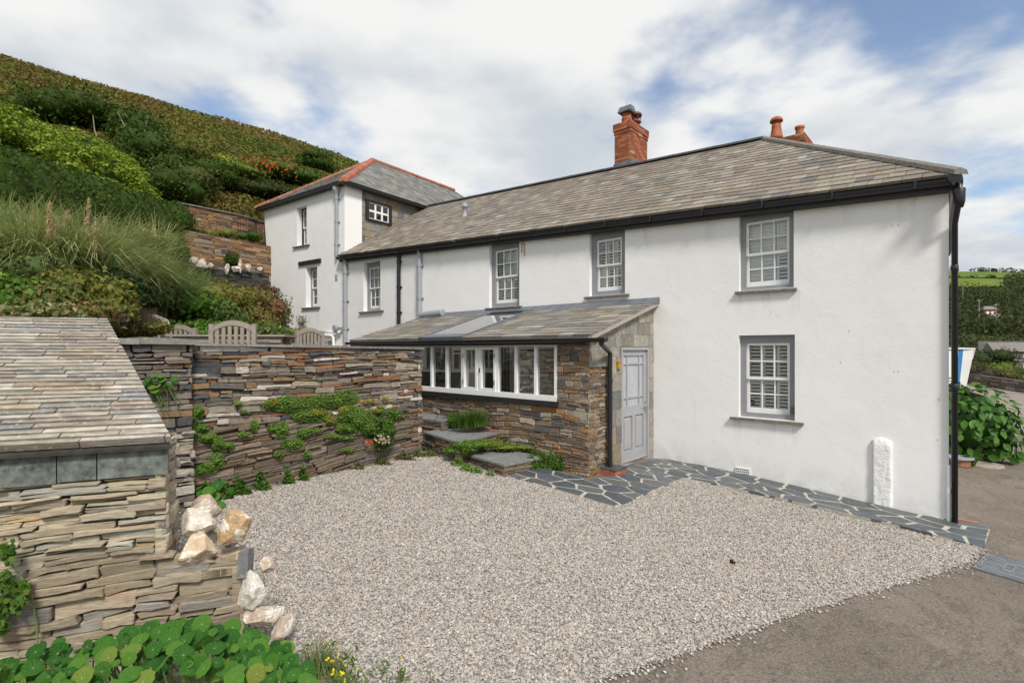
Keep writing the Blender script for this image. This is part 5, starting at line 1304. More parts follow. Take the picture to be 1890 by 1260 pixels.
for k in range(5): MB().box(fr, -.9, .9, zt_ - .03, zt_, -.3 + .13 * k, -.18 + .13 * k).build('table_plank', M_TEAK, tb)
MB().box(fr, -.82, .82, zt_ - .13, zt_ - .03, .26, .29).box(fr, -.82, .82, zt_ - .13, zt_ - .03, -.28, -.25).build('apron', M_TEAK, tb)
for sx_ in (-.78, .78):
    for sy_ in (-.22, .22): MB().box(fr, sx_ - .04, sx_ + .04, TZ, zt_ - .03, sy_ - .04, sy_ + .04).build('leg', M_TEAK, tb)
# ================================================================ THE HILL on the left and its garden
RES = [(-7.2, 14, -1.6), (-9.0, 17.5, -2.3), (-7.2, 10, -.4), (-10.9, 17, -1.2), (-9.2, 19.6, -1.8), (-10.2, 22.0, 0), (-12.5, 20.5, 0), (-11, 13, 0), (-9.6, 11.7, 0), (-6.5, 12, -2.2), (-7.5, 16.5, -2.9), (-6.5, 7.5, -.6), (-5.4, 6, -.5)]
FRONTS = [(-12.0, 18.7, -10.85, 20.2, 3.85, .0), (-10.85, 20.2, -9.9, 22.0, 3.85, .0), (-11.35, 16.4, -9.3, 20.05, 2.75, .05), (-10.7, 17.2, -9.02, 19.3, 1.5, .28)]
def T(x, y, lump=True):
    t = -.72 * (x + 10) + .70 * (y - 21)
    along = .70 * (x + 10) + .72 * (y - 21)
    z = 5.5 + .455 * t
    w = r = 0.0
    for (a, b_, c) in RES:
        k = math.exp(-((x - a) ** 2 + (y - b_) ** 2) / (2 * 1.7 ** 2)); w += k; r += k * c
    z += r / (w + .25)
    for (px_, py_, qx_, qy_, zm_, sl_) in FRONTS:
        ux, uy = qx_ - px_, qy_ - py_; l_ = math.hypot(ux, uy); ux /= l_; uy /= l_
        s_ = (x - px_) * ux + (y - py_) * uy; f_ = (x - px_) * uy - (y - py_) * ux
        if f_ > -.5 and -.6 < s_ < l_ + 1.5: z = min(z, zm_ - sl_ * max(0, f_))
    z -= max(0, along - 25) * .10 if t > 10 else 0
    if t > 55:
        e = t - 55; z -= .455 * e + 0.012 * e * e * .3 - (.25 * e if e < 8 else 2)
    if lump and t > 3:
        k = min(1, (t - 3) / 12); z += k * (.7 * noise.noise(Vector((x * .09, y * .09, 1))) + .25 * noise.noise(Vector((x * .3, y * .3, 4))))
    return CZ + z
XB = [(0, -4.2), (5.5, -4.6), (8.5, -5.3), (13, -6.4), (18.6, -8.4), (20.3, -9.75), (29, -3.5), (115, 60), (300, 200)]
def xb(y):
    for (y0, x0), (y1, x1) in zip(XB, XB[1:]):
        if y <= y1: return lerp(x0, x1, (y - y0) / (y1 - y0))
    return XB[-1][1]
def hillside():
    ys = [3 + .55 * i for i in range(40)] + [25 + 1.4 * i for i in range(60)] + [110 + 6 * i for i in range(14)]
    us = [0, .4, .9, 1.5, 2.2, 3, 4, 5, 6.2, 7.6, 9, 10.8, 13, 15.5, 18, 21, 24, 27.5, 31, 35, 39, 43, 47, 51, 55, 59, 63, 67, 71, 75, 80, 86, 93, 101, 112]
    V = []
    for y in ys:
        for u in us: x = xb(y) - u * (1 if y < 60 else 1.2); V.append((x, y, T(x, y)))
    m = len(us); Fc = [(j * m + i + 1, j * m + i, (j + 1) * m + i, (j + 1) * m + i + 1) for j in range(len(ys) - 1) for i in range(m - 1)]
    ma, nt, b, N, L = principled('bracken_hillside')
    c = ramp(nt, add_noise(nt, .22, 8, .65), [(.34, (.10, .115, .026)), (.48, (.13, .115, .032)), (.58, (.16, .10, .036)), (.7, (.11, .125, .03))])
    c = mixrgb(nt, 'MULTIPLY', 1, c, ramp(nt, add_noise(nt, 2.2, 6, .7), [(.3, .55), (.7, 1.35)]))
    L.new(c, b.inputs['Base Color']); b.inputs['Roughness'].default_value = .95; b.inputs['Specular IOR Level'].default_value = .1
    bump(nt, b, add_noise(nt, 1.6, 7, .7), 1.0, .35)
    return tag(fast('hillside', V, Fc, ma, smooth=True), kind='structure')
hillside()
def scatter_hill(name, n, seed, t0, t1, size, pal, lift=.25, px=(-120, 680), mode=None, patch=None, yr=(20, 105), aspect=.5, up=.9, blend=None):
    rg = np.random.default_rng(seed); P, Cc, S = [], [], []
    tries = 0
    colp = palette(rg, pal, n)
    while len(P) < n and tries < n * 12:
        tries += 1
        p = rg.uniform(*px); y = 1 / rg.uniform(1 / yr[1], 1 / yr[0]); x = (p - HX) / FPX * y
        t = -.72 * (x + 10) + .70 * (y - 21)
        if not t0 < t < t1 or x > xb(y) - .3: continue
        if patch is not None:
            q = noise.noise(Vector((x * patch[0], y * patch[0], patch[2]))) + .4 * noise.noise(Vector((x * patch[0] * 3, y * patch[0] * 3, patch[2])))
            if q < patch[1]: continue
        P.append((x, y, T(x, y) + rg.uniform(0, lift) * (.6 + y / 60))); S.append(size * (.12 + y / 38))
    P = np.array(P); n = len(P); S = np.array(S)[:, None]
    w_ = np.array([.5 + .9 * noise.noise(Vector((p[0] * .075, p[1] * .075, 2))) + .5 * noise.noise(Vector((p[0] * .25, p[1] * .25, 6))) for p in P]).clip(0, 1)[:, None]
    if blend: colp = (np.array(blend[0]) * w_ + np.array(blend[1]) * (1 - w_)) * rg.uniform(.8, 1.2, (n, 1))
    Nn = np.tile(np.array([(.25, -.35, up)]), (n, 1))
    V, Fc, C2 = leaf_arrays(P, Nn, S, rg, colp[:n], aspect, .8)
    return tag(fast(name, V, Fc, M_LEAF, None, C2), kind='stuff')
scatter_hill('bracken', 60000, 1, .5, 60, .25, [(2.5, (.16, .13, .034)), (1.6, (.20, .125, .042)), (3, (.145, .15, .032)), (1, (.24, .17, .055))], .35, blend=((.19, .145, .038), (.13, .155, .03)))
scatter_hill('hill_undergrowth', 30000, 2, .5, 60, .25, [(3, (.11, .145, .026)), (2, (.14, .165, .032)), (1, (.075, .11, .02))], .4, blend=((.14, .15, .03), (.085, .125, .022)), patch=(.11, .05, 3))
scatter_hill('rusty_bracken', 7000, 3, 8, 58, .25, [(2, (.22, .11, .04)), (2, (.18, .095, .04)), (1, (.15, .11, .06))], .35, patch=(.10, .22, 8))
scatter_hill('crest_grass', 7000, 4, 48, 60, .16, [(3, (.13, .14, .035)), (1, (.15, .12, .04))], .4, aspect=.25, up=.3)

def gp_on(px, Y): x = (px - HX) / FPX * Y; return Vector((x, Y, T(x, Y)))
def hill_bush(px, Y, w, h, pal, seed, label, n=1800, size=.14, name='bush', stems=False, group='bushes on the hillside'):
    c = gp_on(px, Y); rng = random.Random(seed)
    bl = [(c + Vector((rng.uniform(-.45, .45) * w, rng.uniform(-.3, .3) * w, h * rng.uniform(.3, .62))), (w * rng.uniform(.35, .55), w * rng.uniform(.35, .5), h * rng.uniform(.32, .45))) for k in range(5)]
    root = empty(name, c, label, 'bush', group)
    bush('foliage', bl, n, size, pal, seed, parent=root, lump=.3)
    b = MB()
    for k in range(7 if stems else 3):
        q = c + Vector((rng.uniform(-.4, .4) * w, rng.uniform(-.3, .3) * w, 0)); e = q + Vector((rng.uniform(-.3, .3) * w, rng.uniform(-.2, .2), h * (.92 if stems else .6)))
        m = (q + e) / 2 + Vector((rng.uniform(-.15, .15), 0, 0)); b.tube([q, m, e], [.035, .022, .008] if stems else [.04, .03, .015], 5)
        if stems:
            for g in range(3): f = lerp(m, e, rng.uniform(.2, .9)); b.tube([f, f + Vector((rng.uniform(-.4, .4), rng.uniform(-.2, .2), rng.uniform(.05, .3)))], [.012, .004], 4)
    b.build('stem', simple('bare_stem', (.24, .20, .14), .9, .3, 9, 30, .3) if 'bare_stem' not in bpy.data.materials else bpy.data.materials['bare_stem'], root)
    return root
hill_bush(150, 25, 3.6, 2.6, DKGREEN, 201, 'dark evergreen bush on the slope, highest above the bright dome shrub', 3200, .17)
hill_bush(235, 24, 2.6, 2.4, DKGREEN, 202, 'dark rounded bush beside the highest bush above the hedge', 2400, .16)
hill_bush(262, 21, 1.7, 2.0, DKGREEN, 203, 'dark bush dropping behind the right end of the bright dome shrub', 1800, .14)
hill_bush(310, 24, 2.4, 1.2, OLIVE, 204, 'olive bush on the slope just above the hedge end', 1500, .15)
0 and hill_bush(365, 33, 3.0, 1.8, [(2, (.07, .06, .03)), (2, (.09, .075, .03)), (1, (.05, .07, .02))], 205, 'brownish twiggy bush in the middle of the bracken slope', 1500, .18, stems=True)
0 and hill_bush(432, 34, 2.4, 1.9, [(2, (.075, .06, .04)), (1, (.06, .06, .03))], 206, 'bare grey brown thorn bush on the slope above the orange flowers', 900, .15, stems=True)
0 and hill_bush(478, 36, 3.2, 1.7, OLIVE, 207, 'olive green bush right of the bare thorn on the slope', 1500, .19)
0 and hill_bush(540, 37, 3.0, 1.6, GREEN, 208, 'green bush on the slope nearest the red roof edge', 1500, .19)
hill_bush(585, 42, 3.2, 1.8, DKGREEN, 209, 'dark green bush on the slope just over the red roof edge', 1500, .2)
0 and hill_bush(318, 16.6, 1.9, 1.7, DKGREEN, 221, 'dark bush at the upper end of the clipped hedge', 2600, .10)
hill_bush(290, 19.0, 2.2, 1.5, DKGREEN, 222, 'dark green bush between the dome shrub and the curved wall', 2200, .11)
hill_bush(335, 20.3, 2.0, 1.3, [(2, (.075, .10, .02)), (1, (.12, .10, .03))], 223, 'mixed green bush above the left end of the curved wall', 2000, .11)
hill_bush(285, 20.5, 2.2, 1.4, DKGREEN, 224, 'dark bush just above the tip of the dome shrub', 2000, .12)
hill_bush(360, 21.8, 2.0, 1.3, DKGREEN, 211, 'dark hedge bush above the left end of the curved stone wall', 2000, .12)
hill_bush(415, 22.6, 2.2, 1.1, DKGREEN, 212, 'dark hedge bush above the middle of the curved stone wall', 2000, .12)
hill_bush(468, 23.4, 2.2, 1.0, [(2, (.04, .065, .018)), (2, (.07, .055, .02)), (1, (.03, .05, .015))], 213, 'dark green and brown bush above the iron railing', 2000, .12)
hill_bush(398, 25.5, 2.4, 1.0, LIME, 214, 'yellow green clump among the orange flowers on the slope', 1500, .15)
hill_bush(440, 26, 2.6, 1.0, [(2, (.12, .17, .03)), (1, (.08, .13, .02))], 215, 'grassy green clump below the orange flowers on the slope', 1500, .15)
hill_bush(520, 29, 3.0, 1.2, GREEN, 216, 'green clump behind the orange flower spikes by the red roof', 1500, .16)
def flowers(name, spots, n, col, size, seed, label, h=.9, spread=(1.2, .6)):
    rg = np.random.default_rng(seed); root = None; P = []
    for px, Y in spots:
        c = gp_on(px, Y)
        for k in range(n): P.append((c.x + rg.normal(0, spread[0]), c.y + rg.normal(0, spread[1]), c.z + h * rg.uniform(.75, 1.35)))
    P = np.array(P); V, Fc, Cc = leaf_arrays(P, np.tile([[.2, -.8, .4]], (len(P), 1)), size, rg, palette(rg, col, len(P)), .5, .6)
    B = [(p[0], p[1], p[2] - h) for p in P[::6]]
    o = fast(name, V, Fc, M_LEAF, None, Cc); return tag(o, label, 'flowers', None, 'stuff')
OR = [(3, (.52, .10, .025)), (2, (.42, .07, .02)), (1, (.6, .18, .04))]
flowers('orange_flowers', [(478, 26.5), (500, 27), (520, 27.6), (470, 26.2), (490, 26.4)], 36, OR, .15, 31, 'orange flower spikes growing in a band by the red roof edge', 1.15, (.55, .3))
flowers('orange_flowers', [(330, 24.3), (352, 25.5), (412, 28)], 14, OR, .14, 32, 'scattered orange flowers on the slope above the hedge end', .6, (.35, .3))

# hedge, bright dome
hg = []
for i in range(11):
    t = i / 10; y = lerp(10.2, 17.5, t); x = lerp(-10.5, -11.75, t) + .10 * math.sin(i * 1.7); top = CZ + lerp(4.2, 5.05, t) - (.15 if i == 10 else 0); bot = T(x, y) - .2
    hg.append((Vector((x, y, (top + bot) / 2 - .1)), (.95, .72, (top - bot) / 2 + .05)))
    hg.append((Vector((x + .42, y, bot + .55)), (.7, .7, .75)))
o = bush('clipped_hedge', hg, 26000, .085, DKGREEN, 41, lump=.10, shell=(.85, 1.04), wild=.7, corek=.88); tag(o, 'tall dark green clipped hedge running up behind the pampas grass', 'hedge')
dm = [(Vector((-13.6, 13.0, CZ + 4.0)), (2.3, 2.8, 2.3)), (Vector((-13.5, 16.0, CZ + 4.4)), (2.0, 2.5, 2.1)), (Vector((-13.8, 10.6, CZ + 3.1)), (2.0, 2.6, 2.2))]
rg = np.random.default_rng(43); sm = []
for c_, r_ in dm:
    for k in range(190):
        d = rg.normal(0, 1, 3); d[2] = abs(d[2]) + .05; d /= np.linalg.norm(d)
        if d[0] < -.6: continue
        s_ = rg.uniform(.22, .42); sm.append((c_ + Vector((d[0] * r_[0], d[1] * r_[1], d[2] * r_[2])) * rg.uniform(.93, 1.0), (s_, s_, s_ * .55)))
P_, N_ = on_blobs(sm, 44000, rg, (.8, 1.05), .1); pl_ = [leaf_arrays(P_, N_ + np.array([0, 0, .6]), .10, rg, palette(rg, LIME, len(P_)), .7, .4), core_arrays(dm, DKGREEN, rg, .92)]  # dark green core puts the shade between the lime clumps into colour
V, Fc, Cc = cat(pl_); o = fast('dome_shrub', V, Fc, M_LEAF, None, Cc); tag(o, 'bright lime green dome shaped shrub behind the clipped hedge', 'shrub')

# terrace walls of the upper garden
def garden_wall(name, pts, z0, z1, hs, ls, pal, mort, seed, label, cat, gap=.012, cope=None, prd=(-.01, .02)):
    root = empty(name, (pts[0][0], pts[0][1], z0), label, cat); pcs = []; core = MB()
    for k, (p, q) in enumerate(zip(pts, pts[1:])):
        fr = Fr(p, (q[0] - p[0], q[1] - p[1])); l = math.hypot(q[0] - p[0], q[1] - p[1])
        pcs += rubble(fr.P, [(0, z0), (l, z0), (l, z1), (0, z1)], hs, ls, pal, seed + k, gap, .008, prd, -.05, .008, .008, .2)
        core.box(fr, -.02, l + .02, z0 - .3, z1 - .01, -.35, -.02)
        if cope: MB().box(fr, -.03, l + .03, z1, z1 + .05, -.38, .06).build('coping_slab', M_SILL, root)
    core.build('wall_core', mort, root)
    emit(pcs, 'stone', M_STONE, root, 'small_stones')
    return root
RUSTY = [(3, (.21, .115, .06)), (3, (.27, .155, .075)), (2, (.15, .09, .06)), (1.5, (.33, .19, .075)), (1, (.26, .22, .17)), (.8, (.10, .075, .06))]
garden_wall('curved_stone_wall', [(-12.0, 18.7), (-11.4, 19.5), (-10.85, 20.2), (-10.55, 20.75), (-10.45, 21.3), (-9.9, 22.0)], CZ + 3.7, CZ + 5.25, (.06, .15), (.18, .5), RUSTY, M_MORTAR, 301, 'curved rust brown stone wall, uppermost, with thin slate coping below the hill', 'wall', cope=True)
garden_wall('mid_stone_wall', [(-11.35, 16.4), (-10.4, 18.2), (-9.3, 20.05)], CZ + 2.9, CZ + 3.97, (.06, .15), (.2, .55), RUSTY, M_MORTAR, 311, 'rust brown mortared stone wall in the middle tier of the garden', 'wall')
garden_wall('dark_stone_wall', [(-10.7, 17.2), (-9.9, 18.2), (-9.02, 19.3)], CZ + 1.3, CZ + 2.78, (.03, .09), (.15, .5), [(3, (.05, .052, .056)), (2, (.075, .07, .065)), (2, (.035, .036, .04)), (1, (.13, .11, .09))], M_DARK, 321, 'dark grey dry slate wall, lowest garden tier, against the white house', 'wall', .008, prd=(-.03, .03))
PFr = Fr((-10.5, 19.9), (1.35, .85)); rl_ = empty('iron_railing', PFr.P(0, CZ + 4), 'short black iron railing at the foot of the curved wall', 'railing')
x0, x1 = PFr.a_(439), PFr.a_(489); zb_, zt2 = PFr.pix(439, 429)[1], PFr.pix(439, 399)[1]
for z in (zb_ + .06, zt2 - .05): MB().tube([PFr.P(x0, z), PFr.P(x1, z)], .014, 6).build('rail', M_BLACK, rl_)
for i in range(11):
    x = lerp(x0, x1, i / 10); MB().tube([PFr.P(x, zb_ - (.3 if i in (0, 10) else 0)), PFr.P(x, zt2)], .018 if i in (0, 10) else .009, 5).build('bar', M_BLACK, rl_)
def small_plant(px, py, Y, w, h, pal, seed, label, n=700, size=.06, cat='plant', name='plant', group=None):
    c = at(px, py, Y); rng = random.Random(seed)
    bl = [(c + Vector((rng.uniform(-.4, .4) * w, rng.uniform(-.25, .25) * w, rng.uniform(-.2, .2) * h)), (w * rng.uniform(.3, .45), w * rng.uniform(.3, .4), h * rng.uniform(.3, .45))) for k in range(4)]
    return tag(bush(name, bl, n, size, pal, seed, lump=.3), label, cat, group)
small_plant(352, 433, 18.3, .8, .35, DKGREEN, 51, 'small dark green plant on the left of the middle wall top')
small_plant(405, 437, 19.1, 1.1, .5, [(2, (.17, .19, .04)), (1, (.10, .15, .03)), (1, (.25, .24, .08))], 52, 'yellow variegated plant spreading on the middle wall top')
small_plant(461, 438, 19.8, .9, .4, GREEN, 53, 'mid green plant on the middle wall top below the railing')
small_plant(423, 478, 18.6, .6, .7, DKGREEN, 54, 'small dark conifer standing on the dark wall top')
QL_ = ['leftmost white stone on the dark wall top, half in the grass', 'large white lying stone second from the left on the dark wall top', 'small flat white stone left of the conifer on the dark wall top', 'tall pointed white stone under the small conifer', 'wide white stone just right of the conifer on the dark wall top', 'leaning slim white stone beside the wide white one on the dark wall top', 'squat cream stone second from the house on the dark wall top', 'small grey stone nearest the white house on the dark wall top']
for k, (px, py, s, sq) in enumerate([(357, 480, .13, (1, 1, 1.3)), (369, 487, .20, (1.2, .8, 1)), (388, 491, .13, (1.2, .8, .8)), (419, 497, .12, (.8, .8, 1.6)), (435, 496, .17, (1, .8, 1)), (443, 491, .15, (.6, .8, 1.7)), (459, 493, .14, (.9, .8, 1.2)), (480, 497, .11, (1, .8, 1))]):
    boulder('white_stone', at(px, py, lerp(17.2, 18.9, (px - 357) / 123)), s, (.44, .40, .33), 400 + k, QL_[k], 'quartz stones along the dark wall top', 2, sq)

# pampas grasses
PAMP = [(3, (.30, .36, .13)), (2, (.23, .31, .10)), (2, (.40, .42, .19)), (1, (.48, .42, .21))]
def pampas(px, Y, n, ln, seed, label, dz=0, plumes=(), droop=1.05, lean=.5, wd=.030, pal=PAMP, spread=.28):
    c = gp_on(px, Y) + Vector((0, 0, dz)); root = empty('pampas_grass', c, label, 'grass clump', 'arching grass clumps on the bank'); rng = random.Random(seed)
    bs = [c + Vector((rng.uniform(-1, 1) * spread * 1.5, rng.uniform(-1, 1) * spread, 0)) for k in range(14)]
    blades('blade_mass', bs, n, ln, wd, pal, seed, droop, lean, parent=root, spread=spread * .5)['kind'] = 'stuff'
    for (ppx, ptop, pbot) in plumes:
        e = at(ppx, ptop, Y - .9); m = at(ppx - 3, pbot, Y - .9); q = Vector((c.x + (e.x - c.x) * .4, c.y, c.z + .2)); rg = np.random.default_rng(ppx)
        st = MB().tube([q, lerp(q, m, .6), m, e], [.010, .009, .007, .003], 5).build('plume_stalk', M_PLUME, root)
        t = rg.uniform(0, 1, 260); ax = np.array(m)[None] + (np.array(e) - np.array(m))[None] * t[:, None]
        w = .026 * np.sin(np.pi * np.clip(t * .9 + .08, 0, 1)); ax[:, :2] += rg.normal(0, 1, (260, 2)) * w[:, None] * .55
        V, Fc, Cc = leaf_arrays(ax, np.tile([[0, -1, .2]], (260, 1)), .06, rg, palette(rg, [(2, (.42, .31, .17)), (1, (.46, .35, .2)), (1, (.28, .19, .10))], 260), .22, .35)
        fast('plume', V, Fc, M_LEAF, st, Cc)
    return root
M_PLUME = simple('plume_stem', (.30, .22, .10), .9, .2, 9, 30, .1)
pampas(55, 8.7, 4200, 2.5, 61, 'large arching pampas clump farthest left on the bank', .1, [(92, 372, 440)])
pampas(140, 9.1, 4400, 2.6, 62, 'large pampas clump with tan plumes in front of the hedge', .1, [(106, 400, 452), (124, 388, 412), (164, 366, 432), (177, 402, 470)])
pampas(222, 9.9, 3600, 2.1, 63, 'pampas clump with thin pale blades right of the plumes', .0, [(196, 400, 430)])
pampas(285, 11.0, 2000, 1.7, 64, 'blue green arching grass clump in the middle of the bank', -.1, pal=[(3, (.17, .23, .11)), (2, (.13, .20, .085)), (1, (.24, .25, .12))], wd=.024)
pampas(345, 12.6, 1700, 1.45, 65, 'finer bright green grass clump below the middle wall', -.1, pal=[(3, (.15, .23, .06)), (2, (.19, .24, .07)), (1, (.24, .24, .09))], wd=.022)
pampas(392, 13.6, 1500, 1.2, 66, 'ochre tipped grass clump in front of the dark wall', -.1, pal=[(2, (.24, .21, .06)), (2, (.28, .20, .06)), (2, (.16, .19, .045))], wd=.020)
pampas(250, 12.5, 1500, 1.7, 67, 'pampas clump behind the others against the hedge foot', .1)
pampas(10, 9.6, 1800, 1.9, 68, 'pampas clump cut by the left edge of the view', .1)
# bank planting
AUT = [(2, (.12, .11, .03)), (2, (.16, .09, .03)), (2, (.07, .10, .025)), (1, (.20, .12, .05))]
bank = [
    (15, 560, 6.9, 1.2, .75, GREEN, 'leafy green perennial farthest left behind the store roof'), (75, 566, 7.0, 1.1, .65, [(2, (.09, .12, .03)), (1, (.14, .12, .04))], 'yellowing perennial second from the left behind the store roof'),
    (40, 583, 6.3, 1.0, .35, [(2, (.13, .14, .05)), (1, (.25, .20, .10)), (1, (.08, .11, .03))], 'low yellow leaved plant right on the store ridge at far left'), (125, 580, 6.9, .9, .45, AUT, 'faded russet perennial above the middle of the store ridge'),
    (160, 552, 7.6, 1.0, .8, OLIVE, 'olive perennial below the plumed pampas'), (205, 552, 8.0, .7, .7, [(3, (.018, .035, .012)), (1, (.03, .05, .015))], 'dark big leaved plant above the right end of the store ridge'),
    (150, 590, 7.2, .7, .25, [(2, (.14, .11, .075)), (1, (.11, .10, .06))], 'low greyish dry plant behind the store ridge'),
    (300, 560, 10.5, 1.2, .6, GREEN, 'green leafy clump above the pale rounded rock'), (345, 575, 10.6, 1.3, .65, GREEN, 'bright green leafy clump behind the left armchair'), (395, 580, 11.0, 1.2, .6, [(2, (.07, .12, .03)), (1, (.12, .13, .03))], 'green leafy clump behind the nearest armchair'),
    (375, 550, 12.0, 1.5, .7, [(2, (.13, .14, .03)), (1, (.19, .13, .03))], 'ochre green clump in the middle of the bank'), (425, 552, 13.2, 1.4, .7, [(2, (.17, .13, .035)), (2, (.11, .12, .03))], 'ochre grassy clump near the dark wall'),
    (455, 590, 12.5, 1.3, .8, AUT, 'russet and green clump behind the terrace table'), (483, 578, 14.2, 1.2, .9, [(2, (.14, .075, .035)), (2, (.08, .10, .03)), (1, (.2, .13, .08))], 'reddish brown shrub near the white house corner'),
    (505, 592, 14.6, 1.1, .9, [(3, (.075, .10, .025)), (1, (.14, .10, .03))], 'olive shrub against the white house wall'), (500, 614, 12.6, 1.0, .5, [(2, (.10, .14, .03)), (1, (.2, .2, .06))], 'low yellow green plant right of the table'),
    (540, 622, 13.0, .9, .4, [(2, (.12, .16, .03)), (1, (.22, .2, .07)), (1, (.3, .26, .15))], 'low pale flowered plant at the foot of the white house'), (478, 545, 16.5, .9, .5, [(1, (.11, .05, .03)), (1, (.08, .06, .03))], 'rust red clump at the foot of the dark wall'),
    (330, 612, 9.9, 1.6, .35, GREEN, 'low green ground plant behind the left armchair'), (255, 604, 8.6, .9, .3, OLIVE, 'low olive plant beside the heather'),
    (30, 520, 7.8, 1.3, .7, [(2, (.07, .10, .03)), (1, (.10, .10, .03))], 'grassy green clump under the left pampas'), (110, 535, 7.9, 1.2, .6, OLIVE, 'olive clump at the foot of the pampas'), (270, 535, 9.8, 1.2, .6, [(2, (.075, .115, .035)), (1, (.10, .12, .04))], 'green clump at the foot of the blue green grass'),
    (420, 615, 10.2, 1.8, .35, [(2, (.06, .10, .025)), (1, (.10, .11, .03))], 'low green plants filling the bed behind the table')]
for k, (px, py, Y, w, h, pal, lab) in enumerate(bank): small_plant(px, py, Y, w, h * 1.2, [(a_, tuple(x * 1.4 for x in c_)) for a_, c_ in pal], 500 + k, lab, 1700, .085, group='planting on the bank behind the terrace')
o = blades('heather', [at(243 + 6 * i, 612, 8.3) for i in range(-4, 5)], 2600, .42, .005, [(2, (.17, .115, .09)), (2, (.22, .16, .12)), (1, (.13, .12, .06))], 71, .2, .6, spread=.09); tag(o, 'dry purplish brown heather dome beside the pale rounded rock', 'heather')
boulder('pale_rock', at(268, 602, 9.2), .42, (.46, .42, .38), 72, 'pale rounded rock behind the heather at the end of the store roof', None, 3, (1.25, 1, .75))
boulder('pale_rock', at(435, 583, 13.0), .28, (.55, .50, .43), 73, 'small whitish rock half hidden in the planting behind the armchair', None, 3, (1.3, 1, .7))
# thin climbers on the white house
def climber(px0, py0, px1, py1, seed, label):
    rg = np.random.default_rng(seed); n = 130; t = rg.uniform(0, 1, n)
    P = np.array([tuple(LF.p3(lerp(px0, px1, a) + rg.normal(0, 5), lerp(py0, py1, a), .05 + rg.uniform(0, .08))) for a in t])
    V, Fc, Cc = leaf_arrays(P, np.tile([[0, -1, .3]], (n, 1)), .07, rg, palette(rg, [(2, (.10, .12, .04)), (1, (.16, .10, .05))], n), .6, .6)
    tag(fast('climber', V, Fc, M_LEAF, None, Cc), label, 'climber')
climber(517, 610, 523, 555, 81, 'thin climbing stems on the white house near its left corner'); climber(558, 612, 557, 583, 82, 'thin pale climber on the white house behind the sideways armchair')

# ---------------------------------------------------------------- growth on and under the retaining wall
def wall_patch(name, spots, n, size, pal, seed, label, out=(.0, .07)):
    """spots: (px, py, rx, ry) on the wall face"""
    rg = np.random.default_rng(seed); P = []
    w = np.array([s[2] * s[3] for s in spots], float); w /= w.sum()
    for k in rg.choice(len(spots), n, p=w):
        px, py, rx, ry = spots[k]; r = rg.uniform(0, 1) ** .6; g = rg.uniform(0, 6.28)
        d = rg.uniform(*out) * (1.1 - r); P.append(tuple(WF.p3(px + rx * r * math.cos(g), py + ry * r * math.sin(g), .03 + d)))
    P = np.array(P); V, Fc, Cc = leaf_arrays(P, np.tile([[WF.n.x, WF.n.y, .7]], (n, 1)), size, rg, palette(rg, pal, n), .8, .45)
    return tag(fast(name, V, Fc, M_LEAF, None, Cc), label, 'creeper', 'creepers on the retaining wall')
CRP = [(3, (.105, .19, .03)), (2, (.15, .24, .045)), (1, (.07, .135, .022))]
wall_patch('wall_creeper', [(545, 748, 48, 14), (605, 740, 50, 13), (640, 732, 25, 12), (575, 765, 40, 14), (530, 742, 25, 12), (505, 747, 22, 9)], 3800, .030, CRP, 91, 'broad upper mat of green creeper in the middle of the retaining wall')
wall_patch('wall_creeper', [(665, 778, 34, 22), (650, 768, 28, 20), (685, 790, 24, 14), (640, 790, 22, 10)], 3400, .030, CRP, 92, 'thick mat of green creeper toward the right end of the retaining wall', (0, .14))
wall_patch('wall_creeper', [(585, 762, 20, 9), (608, 775, 14, 10), (638, 758, 14, 10), (697, 757, 14, 6), (505, 742, 12, 7), (712, 735, 6, 5), (680, 740, 12, 5)], 900, .028, [(2, (.22, .22, .03)), (2, (.17, .19, .03)), (1, (.27, .21, .04))], 93, 'yellow green flowering patches between the two big creeper mats', (.02, .11))
wall_patch('wall_creeper', [(540, 820, 22, 12), (520, 795, 14, 16), (470, 785, 8, 12), (505, 790, 12, 8), (560, 800, 14, 10), (450, 802, 12, 6), (440, 745, 8, 5), (452, 760, 10, 4), (580, 795, 16, 6), (615, 805, 16, 5), (640, 808, 18, 4)], 1900, .028, CRP, 94, 'scattered small green tufts below the upper creeper mat')
wall_patch('wall_creeper', [(357, 770, 8, 22), (368, 760, 9, 12), (358, 800, 7, 12), (385, 808, 18, 9), (402, 818, 12, 14), (375, 790, 10, 8), (420, 822, 14, 6)], 1800, .036, CRP, 95, 'green creeper hanging in the corner by the thick wall end', (0, .1))
wall_patch('wall_creeper', [(386, 862, 18, 10), (400, 850, 14, 16), (372, 868, 16, 9), (568, 838, 8, 8), (515, 838, 8, 8), (725, 760, 9, 10), (735, 765, 8, 9), (703, 750, 8, 5), (350, 690, 4, 14), (640, 830, 14, 4)], 1200, .032, CRP, 96, 'small loose green tufts low on the retaining wall and at its right end')
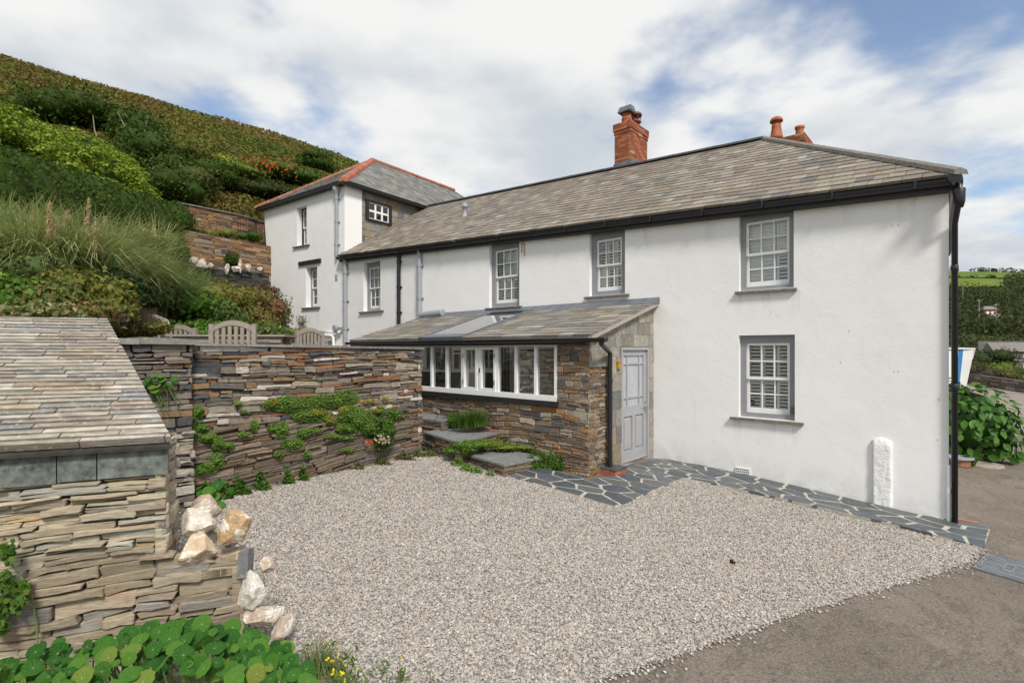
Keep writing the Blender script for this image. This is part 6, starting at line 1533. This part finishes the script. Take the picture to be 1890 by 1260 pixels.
def ground_weed(name, spots, n, size, pal, seed, label, h=.14, cat='weeds', floor=0.0, aspect=.7, lift=None):
    gp_ = GP if lift is None else (lambda px, py: CAM + ray(px, py) * ((lift - CZ) / ray(px, py).z))
    rg = np.random.default_rng(seed); P = []
    w = np.array([s[2] * s[3] for s in spots], float); w /= w.sum()
    for k in rg.choice(len(spots), n, p=w):
        px, py, rx, ry = spots[k]; p = gp_(px, py); sc_ = p.y / FPX; r = rg.uniform(0, 1) ** .6; g = rg.uniform(0, 6.28)
        x, y = p.x + rx * sc_ * r * math.cos(g), p.y + ry * 3 * sc_ * r * math.sin(g)
        P.append((x, y, (gz(x, y) if lift is None else lift) + floor + h * rg.uniform(0, 1) * (1.15 - r)))
    P = np.array(P); V, Fc, Cc = leaf_arrays(P, np.tile([[.1, -.5, .8]], (n, 1)), size, rg, palette(rg, pal, n), aspect, .6)
    return tag(fast(name, V, Fc, M_LEAF, None, Cc), label, cat)
ground_weed('weeds', [(405, 920, 25, 3), (440, 912, 24, 3), (480, 904, 20, 3), (380, 925, 22, 3), (530, 893, 14, 2), (560, 887, 10, 2)], 2400, .05, GREEN, 97, 'green weeds along the left foot of the retaining wall', .26)
ground_weed('weeds', [(700, 858, 24, 2), (745, 849, 24, 2), (775, 843, 20, 2), (795, 842, 16, 2), (660, 866, 14, 2)], 1300, .035, [(2, (.10, .14, .03)), (2, (.14, .12, .04)), (1, (.07, .12, .02))], 98, 'low green and tan weeds under the right end of the retaining wall', .14)
small_plant(712, 800, 8.55, .42, .62, GREEN, 99, 'bushy green valerian with faded pink heads at the wall foot', 1500, .045)
rg = np.random.default_rng(3); P = np.array([tuple(at(706 + rg.normal(0, 7), 812 + rg.normal(0, 5), 8.25)) for k in range(50)])
V, Fc, Cc = leaf_arrays(P, np.tile([[0, -1, .5]], (50, 1)), .035, rg, palette(rg, [(2, (.5, .36, .3)), (1, (.45, .28, .22))], 50), .8, .6); tag(fast('valerian_heads', V, Fc, M_LEAF, None, Cc), 'faded pink flower heads on the valerian at the wall foot', 'flowers')
P = np.array([tuple(at(683 + rg.normal(0, 2), 817 + rg.normal(0, 2), 8.3)) for k in range(14)])
V, Fc, Cc = leaf_arrays(P, np.tile([[0, -1, .3]], (14, 1)), .04, rg, np.tile([[.65, .10, .02]], (14, 1)), .9, .5); tag(fast('orange_flower', V, Fc, M_LEAF, None, Cc), 'single orange nasturtium flower at the foot of the retaining wall', 'flower')
# around the steps and the porch foot
ground_weed('step_weeds', [(862, 868, 14, 5), (845, 858, 14, 5), (880, 872, 12, 4), (905, 878, 10, 3), (945, 868, 18, 4), (920, 872, 14, 3)], 1300, .035, CRP, 101, 'bright green weeds round the foot of the lowest step', .12)
ground_weed('step_weeds', [(1000, 866, 24, 2), (1018, 866, 18, 2), (1035, 867, 14, 2), (980, 868, 16, 2)], 2000, .045, GREEN, 102, 'leafy green weeds against the stone porch beside the paving', .30)
for k, (px, py, Y, w, h, pal, lab) in enumerate([(868, 820, 8.95, .5, .22, CRP, 'bright green moss cushion between the lowest and middle steps'), (900, 816, 9.2, .45, .2, [(2, (.20, .24, .04)), (1, (.11, .19, .03))], 'yellow green moss cushion at the right end of the middle step'), (846, 832, 8.8, .35, .16, CRP, 'small green moss tuft at the left corner of the lowest step'), (965, 824, 9.35, .9, .14, [(2, (.17, .22, .04)), (1, (.12, .16, .03))], 'long low yellow green moss along the porch foot above the lowest step'), (925, 812, 9.75, .6, .22, [(2, (.15, .20, .035)), (1, (.20, .19, .04))], 'yellow green tuft against the porch right of the middle step'), (835, 772, 10.4, .6, .2, GREEN, 'green weeds at the foot of the highest step'), (1012, 842, 8.95, .5, .35, GREEN, 'leafy weed clump against the porch at the right of the lowest step')]): small_plant(px, py, Y, w, h, pal, 700 + k, lab, 900, .035, 'moss' if 'moss' in lab else 'weeds', 'step_moss' if 'moss' in lab else 'step_weeds')
o = blades('step_grass', [at(858 + 6 * i, 790 - i, 9.7) for i in range(6)] + [at(845, 788, 9.8)], 700, .42, .010, GREEN, 105, .6, .5, spread=.06); tag(o, 'tuft of tall grass and ferns against the porch by the middle step', 'grass')

# ---------------------------------------------------------------- nasturtiums: round leaves, each its own piece
def nastmat():
    m, nt, b, N, L = principled('nasturtium_leaf')
    t = N.new('ShaderNodeTexCoord'); s = N.new('ShaderNodeSeparateXYZ'); L.new(t.outputs['Object'], s.inputs[0])
    def mt(op, a, c=None):
        n_ = N.new('ShaderNodeMath'); n_.operation = op
        for i, x in enumerate((a, c)):
            if x is None: continue
            if isinstance(x, (int, float)): n_.inputs[i].default_value = x
            else: L.new(x, n_.inputs[i])
        return n_.outputs[0]
    ang = mt('ARCTAN2', s.outputs['Y'], s.outputs['X']); rr = mt('SQRT', mt('ADD', mt('MULTIPLY', s.outputs['X'], s.outputs['X']), mt('MULTIPLY', s.outputs['Y'], s.outputs['Y'])))
    v = mt('ABSOLUTE', mt('SINE', mt('MULTIPLY', ang, 4.5)))
    k = mt('MULTIPLY', mt('LESS_THAN', mt('MULTIPLY', v, rr), .045), mt('LESS_THAN', rr, .8))
    ctr = mt('LESS_THAN', rr, .07)
    oi = N.new('ShaderNodeObjectInfo')
    c = ramp(nt, oi.outputs['Random'], [(0, (.026, .105, .016)), (.5, (.05, .17, .02)), (.9, (.10, .24, .03)), (1, (.26, .27, .05))])
    c = mixrgb(nt, 'MIX', mt('MULTIPLY', k, .65), c, (.22, .36, .12)); c = mixrgb(nt, 'MIX', mt('MULTIPLY', ctr, .7), c, (.4, .5, .25))
    L.new(c, b.inputs['Base Color']); b.inputs['Roughness'].default_value = .6; b.inputs['Specular IOR Level'].default_value = .2
    bump(nt, b, add_noise(nt, 5, 4, .6), .5, .06)
    tr = N.new('ShaderNodeBsdfTranslucent'); L.new(c, tr.inputs['Color']); mx = N.new('ShaderNodeMixShader'); mx.inputs[0].default_value = .22
    L.new(b.outputs[0], mx.inputs[1]); L.new(tr.outputs[0], mx.inputs[2]); L.new(mx.outputs[0], N['Material Output'].inputs['Surface'])
    return m
M_NAST = nastmat()
def nast_mesh(seed):
    rng = random.Random(seed); k = 20; vs = [(0, 0, -.10)]; fs = []
    for ring, (r, z) in enumerate([(.45, -.03), (.82, .02), (1, -.015)]):
        for j in range(k):
            g = 2 * math.pi * j / k; q = r * (1 + (.05 * math.sin(9 * g / 2 * 2 + seed) + rng.uniform(-.02, .02) if ring else 0)); vs.append((q * math.cos(g), q * math.sin(g), z + (.05 * math.sin(2 * g + seed) if ring else 0)))
    for j in range(k): fs.append((0, 1 + j, 1 + (j + 1) % k))
    for ring in range(2):
        for j in range(k): a = 1 + ring * k; fs.append((a + j, a + k + j, a + k + (j + 1) % k, a + (j + 1) % k))
    me = bpy.data.meshes.new('nasturtium_leaf'); me.from_pydata(vs, [], fs); me.materials.append(M_NAST); me.shade_smooth(); return me
NM = [nast_mesh(i) for i in range(4)]
M_STALK = simple('leaf_stalk', (.13, .19, .05), .6, .2, 9, 30, .1)
def nasturtium(c, spots, n, rr, seed, label, tilt=(.55, .5), stalk=True):
    root = empty('nasturtium', c, label, 'plant'); rng = random.Random(seed); b = MB(); placed = []
    for i in range(n * 6):
        if len(placed) >= n: break
        x, y, z = spots(rng); r = rng.uniform(*rr) * (.55 if rng.random() < .25 else 1)
        if any((x - q[0]) ** 2 + (y - q[1]) ** 2 + (z - q[2]) ** 2 < (.62 * (r + q[3])) ** 2 * .55 for q in placed): continue
        placed.append((x, y, z, r)); o = bpy.data.objects.new('leaf', rng.choice(NM)); COL.objects.link(o); o.parent = root; o.matrix_parent_inverse = Matrix.Translation(-root.location)
        o.location = (x, y, z); o.scale = (r, r, r); o.rotation_euler = (rng.gauss(tilt[0], .38), rng.gauss(0, .38), rng.uniform(-.5, .5) + rng.choice((0, 1.5, 3)) * 0)
        if stalk: b.tube([(x, y, z - r * .1), (x + rng.uniform(-.04, .04), y + .03, z - .12), (x + rng.uniform(-.1, .1), y + .08, z - .3)], .004, 4)
    if stalk: tag(b.build('stalks', M_STALK, root), kind='stuff')
def nsp(rng):
    px = rng.uniform(-40, 575); top = 1185 - 40 * math.exp(-((px - 330) / 110) ** 2) - 14 * math.exp(-((px - 450) / 70) ** 2) + (40 if px < 60 else 0) + (25 * (px - 490) / 70 if px > 490 else 0)
    py = top + 100 * rng.random() ** 0.9 ; Y = 3.25 - .75 * (py - 1150) / 130 + rng.uniform(-.12, .12)
    p = at(px, py, max(2.2, Y)); return p.x, p.y, p.z
nasturtium((-1.7, 2.9, gz(-1.7, 2.9)), nsp, 295, (.034, .060), 111, 'mass of round green nasturtium leaves at the foot of the stone store')
def nsp2(rng):
    p = GP(rng.gauss(388, 22), rng.gauss(925, 6)); return p.x, p.y, p.z + rng.uniform(.05, .22)
nasturtium(GP(385, 910), nsp2, 34, (.045, .08), 112, 'small dark nasturtium growing at the gravel corner below the thick wall end')
def nsp3(rng):
    p = WF.p3(rng.gauss(288, 11), rng.gauss(707, 6), .24); return p.x, p.y, p.z
nasturtium(WF.p3(288, 712, .2), nsp3, 22, (.03, .05), 113, 'small nasturtium tuft growing out of the thick wall end', (.9, .4))
def vine(rng):
    p = SFr.p3(rng.gauss(12, 17), rng.gauss(1085, 45), .02); return p.x, p.y, p.z
root = empty('wall_vine', SFr.p3(10, 1160, .02), 'small leaved green vine on the store wall at the left edge', 'vine'); rg = np.random.default_rng(6)
pts = [(18, 1015, 14, 22), (5, 1075, 18, 20), (30, 1085, 18, 12), (12, 1120, 26, 22), (40, 1100, 10, 20), (0, 1155, 16, 14)]
P = []
for k in rg.integers(0, len(pts), 420): a, b_, c, d = pts[k]; P.append(tuple(SFr.p3(a + rg.normal(0, c * .5), b_ + rg.normal(0, d * .5), .03 + abs(rg.normal(0, .06)))))
P = np.array(P); V, Fc, Cc = leaf_arrays(P, np.tile([[SFr.n.x, SFr.n.y, .5]], (len(P), 1)), .04, rg, palette(rg, GREEN, len(P)), .8, .5); fast('foliage', V, Fc, M_LEAF, root, Cc)
MB().tube([SFr.p3(70, 1195, .02), SFr.p3(66, 1140, .02), SFr.p3(55, 1085, .03), SFr.p3(20, 1040, .03)], .005, 5).build('stem', M_STALK, root)
# yellow flowered weeds on the gravel edge
fw = empty('yellow_weeds', GP(640, 1245), 'straggly weeds with tiny yellow flowers at the lower gravel edge', 'weeds'); rng = random.Random(9); b = MB(); P = []; PL = []
for k in range(46):
    px = rng.gauss(640, 48); q = GP(px, 1262 + rng.uniform(-10, 60)); q.z -= .02; h = rng.uniform(.12, .34); e = q + Vector((rng.uniform(-.1, .1), rng.uniform(-.06, .06), h)); m = lerp(q, e, .5) + Vector((rng.uniform(-.03, .03), 0, 0))
    b.tube([q, m, e], [.004, .003, .0015], 4)
    if k % 2: P += [(e.x + rng.uniform(-.012, .012), e.y + rng.uniform(-.012, .012), e.z + rng.uniform(-.012, .012)) for i in range(2)]
    for i in range(7): t = rng.random(); w_ = lerp(q, e, t); PL.append((w_.x + rng.uniform(-.04, .04), w_.y + rng.uniform(-.04, .04), w_.z))
tag(b.build('stems', M_STALK, fw), kind='stuff')
rg = np.random.default_rng(8); P = np.array(P); PL = np.array(PL)
V, Fc, Cc = leaf_arrays(P, np.tile([[0, -.6, .6]], (len(P), 1)), .018, rg, palette(rg, [(1, (.75, .58, .02))], len(P)), .9, .5); tag(fast('flower_heads', V, Fc, M_LEAF, fw, Cc), kind='stuff')
V, Fc, Cc = leaf_arrays(PL, np.tile([[0, -.4, .7]], (len(PL), 1)), .05, rg, palette(rg, [(2, (.08, .14, .03)), (1, (.13, .16, .04))], len(PL)), .3, .6); tag(fast('leaf_sprays', V, Fc, M_LEAF, fw, Cc), kind='stuff')
o = blades('edge_grass', [GP(560 + 9 * i, 1235 + 6 * (i % 3)) for i in range(7)], 160, .26, .006, [(2, (.10, .15, .04)), (1, (.22, .15, .06))], 121, .5, .6, spread=.05); tag(o, 'thin grass blades between the boulders and the yellow weeds', 'grass')

# ================================================================ BEYOND THE HOUSE CORNER
# hydrangea: leaves one by one on the near side, the rest as a mass
hc = Vector((9.62, 11.0, gz(9.62, 11.0))); hyd = empty('hydrangea', hc, 'rounded hydrangea bush with large green leaves by the corner downpipe', 'bush')
hb = [(hc + Vector((0, 0, .72)), (.86, .8, .85)), (hc + Vector((-.45, .2, .85)), (.7, .7, .8)), (hc + Vector((.38, -.1, .5)), (.55, .6, .62))]
bush('inner_foliage', hb, 700, .16, [(2, (.035, .09, .018)), (1, (.055, .12, .022))], 131, M_GLOSSLEAF, hyd, shell=(.7, .92), corek=.72, floor=hc.z)['kind'] = 'stuff'
def hleaf():
    pts = [(0, 0, 0), (-.26, .28, .05), (-.33, .55, .04), (-.2, .82, 0), (0, 1.05, -.08), (.2, .82, 0), (.33, .55, .04), (.26, .28, .05), (0, .5, -.04)]
    me = bpy.data.meshes.new('hydrangea_leaf'); me.from_pydata(pts, [], [(0, 8, 2, 1), (8, 4, 3, 2), (0, 7, 6, 8), (8, 6, 5, 4)]); me.shade_smooth(); return me
HM = []
for c in ((.045, .125, .022), (.06, .15, .026), (.085, .175, .03)):
    me = hleaf(); m_ = leafmat('hydrangea_leaf', .18, .38); me.materials.append(m_); set_tint(me, c); HM.append(me)
rng = random.Random(14); k = 0
while k < 300:
    c_, r_ = hb[rng.choices((0, 1, 2), (5, 3, 3))[0]]; d = Vector((rng.gauss(0, 1), rng.gauss(0, 1), rng.gauss(.2, 1))).normalized()
    if d.dot(Vector((-.55, -.83, .1))) < -.25: continue
    p = c_ + Vector((d.x * r_[0], d.y * r_[1], d.z * r_[2])) * rng.uniform(.9, 1.04)
    if p.z < hc.z + .05: continue
    o = bpy.data.objects.new('leaf', rng.choice(HM)); COL.objects.link(o); o.parent = hyd; o.matrix_parent_inverse = Matrix.Translation(-hc)
    nrm = (d + Vector((0, 0, .55)) + Vector((rng.gauss(0, .3), rng.gauss(0, .3), 0))).normalized(); out = (Vector((d.x, d.y, -.35)) + Vector((rng.gauss(0, .5), rng.gauss(0, .5), 0)))
    out = (out - nrm * out.dot(nrm)).normalized(); sx = out.cross(nrm)
    s = rng.uniform(.14, .22); o.matrix_basis = Matrix(((sx.x * s, out.x * s, nrm.x * s, p.x), (sx.y * s, out.y * s, nrm.y * s, p.y), (sx.z * s, out.z * s, nrm.z * s, p.z), (0, 0, 0, 1))); k += 1
# round stones by the hydrangea
c = GP(1812, 857); b = MB().lathe((c.x, c.y, c.z), [(.34, -.02), (.34, .012), (.33, .02)], 22); o = b.build('round_stone_slab', simple('pale_round_stone', (.33, .30, .24), .9, .25, 8, 30, .3)); tag(o, 'flat pale round stone slab lying on the road by the hydrangea', 'stone slab')
c = GP(1768, 858); pt = empty('brick_planter', c, 'low round brick plinth with a grey slate lid behind the corner downpipe', 'plinth')
MB().lathe((c.x, c.y, c.z), [(.20, 0), (.20, .14)], 16, (.3, .13, .08)).build('brick_ring', M_BRICK, pt, True); MB().lathe((c.x, c.y, c.z + .14), [(.25, 0), (.25, .03)], 18).build('lid', M_PIPEGREY, pt)
c = GP(1786, 860); o = bush('small_plant', [(c + Vector((0, 0, .1)), (.13, .13, .12))], 260, .05, GREEN, 141); tag(o, 'small green plant beside the round brick plinth', 'plant')
# upturned boat bow
bo = empty('boat', GP(1785, 745), 'white planked boat bow with a blue stripe standing behind the corner downpipe', 'boat')
Yb = 13.2; M_BLUE = simple('blue_paint', (.03, .22, .55), .5, .1, 6, 40, .05)
colr = [(1744, 1748), (1752, 1756), (1760, 1763), (1769, 1766), (1778, 1770), (1787, 1775), (1797, 1781)]
for k in range(6):
    (t0, b0), (t1, b1) = colr[k], colr[k + 1]; dy = .10 * k; pts = []
    for (xt, xb_, o_) in ((t0, b0, 0), (t1, b1, .06)):
        for py, f in ((644, 0), (665, .25), (690, .62), (725, 1)): pts.append((lerp(xt, xb_, f) + (1.5 * math.sin(f * 3.1) if k == 5 and o_ else 0), py, Yb + .10 * (k + (1 if o_ else 0)) + .25 * f))
    A = [at(*p) for p in pts]; off = Vector((.012, .03, 0)); B_ = [p + off for p in A]
    f = []
    for i in range(3): f += [(i, i + 1, 5 + i, 4 + i), (8 + i, 12 + i, 13 + i, 9 + i), (i, 8 + i, 9 + i, i + 1), (4 + i, 5 + i, 13 + i, 12 + i)]
    MB().add(A + B_, f + [(0, 4, 12, 8), (3, 11, 15, 7)]).build('plank', M_BLUE if k == 3 else M_WHITE, bo)
MB().tube([at(1742, 643, 13.15), at(1775, 643, 13.5), at(1799, 643.5, 13.85), at(1794, 662, 13.9)], .02, 6).build('gunwale', M_WHITE, bo)

# far side of the valley
FH = [(34, -3.2), (60, -3.8), (90, -4.2), (112, -4.2), (122, -1.2), (140, 1.5), (170, 6.5), (200, 11.5), (250, 22), (300, 33.5), (340, 43), (380, 52.5), (420, 62.5), (440, 64.5), (470, 64), (600, 55)]
def fz(y):
    for (y0, z0), (y1, z1) in zip(FH, FH[1:]):
        if y <= y1: return CZ + lerp(z0, z1, (y - y0) / (y1 - y0))
    return CZ + 50
def fT(x, y): return fz(y + (x / y - .92) * -12) + (.0 if y < 115 else 1.2 * noise.noise(Vector((x * .02, y * .02, 3))))
ys = [34, 45, 60, 75, 90, 100, 112, 117, 122, 130, 140, 155, 170, 185, 200, 225, 250, 275, 300, 320, 340, 360, 380, 400, 410, 420, 430, 440, 470, 600]; ks = [.35 + .05 * i for i in range(32)]
V = [(k * y, y, fT(k * y, y)) for y in ys for k in ks]; m = len(ks)
tag(fast('far_hill', V, [(j * m + i, j * m + i + 1, (j + 1) * m + i + 1, (j + 1) * m + i) for j in range(len(ys) - 1) for i in range(m - 1)], simple('far_scrub', (.05, .065, .02), .95, .4, .05, .6, .8, spec=.1, bdist=.5), smooth=True), kind='structure')
def field(name, px0, px1, ya, yb_, col):
    n = 8; V = []
    for y in (ya, (ya + yb_) / 2, yb_):
        for i in range(n): k = (lerp(px0, px1, i / (n - 1)) - HX) / FPX; V.append((k * y, y, fT(k * y, y) + .7))
    tag(fast(name, V, [(j * n + i, j * n + i + 1, (j + 1) * n + i + 1, (j + 1) * n + i) for j in range(2) for i in range(n - 1)], simple(name + '_grass', col, .95, .2, .08, 2, .2, spec=.1)), kind='structure')
field('lower_field', 1640, 1852, 322, 366, (.125, .165, .028)); field('upper_field', 1640, 2050, 376, 412, (.11, .155, .028))
rg = np.random.default_rng(77)
def wood(name, n, ya, yb_, kr, size, pal, hgt, seed, skip=None, label=None):
    rg = np.random.default_rng(seed); P = []; cr = [(rg.uniform(*kr), rg.uniform(ya, yb_), rg.uniform(.6, 1.3)) for i in range(int(n / 45))]
    cr = [c for c in cr if not skip or not skip(c[0], c[1])]
    for i in range(n):
        k, y, s = cr[rg.integers(0, len(cr))]; d = rg.normal(0, 1, 3); d /= np.linalg.norm(d); r = hgt * s * .62
        P.append((k * y + d[0] * r, y + d[1] * r, fT(k * y, y) + hgt * s * .45 + d[2] * r * .8))
    P = np.array(P); V, Fc, Cc = leaf_arrays(P, np.tile([[-.4, -.6, .7]], (n, 1)), size, rg, palette(rg, pal, n), .8, .8)
    return tag(fast(name, V, Fc, M_LEAF, None, Cc), kind='stuff')
FAR = [(3, (.035, .055, .016)), (2, (.05, .065, .018)), (1.5, (.075, .065, .024)), (1, (.028, .045, .014))]
wood('woodland', 42000, 150, 296, (.62, 1.35), 1.0, FAR, 5.5, 5, lambda k, y: (190 < y < 206 and .89 < k < .96))
wood('field_hedge', 3000, 367, 374, (.7, 1.3), 1.0, FAR, 2.6, 6); wood('skyline_hedge', 4000, 414, 426, (.7, 1.3), 1.0, FAR, 3.2, 7); wood('woodland', 7000, 300, 372, (.945, 1.3), 1.1, FAR, 6, 8)
wood('valley_scrub', 5000, 122, 148, (.62, 1.3), .6, FAR + [(1, (.09, .10, .03))], 2.6, 9)
# low garden wall and its plants over the road
wA, wB = GP(1782, 707), GP(1990, 741)
root = empty('low_garden_wall', wA, 'low stone garden wall along the far side of the road', 'wall'); fr = Fr((wA.x, wA.y), (wB.x - wA.x, wB.y - wA.y)); l = (wB - wA).length
pcs = rubble(lambda a, z, h: fr.P(a, z + lerp(wA.z, wB.z, a / l), h), [(0, -.1), (l, -.1), (l, .55), (0, .55)], (.09, .18), (.25, .6), [(2, (.13, .10, .085)), (2, (.18, .15, .12)), (1, (.28, .24, .2))], 151, .012)
core = MB().hexa([fr.P(0, wA.z - .2, -.03), fr.P(l, wB.z - .2, -.03), fr.P(l, wB.z - .2, -.5), fr.P(0, wA.z - .2, -.5), fr.P(0, wA.z + .53, -.03), fr.P(l, wB.z + .53, -.03), fr.P(l, wB.z + .53, -.5), fr.P(0, wA.z + .53, -.5)]); core.build('wall_core', M_DARK, root); emit(pcs, 'stone', M_STONE, root, 'small_stones')
far_pl = [(1797, 688, 33, 1.6, 1.3, [(2, (.10, .075, .05)), (1, (.06, .07, .03))], 'brown shrub at the left end of the far garden wall'), (1815, 682, 35, 1.8, 1.5, [(2, (.06, .09, .02)), (1, (.30, .10, .05))], 'green shrub with red flowers over the road'), (1838, 686, 34, 2.2, 1.3, [(2, (.13, .18, .03)), (1, (.09, .13, .02))], 'bright yellow green shrub behind the far garden wall'),
          (1862, 694, 33, 1.6, .9, [(2, (.08, .11, .03)), (1, (.3, .14, .08))], 'green plant with orange flowers behind the far garden wall'), (1885, 692, 34, 1.8, 1.2, GREEN, 'green shrub at the right edge behind the far garden wall'), (1795, 664, 60, 5, 3.2, FAR, 'dark tree behind the boat over the road'), (1818, 660, 75, 6, 3.5, FAR, 'dark rounded tree left of the stone terrace houses'), (1860, 690, 45, 3.5, 1.4, [(2, (.05, .08, .02)), (1, (.09, .10, .04))], 'green shrub below the stone terrace houses')]
for k, (px, py, Y, w, h, pal, lab) in enumerate(far_pl): small_plant(px, py, Y, w, h, pal, 600 + k, lab, 900, .05 * Y / 12, 'shrub' if 'shrub' in lab else ('tree' if 'tree' in lab else 'plant'), 'far_shrub' if 'shrub' in lab else ('far_tree' if 'tree' in lab else 'far_plant'))
# stone terrace house far off
hA = at(1837, 660, 108); TF = Fr((hA.x, hA.y), (1, -.45)); th = empty('terrace_house', TF.P(5, CZ - 4.2, -3), 'distant two storey grey stone terrace house with slate roof across the valley', 'house')
z0, ze_, zr_ = CZ - 4.4, CZ - .35, CZ + 1.5; Lh = 15
M_FARWALL = simple('far_stone_wall', (.13, .11, .095), .9, .3, 2, 6, .4); M_FARROOF = simple('far_slate_roof', (.20, .18, .165), .8, .2, 1.5, 5, .4)
wn_ = []
for i, x in enumerate((1.6, 4.4, 7.4, 10.2, 13)):
    wn_.append((x, x + 1.0, CZ - 1.6, CZ - .65)); wn_.append((x, x + 1.0, CZ - 3.7, CZ - 2.6))
hw_ = holed_wall(TF, 0, Lh, z0, lambda a: ze_, wn_, .1); hw_.quad(TF.P(0, z0), TF.P(0, ze_), TF.P(0, ze_, -6), TF.P(0, z0, -6)); hw_.add([TF.P(0, ze_), TF.P(0, zr_, -3), TF.P(0, ze_, -6)], [(0, 1, 2)]); hw_.build('wall', M_FARWALL, th)
MB().hexa([TF.P(-.3, ze_ - .05, .3), TF.P(Lh, ze_ - .05, .3), TF.P(Lh, ze_ - .05, -6.2), TF.P(-.3, ze_ - .05, -6.2), TF.P(-.3, zr_, -2.95), TF.P(Lh, zr_, -2.95), TF.P(Lh, zr_, -3.05), TF.P(-.3, zr_, -3.05)]).build('roof', M_FARROOF, th)
for w_ in wn_:
    f = MB().box(TF, w_[0], w_[1], w_[2], w_[3], -.2, -.12).build('window', M_WHITE, th); MB().box(TF, w_[0] + .12, (w_[0] + w_[1]) / 2 - .05, w_[2] + .1, w_[3] - .1, -.12, -.11).box(TF, (w_[0] + w_[1]) / 2 + .05, w_[1] - .12, w_[2] + .1, w_[3] - .1, -.12, -.11).build('pane', M_DARKROOM, f)
for x in (.6, 6.0, 11.6): MB().hexa([TF.P(x, CZ - 2.25, 1.5), TF.P(x + 3.2, CZ - 2.25, 1.5), TF.P(x + 3.2, CZ - 2.25, 0), TF.P(x, CZ - 2.25, 0), TF.P(x, CZ - 2.15, 1.5), TF.P(x + 3.2, CZ - 2.15, 1.5), TF.P(x + 3.2, CZ - 1.6, 0), TF.P(x, CZ - 1.6, 0)]).build('porch_roof', M_FARROOF, th)
gw = at(1816, 636, 118); gf = Fr((gw.x, gw.y), (1, -.3)); o = MB().box(gf, -1, 26, CZ - 1.5, CZ + 1.9, -.5, 0).build('far_retaining_wall', simple('far_grey_wall', (.17, .155, .14), .9, .3, 1, 4, .5)); tag(o, 'distant grey stone retaining wall above the terrace house', 'wall')
# brick hut, poles and a pale roof on the wooded slope
c = at(1828, 582, 196); hf = Fr((c.x, c.y), (1, -.2)); hut = empty('brick_hut', c, 'small red brick house on the wooded slope across the valley', 'house')
MB().box(hf, -2, 2.2, c.z - 4, c.z + 2.2, -4, 0).build('wall', simple('far_red_brick', (.20, .065, .045), .9, .3, 2, 6, .3), hut); MB().hexa([hf.P(-2.3, c.z + 2.2, .3), hf.P(2.5, c.z + 2.2, .3), hf.P(2.5, c.z + 2.2, -4.3), hf.P(-2.3, c.z + 2.2, -4.3), hf.P(-1.4, c.z + 3.6, -1.6), hf.P(1.6, c.z + 3.6, -1.6), hf.P(1.6, c.z + 3.6, -2.4), hf.P(-1.4, c.z + 3.6, -2.4)]).build('roof', M_FARROOF, hut)
for x in (-1.4, .2): MB().box(hf, x, x + 1.0, c.z + .2, c.z + 1.5, -.05, .03).build('window', M_WHITE, hut)
c = at(1840, 585, 180); hf = Fr((c.x, c.y), (1, -.2)); o = MB().hexa([hf.P(-2, c.z, 1), hf.P(2, c.z - .3, 1), hf.P(2, c.z - .3, -2), hf.P(-2, c.z, -2), hf.P(-.6, c.z + 1.1, -.3), hf.P(.4, c.z + 1.1, -.3), hf.P(.4, c.z + 1.1, -.8), hf.P(-.6, c.z + 1.1, -.8)]).box(hf, -1.6, 1.6, c.z - 4, c.z - .2, -1.6, .6).build('shed', M_FARROOF); tag(o, 'pale roofed shed just below the red brick house', 'shed')
for px, pt_, pb, Y, lab in ((1807, 552, 592, 175, 'thin telegraph pole left of the distant red brick house'), (1838, 560, 600, 172, 'thin telegraph pole right of the distant red brick house'), (1777, 524, 560, 240, 'thin pole on the wooded slope below the green field')):
    o = MB().tube([at(px, pb, Y), at(px, pt_, Y)], .13, 5).box(Fr(at(px, pt_ + 3, Y).xy, (1, 0)), -.8, .8, at(px, pt_ + 3, Y).z, at(px, pt_ + 3, Y).z + .15, -.06, .06).build('telegraph_pole', M_TEAK); tag(o, lab, 'pole', 'telegraph poles across the valley')
